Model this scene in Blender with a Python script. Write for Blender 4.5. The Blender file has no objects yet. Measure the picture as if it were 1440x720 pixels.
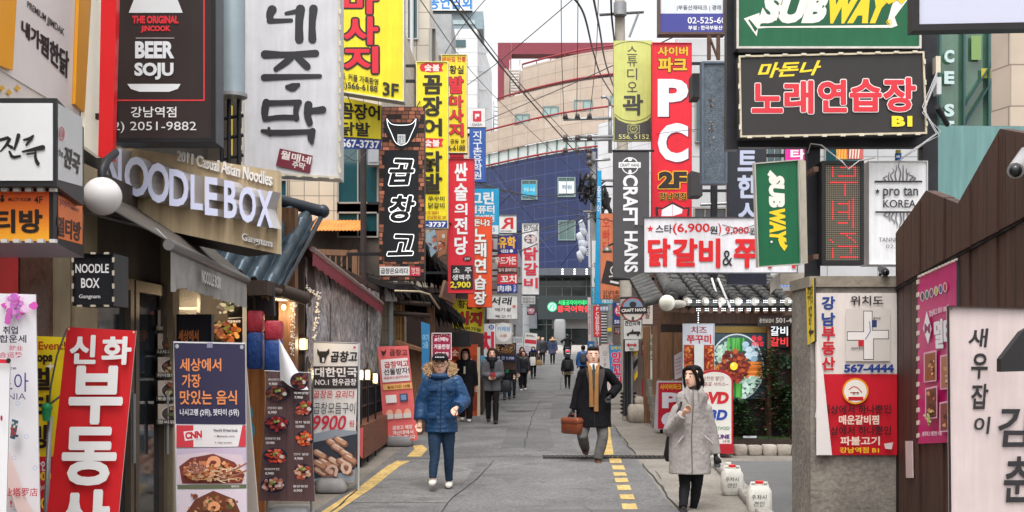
import bpy,bmesh,math,random
from mathutils import Vector,Matrix,noise
R=math.radians
rnd=random.Random(7)
scene=bpy.context.scene
COL=scene.collection
# ---------------------------------------------------------------- camera, world, sun, exposure
F,CX,HY,CZ=1600.0,720.0,505.0,1.8
cam=bpy.data.cameras.new('camera')
cam.sensor_width=36.0
cam.lens=F/1440.0*36.0
cam.shift_y=(HY-360.0)/1440.0
cam.clip_start,cam.clip_end=0.1,3000
camo=bpy.data.objects.new('camera',cam)
COL.objects.link(camo)
camo.location=(0,0,CZ)
camo.rotation_euler=(R(90),0,0)
scene.camera=camo
wd=bpy.data.worlds.new('World')
scene.world=wd
wd.use_nodes=True
nt=wd.node_tree
bg=nt.nodes['Background']
sky=nt.nodes.new('ShaderNodeTexSky')
sky.sky_type='NISHITA'
sky.sun_disc=False
SUN_EL,SUN_AZ=68.0,190.0
sky.sun_elevation=R(SUN_EL)
sky.sun_rotation=R(SUN_AZ)
sky.air_density,sky.dust_density,sky.ozone_density=1.0,6.0,1.0
hs=nt.nodes.new('ShaderNodeHueSaturation')
hs.inputs['Saturation'].default_value=0.10
hs.inputs['Value'].default_value=1.7
nt.links.new(sky.outputs[0],hs.inputs['Color'])
nt.links.new(hs.outputs[0],bg.inputs['Color'])
bg.inputs['Strength'].default_value=0.15
sl=bpy.data.lights.new('sun','SUN')
sl.energy=0.5
sl.angle=R(28)
sl.color=(1.0,0.97,0.93)
so=bpy.data.objects.new('sun',sl)
COL.objects.link(so)
az=R(SUN_AZ)
sd=Vector((math.sin(az)*math.cos(R(SUN_EL)),math.cos(az)*math.cos(R(SUN_EL)),math.sin(R(SUN_EL))))
so.rotation_euler=sd.to_track_quat('Z','Y').to_euler()
so.location=(0,-5,30)
scene.view_settings.view_transform='Standard'
scene.view_settings.look='None'
scene.view_settings.exposure=0.42
scene.view_settings.gamma=1
scene.view_settings.use_curve_mapping=False
scene.render.engine='CYCLES'
scene.cycles.max_bounces=6
scene.cycles.diffuse_bounces=4
scene.cycles.use_denoising=True
# ---------------------------------------------------------------- ground profile
GP=[(-30,0),(11,0),(14.8,.12),(18,.18),(25,.36),(36,.5),(47,.6),(60,1.0),(73,1.6),(85,2.05),(95,2.4),(112,2.6),(600,2.6)]
def _gs(y):
 for(a,za),(b,zb) in zip(GP,GP[1:]):
  if y<=b:
   return za+(zb-za)*(y-a)/(b-a)
 return GP[-1][1]
YS=[-30,-10,0]+[2*i for i in range(1,61)]+[150,250,600]
ZS=[(_gs(y-1.5)+_gs(y)+_gs(y+1.5))/3 if 0<y<121 else _gs(y) for y in YS]
def G(y):
 for i in range(len(YS)-1):
  if y<=YS[i+1]:
   return ZS[i]+(ZS[i+1]-ZS[i])*(y-YS[i])/(YS[i+1]-YS[i])
 return ZS[-1]
def W(px,py,Y):
 return Vector(((px-CX)*Y/F,Y,CZ+(HY-py)*Y/F))
def XW(px,Y):
 return(px-CX)*Y/F
 # ---------------------------------------------------------------- materials
_mats={}
def lin(c):
 out=[]
 for v in c:
  v=v/255.0
  out.append(v/12.92 if v<=.04045 else((v+.055)/1.055)**2.4)
 return out
def mat(col,rough=.6,metal=0.,var=.10,scale=2.5,bump=0.,bscale=60.,emis=0.,streak=False,name=None,linear=False,spec=.4,grain=0.,wear=None,gscale=40.):
 key=(tuple(col),rough,metal,var,scale,bump,bscale,emis,streak,linear,spec,grain,gscale,wear)
 if key in _mats:
  return _mats[key]
 m=bpy.data.materials.new(name or 'paint')
 m.use_nodes=True
 t=m.node_tree
 b=t.nodes['Principled BSDF']
 c=list(col) if linear else lin(col)
 c=[min(.84,max(.004,v)) for v in c]
 b.inputs['Roughness'].default_value=rough
 b.inputs['Metallic'].default_value=metal
 b.inputs['Specular IOR Level'].default_value=spec
 b.inputs['Base Color'].default_value=(*c,1)
 if emis:
  b.inputs['Emission Color'].default_value=(*c,1)
  b.inputs['Emission Strength'].default_value=emis
 tc=t.nodes.new('ShaderNodeTexCoord')
 if var:
  n=t.nodes.new('ShaderNodeTexNoise')
  n.inputs['Scale'].default_value=scale
  n.inputs['Detail'].default_value=7
  n.inputs['Roughness'].default_value=.65
  if streak:
   mp=t.nodes.new('ShaderNodeMapping')
   mp.inputs['Scale'].default_value=(6,6,.5)
   t.links.new(tc.outputs['Object'],mp.inputs['Vector'])
   t.links.new(mp.outputs[0],n.inputs['Vector'])
  else:
   t.links.new(tc.outputs['Object'],n.inputs['Vector'])
  r=t.nodes.new('ShaderNodeValToRGB')
  r.color_ramp.elements[0].position=.32
  r.color_ramp.elements[1].position=.68
  r.color_ramp.elements[0].color=(*[v*(1-var) for v in c],1)
  r.color_ramp.elements[1].color=(*[min(.84,v*(1+var*.6)) for v in c],1)
  t.links.new(n.outputs['Fac'],r.inputs['Fac'])
  last=r.outputs['Color']
  if grain:
   n3=t.nodes.new('ShaderNodeTexNoise')
   n3.inputs['Scale'].default_value=gscale
   n3.inputs['Detail'].default_value=4
   t.links.new(tc.outputs['Object'],n3.inputs['Vector'])
   r3=t.nodes.new('ShaderNodeValToRGB')
   r3.color_ramp.elements[0].position=.35
   r3.color_ramp.elements[1].position=.65
   r3.color_ramp.elements[0].color=(1-grain,1-grain,1-grain,1)
   r3.color_ramp.elements[1].color=(1+grain*.6,1+grain*.6,1+grain*.6,1)
   t.links.new(n3.outputs['Fac'],r3.inputs['Fac'])
   mx=t.nodes.new('ShaderNodeMix')
   mx.data_type='RGBA'
   mx.blend_type='MULTIPLY'
   mx.inputs['Factor'].default_value=1
   t.links.new(last,mx.inputs[6])
   t.links.new(r3.outputs['Color'],mx.inputs[7])
   last=mx.outputs[2]
  if wear:
   n4=t.nodes.new('ShaderNodeTexNoise')
   n4.inputs['Scale'].default_value=wear[1]
   n4.inputs['Detail'].default_value=8
   n4.inputs['Roughness'].default_value=.7
   t.links.new(tc.outputs['Object'],n4.inputs['Vector'])
   r4=t.nodes.new('ShaderNodeValToRGB')
   r4.color_ramp.elements[0].position=wear[2]
   r4.color_ramp.elements[1].position=wear[2]+.07
   t.links.new(n4.outputs['Fac'],r4.inputs['Fac'])
   m4=t.nodes.new('ShaderNodeMix')
   m4.data_type='RGBA'
   t.links.new(r4.outputs['Color'],m4.inputs['Factor'])
   t.links.new(last,m4.inputs[6])
   m4.inputs[7].default_value=(*wear[0],1)
   last=m4.outputs[2]
  t.links.new(last,b.inputs['Base Color'])
  if emis:
   t.links.new(last,b.inputs['Emission Color'])
 if bump:
  n2=t.nodes.new('ShaderNodeTexNoise')
  n2.inputs['Scale'].default_value=bscale
  n2.inputs['Detail'].default_value=5
  t.links.new(tc.outputs['Object'],n2.inputs['Vector'])
  bp=t.nodes.new('ShaderNodeBump')
  bp.inputs['Strength'].default_value=bump
  bp.inputs['Distance'].default_value=.02
  t.links.new(n2.outputs['Fac'],bp.inputs['Height'])
  t.links.new(bp.outputs[0],b.inputs['Normal'])
 _mats[key]=m
 return m
def tiles_mat(c1,c2,mortar,w,h,ms=.01,offset=0.,rough=.4,bump=.3,name='tiles',var=.15):
 """brick/tile/panel pattern laid in metres over the UV map"""
 m=bpy.data.materials.new(name)
 m.use_nodes=True
 t=m.node_tree
 b=t.nodes['Principled BSDF']
 b.inputs['Roughness'].default_value=rough
 uv=t.nodes.new('ShaderNodeUVMap')
 br=t.nodes.new('ShaderNodeTexBrick')
 br.offset=offset
 br.squash=1
 br.inputs['Scale'].default_value=1
 br.inputs['Brick Width'].default_value=w
 br.inputs['Row Height'].default_value=h
 br.inputs['Mortar Size'].default_value=ms
 br.inputs['Mortar Smooth'].default_value=.1
 br.inputs['Color1'].default_value=(*lin(c1),1)
 br.inputs['Color2'].default_value=(*lin(c2),1)
 br.inputs['Mortar'].default_value=(*lin(mortar),1)
 t.links.new(uv.outputs[0],br.inputs['Vector'])
 n=t.nodes.new('ShaderNodeTexNoise')
 n.inputs['Scale'].default_value=1.3
 n.inputs['Detail'].default_value=8
 t.links.new(uv.outputs[0],n.inputs['Vector'])
 r=t.nodes.new('ShaderNodeValToRGB')
 r.color_ramp.elements[0].position=.3
 r.color_ramp.elements[1].position=.7
 r.color_ramp.elements[0].color=(1-var,1-var,1-var,1)
 r.color_ramp.elements[1].color=(1,1,1,1)
 t.links.new(n.outputs['Fac'],r.inputs['Fac'])
 mx=t.nodes.new('ShaderNodeMix')
 mx.data_type='RGBA'
 mx.blend_type='MULTIPLY'
 mx.inputs['Factor'].default_value=1
 t.links.new(br.outputs['Color'],mx.inputs[6])
 t.links.new(r.outputs['Color'],mx.inputs[7])
 t.links.new(mx.outputs[2],b.inputs['Base Color'])
 bp=t.nodes.new('ShaderNodeBump')
 bp.inputs['Strength'].default_value=bump
 bp.inputs['Distance'].default_value=.01
 bp.invert=True
 t.links.new(br.outputs['Fac'],bp.inputs['Height'])
 t.links.new(bp.outputs[0],b.inputs['Normal'])
 return m
def wood_mat(c1,c2,scale=(14,14,.7),rough=.6,name='wood',bump=.25):
 m=bpy.data.materials.new(name)
 m.use_nodes=True
 t=m.node_tree
 b=t.nodes['Principled BSDF']
 b.inputs['Roughness'].default_value=rough
 tc=t.nodes.new('ShaderNodeTexCoord')
 mp=t.nodes.new('ShaderNodeMapping')
 mp.inputs['Scale'].default_value=scale
 t.links.new(tc.outputs['Object'],mp.inputs['Vector'])
 n=t.nodes.new('ShaderNodeTexNoise')
 n.inputs['Scale'].default_value=3
 n.inputs['Detail'].default_value=9
 n.inputs['Roughness'].default_value=.7
 n.inputs['Distortion'].default_value=.6
 t.links.new(mp.outputs[0],n.inputs['Vector'])
 r=t.nodes.new('ShaderNodeValToRGB')
 r.color_ramp.elements[0].position=.3
 r.color_ramp.elements[1].position=.7
 r.color_ramp.elements[0].color=(*lin(c1),1)
 r.color_ramp.elements[1].color=(*lin(c2),1)
 t.links.new(n.outputs['Fac'],r.inputs['Fac'])
 t.links.new(r.outputs['Color'],b.inputs['Base Color'])
 bp=t.nodes.new('ShaderNodeBump')
 bp.inputs['Strength'].default_value=bump
 bp.inputs['Distance'].default_value=.01
 t.links.new(n.outputs['Fac'],bp.inputs['Height'])
 t.links.new(bp.outputs[0],b.inputs['Normal'])
 return m
def glass_mat(col,rough=.06,name='glass',var=.25):
 return mat(col,rough=rough,var=var,scale=.7,spec=.9,name=name)
WHITE,BLACK=(232,230,232),(26,25,28)
METAL=mat((150,150,152),.45,.6,var=.2,name='galvanised')
DARKM=mat((38,38,42),.5,.3,var=.3,scale=5,name='dark_metal')
RUST=mat((92,66,52),.75,.1,var=.4,scale=8,name='rusty_steel')
CABLE=mat((22,22,24),.5,var=0,name='cable_black')
SPLIT=set('duct pillar post bracket folding_arm insulator crossarm mullion end_cap tile_rib rafter window window_banner pole rod strut orange_bar door_panel caster step foot downlight stripe star_print letter_panel clip timber_frame beam box doorway canopy railing wire_loop steel_line gift_picture room_photograph badge eyelet number_strip stair frame_bar caption_strip seal mark hip_ridge rail arrow sticker emblem canopy ring mark price_panel flame_patch logo'.split())
# ---------------------------------------------------------------- mesh builder
def root_loc(o):
 v=Vector((0,0,0))
 while o is not None:
  v=v+o.location
  o=o.parent
 return v
class MB:
 def __init__(s):
  s.v,s.f,s.m,s.sm,s.uv,s.mats=[],[],[],[],{},[]
 def mi(s,m):
  if m is None:
   return 0
  if m not in s.mats:
   s.mats.append(m)
  return s.mats.index(m)
 def face(s,pts,m=None,smooth=False,uv=None):
  i=len(s.v)
  s.v+=[Vector(p) for p in pts]
  if uv:
   s.uv[len(s.f)]=uv
  s.f.append(tuple(range(i,i+len(pts))))
  s.m.append(s.mi(m))
  s.sm.append(smooth)
 def raw(s,verts,faces,m=None,smooth=False):
  i=len(s.v)
  s.v+=[Vector(p) for p in verts]
  k=s.mi(m)
  for f in faces:
   s.f.append(tuple(i+j for j in f))
   s.m.append(k)
   s.sm.append(smooth)
  return s
 def wall(s,a,b,z0,z1,m=None,z0b=None,z1b=None):
  """vertical quad from a to b (x,y), uv in metres"""
  L=math.hypot(b[0]-a[0],b[1]-a[1])
  z0b=z0 if z0b is None else z0b
  z1b=z1 if z1b is None else z1b
  s.face([(a[0],a[1],z0),(b[0],b[1],z0b),(b[0],b[1],z1b),(a[0],a[1],z1)],m,uv=[(0,z0),(L,z0b),(L,z1b),(0,z1)])
 def prism(s,front,vec,m=None,mside=None):
  n=len(front)
  fr=[Vector(p) for p in front]
  bk=[p+Vector(vec) for p in fr]
  s.face(fr,m)
  s.face(list(reversed(bk)),mside or m)
  for i in range(n):
   j=(i+1)%n
   s.face([fr[j],fr[i],bk[i],bk[j]],mside or m)
  return s
 def box(s,c,size,m=None,rz=0,bev=0):
  x,y,z=[v/2 for v in size]
  co,si=math.cos(rz),math.sin(rz)
  def T(p):
   return Vector((c[0]+p[0]*co-p[1]*si,c[1]+p[0]*si+p[1]*co,c[2]+p[2]))
  P=[T(p) for p in[(-x,-y,-z),(x,-y,-z),(x,y,-z),(-x,y,-z),(-x,-y,z),(x,-y,z),(x,y,z),(-x,y,z)]]
  s.raw(P,[(0,3,2,1),(4,5,6,7),(0,1,5,4),(1,2,6,5),(2,3,7,6),(3,0,4,7)],m)
  return s
 def rbox(s,c,size,r,m=None,seg=3,taper=1.0):
  """box with rounded vertical edges and softened top and bottom"""
  x,y,z=[v/2 for v in size]
  def ring(k,zz):
   pts=[]
   for(sx,sy,a0) in((1,1,0),(-1,1,90),(-1,-1,180),(1,-1,270)):
    for q in range(seg+1):
     a=R(a0+90*q/seg)
     pts.append((c[0]+(sx*(x-r)+r*math.cos(a))*k,c[1]+(sy*(y-r)+r*math.sin(a))*k,c[2]+zz))
   return pts
  rr=min(r,z*.5)
  rings=[ring(1-rr/x*.6,-z),ring(1,-z+rr),ring(taper,z-rr),ring((1-rr/x*.6)*taper,z)]
  n=len(rings[0])
  V=[p for q in rings for p in q]
  Fs=[(i*n+k,i*n+(k+1)%n,(i+1)*n+(k+1)%n,(i+1)*n+k) for i in range(3) for k in range(n)]
  s.raw(V,Fs,m,True)
  s.raw(rings[0],[tuple(reversed(range(n)))],m)
  s.raw(rings[3],[tuple(range(n))],m)
  return s
 def tube(s,pts,rad,m=None,seg=10,cap=True,flat=None,smooth=True):
  pts=[Vector(p) for p in pts]
  if not isinstance(rad,(list,tuple)):
   rad=[rad]*len(pts)
  V,Fs=[],[]
  up=Vector((0,0,1))
  prev=None
  for i,p in enumerate(pts):
   d=(pts[min(i+1,len(pts)-1)]-pts[max(i-1,0)])
   if d.length<1e-9:
    d=Vector((0,0,1))
   d.normalize()
   if prev is None:
    a=d.cross(up if abs(d.z)<.95 else Vector((0,1,0))).normalized()
   else:
    a=(prev-d*prev.dot(d)).normalized()
   prev=a
   b=d.cross(a)
   for k in range(seg):
    t=2*math.pi*k/seg
    fa,fb=(1,1) if flat is None else flat
    V.append(p+(a*math.cos(t)*fa+b*math.sin(t)*fb)*rad[i])
  n=len(pts)
  for i in range(n-1):
   for k in range(seg):
    Fs.append((i*seg+k,i*seg+(k+1)%seg,(i+1)*seg+(k+1)%seg,(i+1)*seg+k))
  s.raw(V,Fs,m,smooth)
  if cap:
   s.raw(V[:seg],[tuple(reversed(range(seg)))],m)
   s.raw(V[-seg:],[tuple(range(seg))],m)
  return s
 def loft(s,rings,m=None,seg=20,power=2.0):
  """closed vertical loft: rings of (x, y, z, rx, ry)"""
  V,Fs=[],[]
  for(x,y,z,rx,ry) in rings:
   for k in range(seg):
    t=2*math.pi*k/seg
    ct,st=math.cos(t),math.sin(t)
    e=2/power
    V.append((x+rx*math.copysign(abs(ct)**e,ct),y+ry*math.copysign(abs(st)**e,st),z))
  n=len(rings)
  for i in range(n-1):
   for k in range(seg):
    Fs.append((i*seg+k,i*seg+(k+1)%seg,(i+1)*seg+(k+1)%seg,(i+1)*seg+k))
  Fs.append(tuple(reversed(range(seg))))
  Fs.append(tuple((n-1)*seg+k for k in range(seg)))
  s.raw(V,Fs,m,True)
  return s
 def ell(s,c,r,m=None,seg=14,rings=9):
  V,Fs=[],[]
  for i in range(rings+1):
   a=math.pi*i/rings
   for k in range(seg):
    t=2*math.pi*k/seg
    V.append((c[0]+r[0]*math.sin(a)*math.cos(t),c[1]+r[1]*math.sin(a)*math.sin(t),c[2]-r[2]*math.cos(a)))
  for i in range(rings):
   for k in range(seg):
    Fs.append((i*seg+k,i*seg+(k+1)%seg,(i+1)*seg+(k+1)%seg,(i+1)*seg+k))
  s.raw(V,Fs,m,True)
  return s
 def torus(s,c,r,t,m=None,seg=24,ts=8,axis='z'):
  V,Fs=[],[]
  for i in range(seg):
   a=2*math.pi*i/seg
   for k in range(ts):
    b=2*math.pi*k/ts
    q=r+t*math.cos(b)
    p=(q*math.cos(a),q*math.sin(a),t*math.sin(b))
    if axis=='x':
     p=(p[2],p[0],p[1])
    elif axis=='y':
     p=(p[0],p[2],p[1])
    V.append((c[0]+p[0],c[1]+p[1],c[2]+p[2]))
  for i in range(seg):
   for k in range(ts):
    Fs.append((i*ts+k,((i+1)%seg)*ts+k,((i+1)%seg)*ts+(k+1)%ts,i*ts+(k+1)%ts))
  s.raw(V,Fs,m,True)
  return s
 def slab(s,pl,poly,o0,o1,m=None,mside=None):
  """polygon given in photograph pixels on a real plane, o1 = front, o0 = back (metres along the normal)"""
  s.prism([pl.pt(x,y,o1) for x,y in poly],-pl.n*(o1-o0),m,mside)
  return s
 def sheet(s,pl,poly,off,m=None):
  s.face([pl.pt(x,y,off) for x,y in poly],m)
  return s
 def xform(s,M):
  s.v=[M@p for p in s.v]
  return s
 def mesh(s,name,off=Vector((0,0,0)),m=None):
  me=bpy.data.meshes.new(name)
  me.from_pydata([p-off for p in s.v],[],s.f)
  ms=s.mats or([m] if m else[])
  for q in ms:
   me.materials.append(q)
  me.polygons.foreach_set('material_index',s.m)
  me.polygons.foreach_set('use_smooth',s.sm)
  if s.uv:
   ul=me.uv_layers.new(name='UVMap')
   for fi,uvs in s.uv.items():
    st=me.polygons[fi].loop_start
    for k,u in enumerate(uvs):
     ul.data[st+k].uv=u
  me.update()
  return me
 def pieces(s):
  '''primitives that touch form one piece; far pieces come apart'''
  from collections import defaultdict
  P=list(range(len(s.f)))
  def find(a):
   while P[a]!=a:
    P[a]=P[P[a]]
    a=P[a]
   return a
  key,seen={},{}
  for i,f in enumerate(s.f):
   for v in f:
    k=tuple(round(c,4) for c in s.v[v])
    if k in seen:
     P[find(i)]=find(seen[k])
    else:
     seen[k]=i
  G_=defaultdict(list)
  for i in range(len(s.f)):
   G_[find(i)].append(i)
  L=[]
  for fs in G_.values():
   vs=[s.v[v] for i in fs for v in s.f[i]]
   L.append([fs,[min(p[k] for p in vs) for k in range(3)],[max(p[k] for p in vs) for k in range(3)]])
  done=False
  while not done:
   done=True
   for i in range(len(L)):
    for j in range(i+1,len(L)):
     if all(L[i][1][k]<=L[j][2][k]+.012 and L[j][1][k]<=L[i][2][k]+.012 for k in range(3)):
      a,c=L[i],L.pop(j)
      L[i]=[a[0]+c[0],[min(a[1][k],c[1][k]) for k in range(3)],[max(a[2][k],c[2][k]) for k in range(3)]]
      done=False
      break
    if not done:
     break
  out=[]
  for fs,_,_ in L:
   q=MB()
   q.mats=s.mats
   for i in sorted(fs):
    q.face([s.v[v] for v in s.f[i]],s.mats[s.m[i]] if s.mats else None,s.sm[i],s.uv.get(i))
   if any(q.sm):
   # weld smooth faces again
    idx,nv={},[]
    mp=[]
    for p in q.v:
     k=tuple(round(c,5) for c in p)
     if k not in idx:
      idx[k]=len(nv)
      nv.append(p)
     mp.append(idx[k])
    q.f=[tuple(mp[v] for v in f) for f in q.f]
    q.v=nv
   out.append(q)
  return out
 def build(s,name,m=None,parent=None,label=None,split=None):
  if split is None:
   split=name in SPLIT and len(s.f)<4000
  if split:
   ps=s.pieces()
   if 1<len(ps)<=100:
    return[p.build(name,m,parent,label,False) for p in ps][0]
  off=root_loc(parent) if parent else Vector((0,0,0))
  o=bpy.data.objects.new(name,s.mesh(name,off,m))
  COL.objects.link(o)
  if parent:
   o.parent=parent
  if label:
   o['label']=label
  return o
 def single(s,name,m,label,cat,group=None):
  """a thing that is one mesh, its origin at its base"""
  lo=Vector((sum(p.x for p in s.v)/len(s.v),sum(p.y for p in s.v)/len(s.v),min(p.z for p in s.v)))
  o=bpy.data.objects.new(name,s.mesh(name,lo,m))
  o.location=lo
  COL.objects.link(o)
  o['label']=label
  o['category']=cat
  if group:
   o['group']=group
  return o
 def structure(s,name,m):
  o=bpy.data.objects.new(name,s.mesh(name,Vector((0,0,0)),m))
  COL.objects.link(o)
  o['kind']='structure'
  return o
def thing(name,label,cat,loc,group=None):
 o=bpy.data.objects.new(name,None)
 o.empty_display_size=.2
 COL.objects.link(o)
 o.location=Vector(loc)
 o['label']=label
 o['category']=cat
 if group:
  o['group']=group
 return o
class Pl:
 """a real plane in the street: vertical through two points, or through three points"""
 def __init__(s,xl=0,Yl=10,xr=1,Yr=None,three=None):
  if three:
   a,b,c=[Vector(p) for p in three]
   s.A=a
   s.n=(b-a).cross(c-a).normalized()
   if s.n.y>0:
    s.n=-s.n
  else:
   Yr=Yl if Yr is None else Yr
   s.A=W(xl,HY,Yl)
   B=W(xr,HY,Yr)
   d=(B-s.A).normalized()
   s.n=Vector((d.y,-d.x,0))
  s.C=Vector((0,0,CZ))
 def pt(s,px,py,off=0.):
  r=Vector(((px-CX)/F,1,(HY-py)/F))
  t=s.n.dot(s.A+s.n*off-s.C)/s.n.dot(r)
  return s.C+r*t
  # ---------------------------------------------------------------- lettering
_tc,_fc={},[]
def textmesh(t,bold=0.,ext=0.,ls=1.,res=3,shear=0.):
 k=(t,bold,ext,ls,res,shear)
 if k in _tc:
  return _tc[k]
 if not _fc:
  c=bpy.data.curves.new('lettering','FONT')
  c.align_x='CENTER'
  _fc.append((c,bpy.data.objects.new('lettering',c)))
 c,o=_fc[0]
 c.body=t
 c.offset=bold
 c.extrude=ext
 c.space_line=ls
 c.shear=shear
 c.resolution_u=res
 me=bpy.data.meshes.new_from_object(o)
 V=[tuple(v.co) for v in me.vertices]
 Fs=[tuple(p.vertices) for p in me.polygons]
 N=[p.normal.z for p in me.polygons]
 bpy.data.meshes.remove(me)
 _tc[k]=(V,Fs,N)
 return _tc[k]
def paint(c,**k):
 k.setdefault('var',.05)
 k.setdefault('rough',.45)
 return mat(c,**k)
class Art:
 """flat print on a sign: shapes and words in layers on the sign's plane, positions in photograph pixels"""
 def __init__(s,pl,root,off=.006,step=.0007,emis=0.):
  s.pl,s.root,s.off,s.step,s.em=pl,root,off,step,emis
  s.parts,s.cur,s.words,s.join={},'lettering',[],None
 def part(s,n):
  s.cur=n
  return s
 def mb(s):
  return s.parts.setdefault(s.cur,MB())
 def nx(s):
  s.off+=s.step
  return s.off
 def m(s,c):
  if not isinstance(c,(tuple,list)):
   return c
  return paint(c,emis=s.em) if s.em else paint(c)
 def poly(s,pts,c):
  s.mb().sheet(s.pl,list(reversed(pts)) if _cw(pts) else pts,s.nx(),s.m(c))
  return s
 def rect(s,x0,y0,x1,y1,c):
  return s.poly([(x0,y0),(x0,y1),(x1,y1),(x1,y0)],c)
 def ellipse(s,cx,cy,rx,ry,c,n=24,rot=0):
  co,si=math.cos(rot),math.sin(rot)
  P=[]
  for k in range(n):
   a=-2*math.pi*k/n
   u,v=rx*math.cos(a),ry*math.sin(a)
   P.append((cx+u*co-v*si,cy+u*si+v*co))
  return s.poly(P,c)
 def blob(s,cx,cy,r,c,n=9,j=.35,asp=1.):
  P=[]
  ph=rnd.random()*6
  for k in range(n):
   a=ph-2*math.pi*k/n
   q=r*(1+rnd.uniform(-j,j))
   P.append((cx+q*math.cos(a),cy+q*asp*math.sin(a)))
  return s.poly(P,c)
 def ring(s,cx,cy,rx,ry,w,c,n=28):
  mb,o,m=s.mb(),s.nx(),s.m(c)
  for k in range(n):
   a,b=2*math.pi*k/n,2*math.pi*(k+1)/n
   mb.sheet(s.pl,[(cx+rx*math.cos(a),cy+ry*math.sin(a)),(cx+(rx-w)*math.cos(a),cy+(ry-w)*math.sin(a)),(cx+(rx-w)*math.cos(b),cy+(ry-w)*math.sin(b)),(cx+rx*math.cos(b),cy+ry*math.sin(b))],o,m)
  return s
 def line(s,pts,w,c,taper=None,smooth=0):
  """a brush stroke with round ends; w may be a list"""
  P=[Vector((x,y)) for x,y in pts]
  Ws=list(w) if isinstance(w,(list,tuple)) else[w]*len(P)
  for _ in range(smooth):
   Q,U=[P[0]],[Ws[0]]
   for a,b,wa,wb in zip(P,P[1:],Ws,Ws[1:]):
    Q+=[a*.75+b*.25,a*.25+b*.75]
    U+=[wa*.75+wb*.25,wa*.25+wb*.75]
   Q.append(P[-1])
   U.append(Ws[-1])
   P,Ws=Q,U
  L,Rr=[],[]
  for i,p in enumerate(P):
   d=P[min(i+1,len(P)-1)]-P[max(0,i-1)]
   d=d.normalized() if d.length else Vector((1,0))
   n=Vector((-d.y,d.x))*Ws[i]/2
   L.append(p+n)
   Rr.append(p-n)
  mb,o,m=s.mb(),s.nx(),s.m(c)
  for i in range(len(P)-1):
   mb.sheet(s.pl,[L[i],L[i+1],Rr[i+1],Rr[i]],o,m)
  for(p,q,w_) in((P[0],P[1],Ws[0]),(P[-1],P[-2],Ws[-1])):
   d=(p-q).normalized()
   a0=math.atan2(d.y,d.x)
   mb.sheet(s.pl,[p+Vector((math.cos(a0+R(t)),math.sin(a0+R(t))))*w_/2 for t in(90,55,20,-20,-55,-90)],o,m)
  return s
 def text(s,t,rect,c,bold=.02,out=None,ow=.05,ls=1.,shear=0.,depth=0,side=None,res=3):
  if any(ord(q)>0x3000 for q in t):
   hb,bold=max(0,min(bold,.036)-.014),min(bold,.014)
  else:
   hb=0
  q=rect
  if len(q)==4 and not isinstance(q[0],(tuple,list)):
   x0,y0,x1,y1=q
   q=[(x0,y0),(x1,y0),(x1,y1),(x0,y1)]
  s.join=None
  em=abs(q[3][1]-q[0][1])/(t.count('\n')+1)/.82 if abs(q[3][1]-q[0][1])>1 else 10
  if out is not None:
   w=(ow+hb)*em
   st_,s.step=s.step,.00015
   for k in range(10):
    dx,dy=w*math.cos(k*.6283),w*math.sin(k*.6283)
    s._text(t,[(x+dx,y+dy) for x,y in q],out,bold,ls,shear,0,None,res,ref=bold)
    s.join=s.words[-1][1]
   s.step=st_
  s._text(t,q,c,bold,ls,shear,depth,side,res)
  if hb>.004 and '\n' not in t and not depth:
   s.join=s.words[-1][1]
   st_,s.step=s.step,.00015
   for k in range(6):
    dx,dy=hb*em*math.cos(k*1.0472),hb*em*math.sin(k*1.0472)
    s._text(t,[(x+dx,y+dy) for x,y in q],c,bold,ls,shear,0,None,res,ref=bold)
   s.step=st_
  s.join=None
  return s
 def _text(s,t,q,c,bold,ls,shear,depth,side,res,ref=None):
  V,Fs,N=textmesh(t,bold,.05 if depth else 0,ls,res,shear)
  if not V:
   return
  VR=textmesh(t,ref,0,ls,res,shear)[0] if ref is not None else V
  x0,x1=min(v[0] for v in VR),max(v[0] for v in VR)
  y0,y1=min(v[1] for v in VR),max(v[1] for v in VR)
  o=s.nx()
  mb=MB()
  s.words.append(('letter' if len(t.strip())==1 else 'lettering',mb)) if not s.join else None
  if s.join:
   mb=s.join
  P=[]
  for(x,y,z) in V:
   u=(x-x0)/(x1-x0) if x1>x0 else 0
   v=(y1-y)/(y1-y0) if y1>y0 else 0
   a=(q[0][0]+(q[1][0]-q[0][0])*u,q[0][1]+(q[1][1]-q[0][1])*u)
   b=(q[3][0]+(q[2][0]-q[3][0])*u,q[3][1]+(q[2][1]-q[3][1])*u)
   X,Y=a[0]+(b[0]-a[0])*v,a[1]+(b[1]-a[1])*v
   if depth:
    P.append(s.pl.pt(X,Y,o+depth)-s.pl.n*depth*(1-(z+.05)/.1))
   else:
    P.append(s.pl.pt(X,Y,o))
  if depth and side is not None:
   fr=[f for f,n in zip(Fs,N) if n>.5]
   ot=[f for f,n in zip(Fs,N) if n<=.5]
   mb.raw(P,fr,s.m(c))
   mb.raw(P,ot,s.m(side))
  else:
   n=t.count('\n')
   if n and not s.join and ref is None and(not s.words[-1][1].v):
    s.words.pop()
    for i in range(n+1):
     fs=[f for f in Fs if min(n,max(0,round((.36-sum(V[k][1] for k in f)/len(f))/ls)))==i]
     us=sorted({k for f in fs for k in f})
     mp={k:j for j,k in enumerate(us)}
     q=MB()
     q.raw([P[k] for k in us],[tuple(mp[k] for k in f) for f in fs],s.m(c))
     s.words.append(('letter' if len(t.split('\n')[i])==1 else 'lettering',q))
   else:
    mb.raw(P,Fs,s.m(c))
 def vtext(s,t,rect,c,**k):
  k.setdefault('ls',.95)
  return s.text('\n'.join(t),rect,c,**k)
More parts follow.
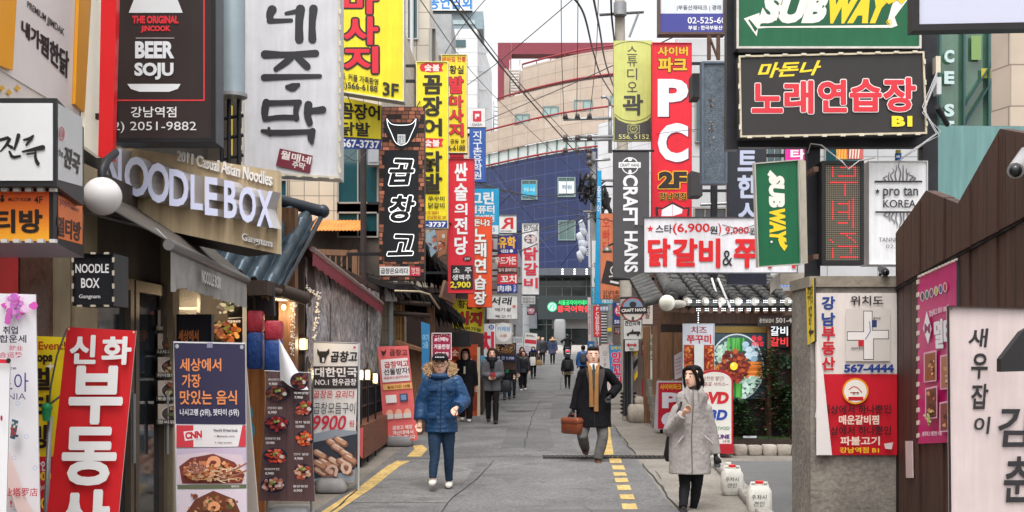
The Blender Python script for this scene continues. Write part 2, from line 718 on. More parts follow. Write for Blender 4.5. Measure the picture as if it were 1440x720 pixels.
 def food(s,cx,cy,rx,ry,pal,n=40,sz=.22,bowl=(30,28,34),rim=(70,66,80)):
  old,s.parts=s.parts,{}
  if bowl:
   s.ellipse(cx,cy,rx,ry,rim)
   s.ellipse(cx,cy,rx*.95,ry*.93,bowl)
  for k in range(n):
   a,q=rnd.random()*6.28,math.sqrt(rnd.random())*.8
   s.blob(cx+rx*q*math.cos(a),cy+ry*q*math.sin(a),min(rx,ry)*sz*rnd.uniform(.5,1.2),rnd.choice(pal),n=7,asp=rnd.uniform(.5,1))
  s.words+=list(s.parts.items())
  s.parts=old
  return s
 def done(s):
  for n,mb in s.parts.items():
   if mb.v:
    mb.build(n,None,s.root)
  for n,mb in s.words:
   if mb.v:
    mb.build(n,None,s.root)
  return s.root
def _cw(p):
 return sum(p[i][0]*p[(i+1)%len(p)][1]-p[(i+1)%len(p)][0]*p[i][1] for i in range(len(p)))>0
def inset(q,w):
 cx,cy=sum(p[0] for p in q)/4,sum(p[1] for p in q)/4
 return[(x+(w if x<cx else-w),y+(w if y<cy else-w)) for x,y in q]
def sign(name,label,cat,q,Y,Yr=None,face=WHITE,frame=None,fw=3,th=.12,side=None,group=None,emis=0.,arm=None,pl=None,rough=.35,plain=False,var=.05,clips=False):
 if not isinstance(q[0],(tuple,list)):
  x0,y0,x1,y1=q
  q=[(x0,y0),(x1,y0),(x1,y1),(x0,y1)]
 if pl is None:
  pl=Pl(min(p[0] for p in q),Y,max(p[0] for p in q),Yr)
 root=thing(name,label,cat,(pl.pt(*q[3])+pl.pt(*q[2]))/2,group)
 fm=face if not isinstance(face,(tuple,list)) else mat(face,rough=rough,var=max(var,.1),scale=2.2,streak=True,grain=.06,gscale=5,emis=emis,name='sign_face')
 sm=mat(side or(70,70,74),.5,.2,var=.15,name='sign_cabinet') if not hasattr(side,'name') else side
 qq=list(reversed(q))
 if not plain:
  MB().slab(pl,qq,-th,0,sm).build('cabinet',None,root)
  if frame:
   b=MB()
   i_=inset(q,fw)
   frm=mat(frame,.5,.2,var=.2,scale=6,name='sign_frame') if not hasattr(frame,'name') else frame
   for k in range(4):
    j=(k+1)%4
    b.slab(pl,[i_[k],i_[j],q[j],q[k]],.001,.025,frm)
   b.build('frame',None,root)
   MB().slab(pl,list(reversed(inset(q,fw*.8))),.001,.004,fm).build('face',None,root)
  else:
   MB().slab(pl,list(reversed(inset(q,.3))),.001,.004,fm).build('face',None,root)
 else:
  MB().slab(pl,qq,-th,.004,fm,sm).build('face',None,root)
 if clips:
  b=MB()
  for(pa,pb) in((q[0],q[1]),(q[3],q[2]),(q[0],q[3]),(q[1],q[2])):
   L=math.hypot(pb[0]-pa[0],pb[1]-pa[1])
   n=max(2,int(L/clips))
   for k in range(n):
    t=(k+.5)/n
    x,y=pa[0]+(pb[0]-pa[0])*t,pa[1]+(pb[1]-pa[1])*t
    w=3.5 if abs(pb[0]-pa[0])>abs(pb[1]-pa[1]) else 1.4
    h=1.4 if w>2 else 3.5
    b.slab(pl,[(x-w,y+h),(x+w,y+h),(x+w,y-h),(x-w,y-h)],.026,.034,mat((206,198,178),.5,.2,var=.2))
  b.build('clip',None,root)
 if arm:
  b=MB()
  sgn,L=arm
  xs=q[0][0] if sgn<0 else q[1][0]
  for fr in(.12,.85):
   y=q[0][1]+(q[3][1]-q[0][1])*fr
   p=pl.pt(xs,y,-th/2)
   b.box((p.x+sgn*L/2,p.y,p.z),(L,.05,.05),DARKM)
  b.build('bracket',None,root)
 return Art(pl,root,emis=emis)
 # ================================================================ the setting: ground, road, markings, kerbs
ASPH=mat((.145,.142,.14),rough=.85,var=.28,scale=.9,bump=.6,bscale=60,linear=True,grain=.3,gscale=26,wear=((.095,.093,.091),1.3,.545),name='asphalt')
ASPH2=mat((.112,.11,.109),rough=.85,var=.2,scale=.7,bump=.5,bscale=90,linear=True,grain=.22,gscale=120,name='asphalt_patch')
ASPH3=mat((.165,.16,.155),rough=.9,var=.3,scale=1.5,bump=.6,bscale=60,linear=True,grain=.3,gscale=26,wear=((.11,.108,.105),2.2,.56),name='old_asphalt_patch')
CONC=mat((.21,.188,.16),rough=.9,var=.3,scale=.9,bump=.4,bscale=50,linear=True,grain=.2,gscale=30,wear=((.13,.12,.105),1.6,.6),name='concrete_paving')
KERB=mat((.27,.25,.225),rough=.9,var=.3,scale=2,bump=.5,bscale=40,linear=True,name='kerb_stone')
YEL=mat((194,164,100),rough=.8,var=.35,scale=5,bump=.3,bscale=80,grain=.2,gscale=35,wear=((.17,.16,.14),9.,.585),name='yellow_road_paint')
b=MB()
XS=[-150,-60,-20,-8,-4,-2,0,2,4,8,20,60,150]
for i in range(len(XS)-1):
 for j in range(len(YS)-1):
  b.face([(XS[i],YS[j],ZS[j]),(XS[i+1],YS[j],ZS[j]),(XS[i+1],YS[j+1],ZS[j+1]),(XS[i],YS[j+1],ZS[j+1])],CONC)
b.structure('ground',CONC)
def strip(pts,off,m,mb=None):
 """pts: list of (Y, xl, xr) along the street; follows the ground profile"""
 mb=mb or MB()
 Yc=sorted(set([p[0] for p in pts]+[y for y in YS if pts[0][0]<y<pts[-1][0]]))
 def at(y):
  for(a,l0,r0),(c,l1,r1) in zip(pts,pts[1:]):
   if y<=c+1e-9:
    t=(y-a)/(c-a)
    return l0+(l1-l0)*t,r0+(r1-r0)*t
  return pts[-1][1:]
 for y0,y1 in zip(Yc,Yc[1:]):
  l0,r0=at(y0)
  l1,r1=at(y1)
  mb.face([(l0,y0,G(y0)+off),(r0,y0,G(y0)+off),(r1,y1,G(y1)+off),(l1,y1,G(y1)+off)],m)
 return mb
ROADL=[(-10,-3.2),(8,-2.75),(12.5,-2.3),(15,-2.1),(20,-1.95),(25,-1.55),(36,-1.25),(47,-.65),(60,.45),(73,1.0),(90,1.0)]
ROADR=[(-10,1.9),(8,1.9),(12.5,1.85),(18,2.0),(25,2.2),(30,2.35),(36,2.7),(47,3.3),(60,4.4),(73,4.9),(90,5.2)]
def edge(T,y):
 for(a,x0),(c,x1) in zip(T,T[1:]):
  if y<=c:
   return x0+(x1-x0)*(y-a)/(c-a)
 return T[-1][1]
RY=sorted(set([p[0] for p in ROADL]+[p[0] for p in ROADR]))
strip([(y,edge(ROADL,y),edge(ROADR,y)) for y in RY],.004,ASPH).structure('road',ASPH)
# the side lane that joins at the right, its asphalt a little darker
mb=MB()
for(y0,y1,xa,xb) in((8,10,2.66,4.4),(10,12,2.8,9),(12,14,2.96,9),(14,16,3.12,9),(16,18,3.28,9)):
 mb.face([(xa,y0,G(y0)+.004),(xb,y0,G(y0)+.004),(xb,y1,G(y1)+.004),(xa,y1,G(y1)+.004)],ASPH2)
mb.structure('side_lane',ASPH2)
# darker repair patches and trench cuts in the road
mb=MB()
strip([(10.5,.1,1.9),(13.1,.1,1.9)],.008,ASPH2,mb)
strip([(20,-.2,.75),(24,-.1,.8)],.008,ASPH2,mb)
strip([(13.6,-1.9,-.75),(17.4,-1.7,-.55)],.008,ASPH3,mb)
strip([(36,-.9,.5),(43,-.6,.9)],.008,ASPH2,mb)
strip([(19.3,1.1,2.0),(21.5,1.15,2.05)],.008,ASPH3,mb)
strip([(27,.9,2.2),(34,1.2,2.4)],.008,ASPH2,mb)
mb.structure('road_patch',ASPH2)
mb=MB()
CRK=mat((.03,.03,.03),rough=.9,var=.2,linear=True,name='crack_filler')
def crack(pts,w):
 for(x0,y0),(x1,y1) in zip(pts,pts[1:]):
  n=max(1,int(math.hypot(x1-x0,y1-y0)/.35))
  for k in range(n):
   a,c=k/n,(k+1)/n
   xa,ya,xb,yb=x0+(x1-x0)*a,y0+(y1-y0)*a,x0+(x1-x0)*c,y0+(y1-y0)*c
   ja,jb=.05*noise.noise((xa*3,ya*3,1)),.05*noise.noise((xb*3,yb*3,1))
   ww=w*(.6+.8*abs(noise.noise((xa*5,ya*5,4))))
   za,zb=G(ya)+.011,G(yb)+.011
   if abs(yb-ya)>abs(xb-xa):
    mb.face([(xa+ja,ya,za),(xa+ja+ww,ya,za),(xb+jb+ww,yb,zb),(xb+jb,yb,zb)],CRK)
   else:
    mb.face([(xa,ya+ja,za),(xb,yb+jb,zb),(xb,yb+jb+ww*2,zb),(xa,ya+ja+ww*2,za)],CRK)
crack([(-.9,11),(-.75,14),(-.45,16),(-.3,18)],.018)
crack([(1.9,11.5),(1.92,14),(2.0,17.6)],.03)
crack([(2.05,19),(2.2,25)],.03)
crack([(.2,20),(.5,28),(.9,36)],.02)
crack([(-1.9,18.2),(-.2,18.6),(.9,18.5)],.02)
crack([(1.9,45),(2.4,56),(3.2,66)],.03)
crack([(-2.1,11),(-2.0,14.8)],.03)
crack([(-1,24),(.6,24.4),(2,24.2)],.02)
crack([(-.8,31),(1.6,31.5)],.02)
for k in range(26):
 x0,y0=rnd.uniform(-1.6,2.2),rnd.uniform(12,60)
 a=rnd.choice([0,0,1])*1.57+rnd.gauss(0,.25)
 L=rnd.uniform(.5,2.2)
 crack([(x0,y0),(min(2.1,max(-1.7,x0+L*math.cos(a))),y0+L*math.sin(a))],rnd.uniform(.006,.016))
mb.structure('road_crack',CRK)
mh=MB()
for x0,y0,r_ in((.2,30,.36),(1.9,40,.36)):
 for k in range(28):
  a,c=2*math.pi*k/28,2*math.pi*(k+1)/28
  mh.face([(x0,y0,G(y0)+.012),(x0+r_*math.cos(a),y0+r_*math.sin(a),G(y0+r_*math.sin(a))+.012),(x0+r_*math.cos(c),y0+r_*math.sin(c),G(y0+r_*math.sin(c))+.012)],mat((92,88,84),.7,.3,var=.4,scale=9,bump=.8,bscale=45))
mh.structure('manhole_cover',None)
# drain channel with a grating across the street
GRT=mat((58,55,52),.8,.3,var=.3,name='drain_iron')
mb=MB()
yd=18.35
mb.face([(.5,yd,G(yd)+.010),(2.9,yd,G(yd)+.010),(2.9,yd+.32,G(yd)+.010),(.5,yd+.32,G(yd)+.010)],mat((20,19,19),.9,var=.2))
k=.55
while k<2.88:
 mb.box((k,yd+.16,G(yd)+.016),(.03,.30,.02),GRT)
 k+=.075
mb.box((1.7,yd-.015,G(yd)+.014),(2.4,.03,.026),GRT)
mb.box((1.7,yd+.335,G(yd)+.014),(2.4,.03,.026),GRT)
mb.structure('drain_channel',GRT)
# yellow paint
mb=MB()
strip([(11.5,XW(410,11.5)-.03,XW(424,11.5)+.06),(12.6,XW(443,12.6),XW(465,12.6)),(15,XW(507,15),XW(527,15)),(17.2,XW(543,17.2),XW(561,17.2)),(18.0,XW(558,18),XW(577,18))],.009,YEL,mb)
strip([(18.6,XW(572,18.6),XW(592,18.6)),(19.8,XW(583,19.8),XW(601,19.8)),(20.5,XW(580,20.5),XW(594,20.5))],.009,YEL,mb)
for y0,y1,l0,r0,l1,r1 in((22,27,-1.52,-1.38,-1.33,-1.2),(29,37,-1.23,-1.09,-1.0,-.86),(37,47,-1.0,-.86,-.45,-.3),(47,60,-.45,-.3,.6,.75)):
 strip([(y0,l0,r0),(y1,l1,r1)],.009,YEL,mb)
 # right: a solid line far away that breaks into blocks towards the viewer
strip([(18.9,XW(849,18.9),XW(863,18.9)),(22,XW(848,22),XW(859,22)),(27,XW(848,27),XW(857,27))],.009,YEL,mb)
for a,c,x0 in((652,643,858),(661,655,862),(670,665,864),(679,673,866),(690,683,869),(703,696,873),(717,709,876),(731,723,879),(745,737,882)):
 ya,yc=[(1.8-.12)*F/(q-HY) for q in(a,c)]
 for _ in range(3):
  ya,yc=(1.8-G(ya))*F/(a-HY),(1.8-G(yc))*F/(c-HY)
 w=17+(a-652)*.06
 strip([(ya,XW(x0,ya),XW(x0+w,ya)),(yc,XW(x0-2,yc),XW(x0+w-3,yc))],.009,YEL,mb)
mb.structure('road_marking',YEL)
# kerb at the right, stone by stone
mb=MB()
y=9.0
while y<18.0:
 x0,x1=2.9+.075*(y-14.2),2.9+.075*(y+.95-14.2)
 c=((x0+x1)/2,y+.475,G(y+.475)+.035)
 k0=len(mb.v)
 mb.rbox((0,0,0),(.17,.93,.13),.02,KERB)
 Mk=Matrix.Translation(c)@Matrix.Rotation(-.075,4,'Z')
 mb.v[k0:]=[Mk@p for p in mb.v[k0:]]
 y+=.96
mb.structure('kerb',KERB)
# raised step of the shop fronts at the left
mb=MB()
for y0,y1 in((7.5,10),(10,12),(12,14.2)):
 mb.prism([(-2.95,y0,G(y0)+.1),(-2.95,y1-.01,G(y1)+.1),(-6,y1-.01,G(y1)+.1),(-6,y0,G(y0)+.1)][::-1],(0,0,-.3),CONC)
mb.structure('shop_step',CONC)
# ================================================================ left side: buildings and shop fronts
def Q(x0,y0,x1,y1,k=0.):
 h=(y1-y0)*k
 return[(x0+h,y0),(x1+h,y0),(x1,y1),(x0,y1)]
WOODD=wood_mat((34,26,22),(70,50,38),name='dark_wood')
WOODB=wood_mat((86,58,40),(138,98,66),name='brown_wood')
BTILE=tiles_mat((206,192,170),(196,182,160),(120,112,102),.30,.30,.008,name='beige_tile')
TEAL=glass_mat((38,78,84),name='teal_glass')
DGLASS=glass_mat((44,48,52),name='dark_glass')
SHOPIN=mat((84,74,66),.7,var=.5,scale=1.2,name='dark_interior')  # dark colour stands in for the shade of the rooms behind
# ---- tiled house behind the signs
wx0,wy=XW(300,23),23.0
h=thing('tiled_building','beige tiled house with teal glass windows and an orange awning behind the big white board','building',(XW(420,23),18,G(23)))
b=MB()
b.box((XW(300,23)-1.2,29.0,4.9),(abs(XW(300,23)-XW(536,23))+2.4,11.9,9.6),mat((150,138,120),.8,var=.2))
b.build('body',None,h)
b=MB()
b.wall((XW(240,23),23),(XW(536,23),23),G(23),9.9,BTILE)
b.wall((XW(536,23),23),(XW(536,23),34),G(23),9.9,BTILE)
b.build('wall',None,h)
def window(parent,pl,x0,y0,x1,y1,nm=1,glass=TEAL,frame=(150,146,138),fw=2.2,dep=.05,nh=0):
 fr=mat(frame,.5,.2,var=.1) if not hasattr(frame,'name') else frame
 w=MB()
 for(a,c,d,e) in((x0,y0,x1,y0+fw),(x0,y1-fw,x1,y1),(x0,y0+fw,x0+fw,y1-fw),(x1-fw,y0+fw,x1,y1-fw)):
  w.slab(pl,[(a,e),(d,e),(d,c),(a,c)],.004,dep+.03,fr)
 for k in range(1,nm+1):
  xm=x0+(x1-x0)*k/(nm+1)
  w.slab(pl,[(xm-fw*.4,y1-fw),(xm+fw*.4,y1-fw),(xm+fw*.4,y0+fw),(xm-fw*.4,y0+fw)],.004,dep+.015,fr)
 for k in range(1,nh+1):
  ym=y0+(y1-y0)*k/(nh+1)
  w.slab(pl,[(x0+fw,ym+fw*.4),(x1-fw,ym+fw*.4),(x1-fw,ym-fw*.4),(x0+fw,ym-fw*.4)],.004,dep+.012,fr)
 o=w.build('window',None,parent)
 MB().slab(pl,[(x0+fw,y1-fw),(x1-fw,y1-fw),(x1-fw,y0+fw),(x0+fw,y0+fw)],.003,.02,glass).build('pane',None,o)
 return o
pl18=Pl(300,23,536)
window(h,pl18,474,196,532,300,1,nh=0)
window(h,pl18,474,284,532,334,1)
window(h,pl18,378,252,404,290,0)
window(h,pl18,300,60,345,150,1)
# orange corrugated awning
b=MB()
n=40
for k in range(n):
 xa,xb=XW(418,23)+k*.035,XW(418,23)+(k+1)*.035
 za,zb=.018*(k%2),.018*((k+1)%2)
 b.face([(xa,22.2,1.8+2.5+za),(xb,22.2,1.8+2.5+zb),(xb,22.98,1.8+2.8+zb),(xa,22.98,1.8+2.8+za)],mat((205,128,62),.6,var=.3,scale=3,name='orange_plastic'))
b.build('awning',None,h)
# flat sheet coloured dark as the shade under it, then wooden balcony
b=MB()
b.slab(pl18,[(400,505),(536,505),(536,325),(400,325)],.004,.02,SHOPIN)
b.build('shade_sheet',None,h)
b=MB()
pb=Pl(400,22.3,520)
for x in range(447,504,8):
 b.slab(pb,[(x,392),(x+2.2,392),(x+2.2,356),(x,356)],-.05,0,WOODB)
b.slab(pb,[(440,358),(503,360),(503,352),(440,350)],-.08,.01,WOODB)
b.slab(pb,[(440,396),(510,399),(510,388),(440,386)],-.12,.02,WOODB)
b.slab(pb,[(495,410),(502,410),(502,351),(495,351)],-.1,.02,WOODB)
b.build('balcony',None,h)
# ---- building further along: beige panels, arched windows
h=thing('panelled_building','beige panelled building with drain pipe behind the tall yellow boards','building',(XW(585,32),32,G(32)))
PAN=tiles_mat((206,196,180),(198,188,172),(140,130,118),.9,.45,.012,name='beige_panel')
b=MB()
b.wall((XW(400,31),31),(XW(604,31),31),G(31),11.9,PAN)
b.wall((XW(604,31),31),(XW(628,46),46),G(31),11.9,PAN,None,11.9)
b.face([(XW(400,31),31,11.9),(XW(604,31),31,11.9),(XW(628,46),46,11.9),(XW(400,46),46,11.9)],PAN)
b.build('wall',None,h)
p31=Pl(400,31,604)
window(h,p31,572,-30,588,55,0,glass=TEAL,frame=(196,196,196),fw=1.5)
window(h,p31,572,90,590,170,0,glass=DGLASS,frame=(120,112,104),fw=1.5)
MB().tube([W(579,-60,30.7),W(579,200,30.7)],.05,mat((200,200,200),.4)).build('drain_pipe',None,h)
b=MB()
pside=Pl(604,30.9,628,45.9)
window(h,pside,607,40,613,90,0,glass=DGLASS,fw=.8)
# low lead roof and penthouse
b.box((XW(606,40),40,CZ+(HY-66)*40/F),(1.6,3,1.4),mat((150,152,154),.5,var=.2))
b.build('penthouse',None,h)
# ---- white tower
h=thing('white_tower','white office tower under the blue rooftop letters against the pale sky','building',(XW(645,130),130,2.6))
WT=tiles_mat((232,232,232),(225,226,228),(188,190,194),2.2,1.6,.05,name='white_panel')
b=MB()
x0,x1=XW(590,130),XW(672,130)
zt=CZ+(HY-16)*130/F
b.wall((x0,130),(x1,130),2.6,zt-2.0,WT)
b.wall((x1,130),(XW(692,150),150),2.6,zt-2,WT)
b.face([(x0,130,zt-2),(x1,130,zt-2),(XW(692,150),150,zt-2),(x0,150,zt-2)],WT)
b.build('wall',None,h)
b=MB()
b.box(((x0+x1)/2+.2,133,zt-1.0),(x1-x0+.8,6,2),mat((140,158,166),.5,var=.1))
b.build('roof_band',None,h)
p130=Pl(590,130,672)
b=MB()
b.slab(p130,[(641,66),(655,66),(655,56),(641,56)],.01,.1,TEAL)
b.slab(p130,[(606,34),(668,34),(668,28),(606,28)],.01,.1,mat((180,196,200),.3,var=.1))
b.build('window',None,h)
p150=Pl(672,130,692,150)
for k in range(9):
 y=60+k*26
 b=MB()
 b.slab(p150,[(674,y+14),(686,y+15),(686,y+8),(674,y+6)],.01,.1,mat((206,212,216),.3,var=.1))
 b.build('window',None,h)
a=sign('rooftop_sign','white rooftop hoarding with big blue letters on the white tower','sign',(600,-16,664,15),129.4,face=(238,240,242),th=.4)
a.text('동연합회',(603,-8,663,13),(52,128,196),bold=.03)
a.done()
# ---- noodle shop
h=thing('noodle_shop','dim noodle shop front with dark doors behind the leaning red banner','shop',(-3.5,10,G(10)))
pw=Pl(60,3.4*F/660,345,3.4*F/375)
BEI=mat((150,134,108),.7,var=.2,scale=3,name='beige_render')
b=MB()
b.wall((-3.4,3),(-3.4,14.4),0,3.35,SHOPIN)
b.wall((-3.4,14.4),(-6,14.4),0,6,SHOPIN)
b.build('wall',None,h)
b=MB()
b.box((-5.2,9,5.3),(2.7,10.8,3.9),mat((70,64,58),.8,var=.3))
b.build('upper_storey',None,h)
def vslab(b,y0,y1,z0,z1,m,x=-3.4,o0=0.,o1=.06):
 b.box((x+(o0+o1)/2,(y0+y1)/2,(z0+z1)/2),(o1-o0,y1-y0,z1-z0),m)
DOORF=mat((104,92,80),.4,.3,var=.2,name='bronze_frame')
for(y0,y1) in((9.05,10.0),(10.05,10.95)):
 b=MB()
 for(a0,a1,z0,z1) in((y0,y0+.09,.1,2.5),(y1-.09,y1,.1,2.5),(y0+.09,y1-.09,2.4,2.5),(y0+.09,y1-.09,.1,.25)):
  vslab(b,a0,a1,z0,z1,DOORF,o0=.002,o1=.08)
 d=b.build('door',None,h)
 g=MB()
 vslab(g,y0+.09,y1-.09,.25,2.4,DGLASS,o0=.002,o1=.03)
 g.build('glass',None,d)
 g=MB()
 g.tube([(-3.27,y1-.16,.9),(-3.27,y1-.16,1.5)],.018,METAL)
 g.build('handle',None,d)
b=MB()
for y0,y1 in((8.55,9.0),(11.0,11.22)):
 vslab(b,y0,y1,.1,3.3,BEI,o0=.002,o1=.12)
b.build('pillar',None,h)
b=MB()
vslab(b,7.75,8.3,.1,3.0,mat((96,66,54),.35,var=.5,scale=14,grain=.4,gscale=60,name='brown_granite'),o0=.002,o1=.05)
b.build('granite_panel',None,h)
b=MB()
vslab(b,7.3,7.72,.1,2.55,mat((186,44,48),.5,var=.15),o0=.002,o1=.05)
vslab(b,7.2,7.74,2.56,2.66,mat((200,198,196),.5),o0=.002,o1=.08)
b.build('red_door',None,h)
b=MB()
vslab(b,8.31,8.5,.1,3.2,BEI,o0=.002,o1=.1)
b.build('pillar',None,h)
# menu pictures in the window
b=MB()
vslab(b,11.3,12.3,2.3,2.52,mat((24,24,26),.3),o0=.01,o1=.03)
m=b.build('menu_board',None,h)
A=Art(Pl(221,11.3,276,12.3),h,off=0)
pwin=Pl(three=((-3.36,9,1),(-3.36,12,1),(-3.36,10,2)))
A=Art(pwin,h,off=.004)
A.part('menu_picture')
A.rect(224,404,277,432,(26,28,30))
A.part('lettering').text('NOODLE',(225,413,252,421),(190,186,180),.01).text('BOX',(256,414,271,421),(110,150,90),.01)
A.part('menu_picture')
PAL_N=[(150,96,62),(196,150,96),(120,62,44),(206,176,130),(92,48,36),(84,104,52)]
for k,t in enumerate(('팟타이','나시고랭','타이짬뽕','볶음국수','팟씨유')):
 y=436+k*33
 A.part('menu_picture').rect(222,y,276,y+27,(178,164,150))
 A.food(250,y+14,24,13,PAL_N,26,.3,bowl=(60,44,40),rim=(220,214,206))
 A.rect(220,y+22,262,y+29,(24,24,26))
 A.part('lettering').text(t,(222,y+23,246,y+28),(220,216,206),.02)
A.done()
# white framed picture case
h2=thing('picture_case','white framed case of dish photographs under the grey valance','poster case',(-3.2,14,1))
pc=Pl(278,12.8,347,14.2)
b=MB()
b.slab(pc,[(278,700),(347,700),(347,388),(278,384)],-.05,0,mat((200,202,204),.4))
b.slab(pc,[(282,448),(341,446),(341,404),(282,394)],.002,.006,BLACK and mat((22,22,22),.3))
b.slab(pc,[(248,486),(341,486),(341,447),(282,451)][1:]+[(282,486)],.002,.006,mat((30,26,28),.3))
b.build('case',None,h2)
A=Art(pc,h2,off=.008).part('dish_photograph')
A.food(312,424,28,20,[(196,200,190),(120,132,110),(66,84,60),(150,156,150),(40,44,40),(90,70,90)],110,.2,bowl=(26,26,28),rim=(52,50,52))
A.food(318,466,22,17,[(214,140,60),(190,100,44),(120,130,50),(230,180,110),(150,70,34)],90,.22,bowl=None)
A.part('lettering').text('해물볶음면',(320,450,338,454),(220,220,220))
A.done()
a=sign('menu_lightbox','small dark menu box with orange words beside the dish photographs','sign',(248,442,297,500),11.0,face=(36,34,44),frame=(20,20,22),fw=1.5,th=.1)
a.text('세상에서',(251,464,279,480),(222,132,70),.02)
a.done()
# big NOODLE BOX board with box letters
q=[(150,203),(390,240),(390,357),(118,300)]
pl=Pl(118,10.6,390,9.7)
h=thing('noodle_signboard','beige signboard with big lit white box letters above the grey awning','signboard',pl.pt(254,330))
MB().slab(pl,q[::-1],-.06,0,mat((190,170,138),.6,var=.18,scale=2,streak=True,name='beige_sign_board')).build('board',None,h)
p0,p1=pl.pt(120,300,-.06),pl.pt(388,357,-.06)
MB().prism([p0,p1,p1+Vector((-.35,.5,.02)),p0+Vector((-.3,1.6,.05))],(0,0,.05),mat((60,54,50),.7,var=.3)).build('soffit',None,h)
A=Art(pl,h,off=.002)
A.part('letter')
LW,LS=mat((206,210,238),.4,emis=.1,var=.03,name='lit_acrylic'),mat((176,172,172),.4,.1,var=.1,name='letter_side')
LET=[('N',146,171,206,270),('O',175,209,218,275),('O',207,238,227,284),('D',238,265,237,289),('L',268,285,245,294),('E',288,306,248,302),('B',315,333,253,306),('O',336,360,261,312),('X',361,384,266,318)]
for ch,x0,x1,y0,y1 in LET:
 sl_=.13*(x1-x0)
 A.text(ch,[(x0,y0),(x1,y0+sl_),(x1,y1+sl_*.8),(x0,y1)],LW,bold=.025,depth=.12,side=LS)
A.part('lettering')
A.text('2011 Casual Asian Noodles',[(249,211),(382,243),(382,262),(249,226)],(232,228,222),.02,depth=.02,side=(200,196,190))
A.text('Gangnam',[(340,327),(382,337),(382,351),(340,341)],(236,232,226),.02,depth=.02,side=(200,196,190))
A.done()
# retractable awning
h=thing('fabric_awning','grey pull-out shop awning with drooping printed valance','awning',W(290,390,10.5))
FAB=mat((150,146,142),.8,var=.2,scale=4,bump=.3,bscale=30,name='grey_canvas')
p0,p1=W(240,345,8.8),W(347,394,12.2)
b=MB()
b.tube([p0+Vector((0,-.05,0)),p1],.045,mat((120,118,116),.4,.4))
b.build('front_bar',None,h)
b=MB()
nv=36
for k in range(nv):
 def vp(t,z):
  p=p0.lerp(p1,t)
  return Vector((p.x+.02*math.sin(t*60)*z,p.y,p.z-.30*z-(.06*max(0,1-t*8) if z else 0)-(.006*math.sin(t*40)*z)))
 for z in range(3):
  b.face([vp(k/nv,(z+1)/3),vp((k+1)/nv,(z+1)/3),vp((k+1)/nv,z/3),vp(k/nv,z/3)],FAB,True)
b.build('valance',None,h)
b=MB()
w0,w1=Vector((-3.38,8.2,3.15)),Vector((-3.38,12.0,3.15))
b.prism([p0+Vector((0,0,.02)),p1+Vector((0,0,.02)),w1,w0],(0,0,.012),mat((84,78,72),.8,var=.2))  # same canvas, darkened in colour for its shaded underside
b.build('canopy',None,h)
b=MB()
b.tube([w0+Vector((.05,-.6,-.12)),w1+Vector((.05,0,-.12))],.045,mat((62,58,54),.6,.2,var=.3))
b.tube([(-3.35,8.7,2.95),(-2.9,9.3,2.85),p0],.016,METAL)
b.tube([(-3.35,11.5,2.95),(-3.0,11.9,2.8),p1],.016,METAL)
b.build('folding_arm',None,h)
vplane=Pl(240,8.8,347,12.2)
A=Art(vplane,h,off=.03)
A.text('NOODLE BOX',[(284,379),(311,390),(311,407),(284,397)],(226,222,218),.03)
A.done()
# white globe lamp
h=thing('globe_lamp','white glass globe lamp under the red board','lamp',W(144,303,8.2))
MB().ell(W(144,276,8.2),(.137,.137,.137),mat((212,208,206),.25,var=.03,name='opal_glass'),28,18).build('globe',None,h)
MB().tube([W(144,250,8.2),W(144,240,8.2),W(150,226,8.3),W(162,215,8.9)],.032,DARKM).build('arm',None,h)
# ---- grey drain pipe with sticker
h=thing('drain_pipe','grey vertical drain pipe behind the small noodle box blade sign','pipe',W(95,700,8.7)*1)
h.location.z=0.1
b=MB()
b.tube([(h.location.x,8.7,.1),(h.location.x,8.7,3.4)],.04,mat((128,132,138),.45,.2,var=.2))
b.build('pipe',None,h)
A=Art(Pl(85,8.65,105),h,off=.005)
A.part('sticker').rect(89,448,101,471,(224,216,214)).rect(90,452,100,455,(190,60,70)).rect(90,458,100,461,(190,60,70)).rect(90,464,100,466,(60,60,66))
A.done()
# ---- PREMIUM wall board
pl=Pl(0,8.0,130,10.0)
h=thing('wall_signboard','white wall board between orange bars with slanted black words','signboard',pl.pt(60,130))
b=MB()
b.slab(pl,[(-60,62),(112,165),(112,-60),(-60,-120)],-.1,0,mat((226,222,220),.4,var=.04))
b.build('board',None,h)
b=MB()
b.slab(pl,[(-40,76),(18,99),(27,-60),(-40,-60)],.002,.03,mat((236,160,26),.4,var=.05))
b.slab(pl,[(106,146),(119,158),(132,-60),(113,-60)],.002,.03,mat((236,160,26),.4,var=.05))
b.build('orange_bar',None,h)
b=MB()
b.slab(pl,[(118,205),(142,222),(146,-60),(131,-60)],-.02,.02,mat((240,226,208),.4,emis=.25,var=.03))
b.build('lit_panel',None,h)
b=MB()
b.slab(pl,[(-60,140),(118,205),(118,166),(-60,63)],-.05,-.01,mat((226,220,214),.4,var=.06))
b.build('lower_panel',None,h)
A=Art(pl,h,off=.004)
A.text('PREMIUM JJIMDAK',[(39,1),(91,41),(90,54),(38,13)],(40,38,40),.015)
A.text('내가찜한닭',[(31,27),(97,74),(96,112),(31,46)],(30,28,30),.04)
A.part('star_print')
for x,y in((3,124),(13,130),(25,124),(122,205),(128,209)):
 A.off=.001
 s_=5
 A.poly([(x+s_*(1 if k%2==0 else .45)*math.sin(k*math.pi/4),y-s_*1.2*(1 if k%2==0 else .45)*math.cos(k*math.pi/4)) for k in range(8)],(232,178,40))
A.done()
h=thing('red_fin_board','tall bright red board fin beside the black beer sign','signboard',W(154,225,9.3))
b=MB()
b.slab(Pl(140,9.3,168),[(138,220),(158,226),(165,-60),(143,-60)],-.08,0,mat((214,28,34),.35,var=.05))
b.build('board',None,h)
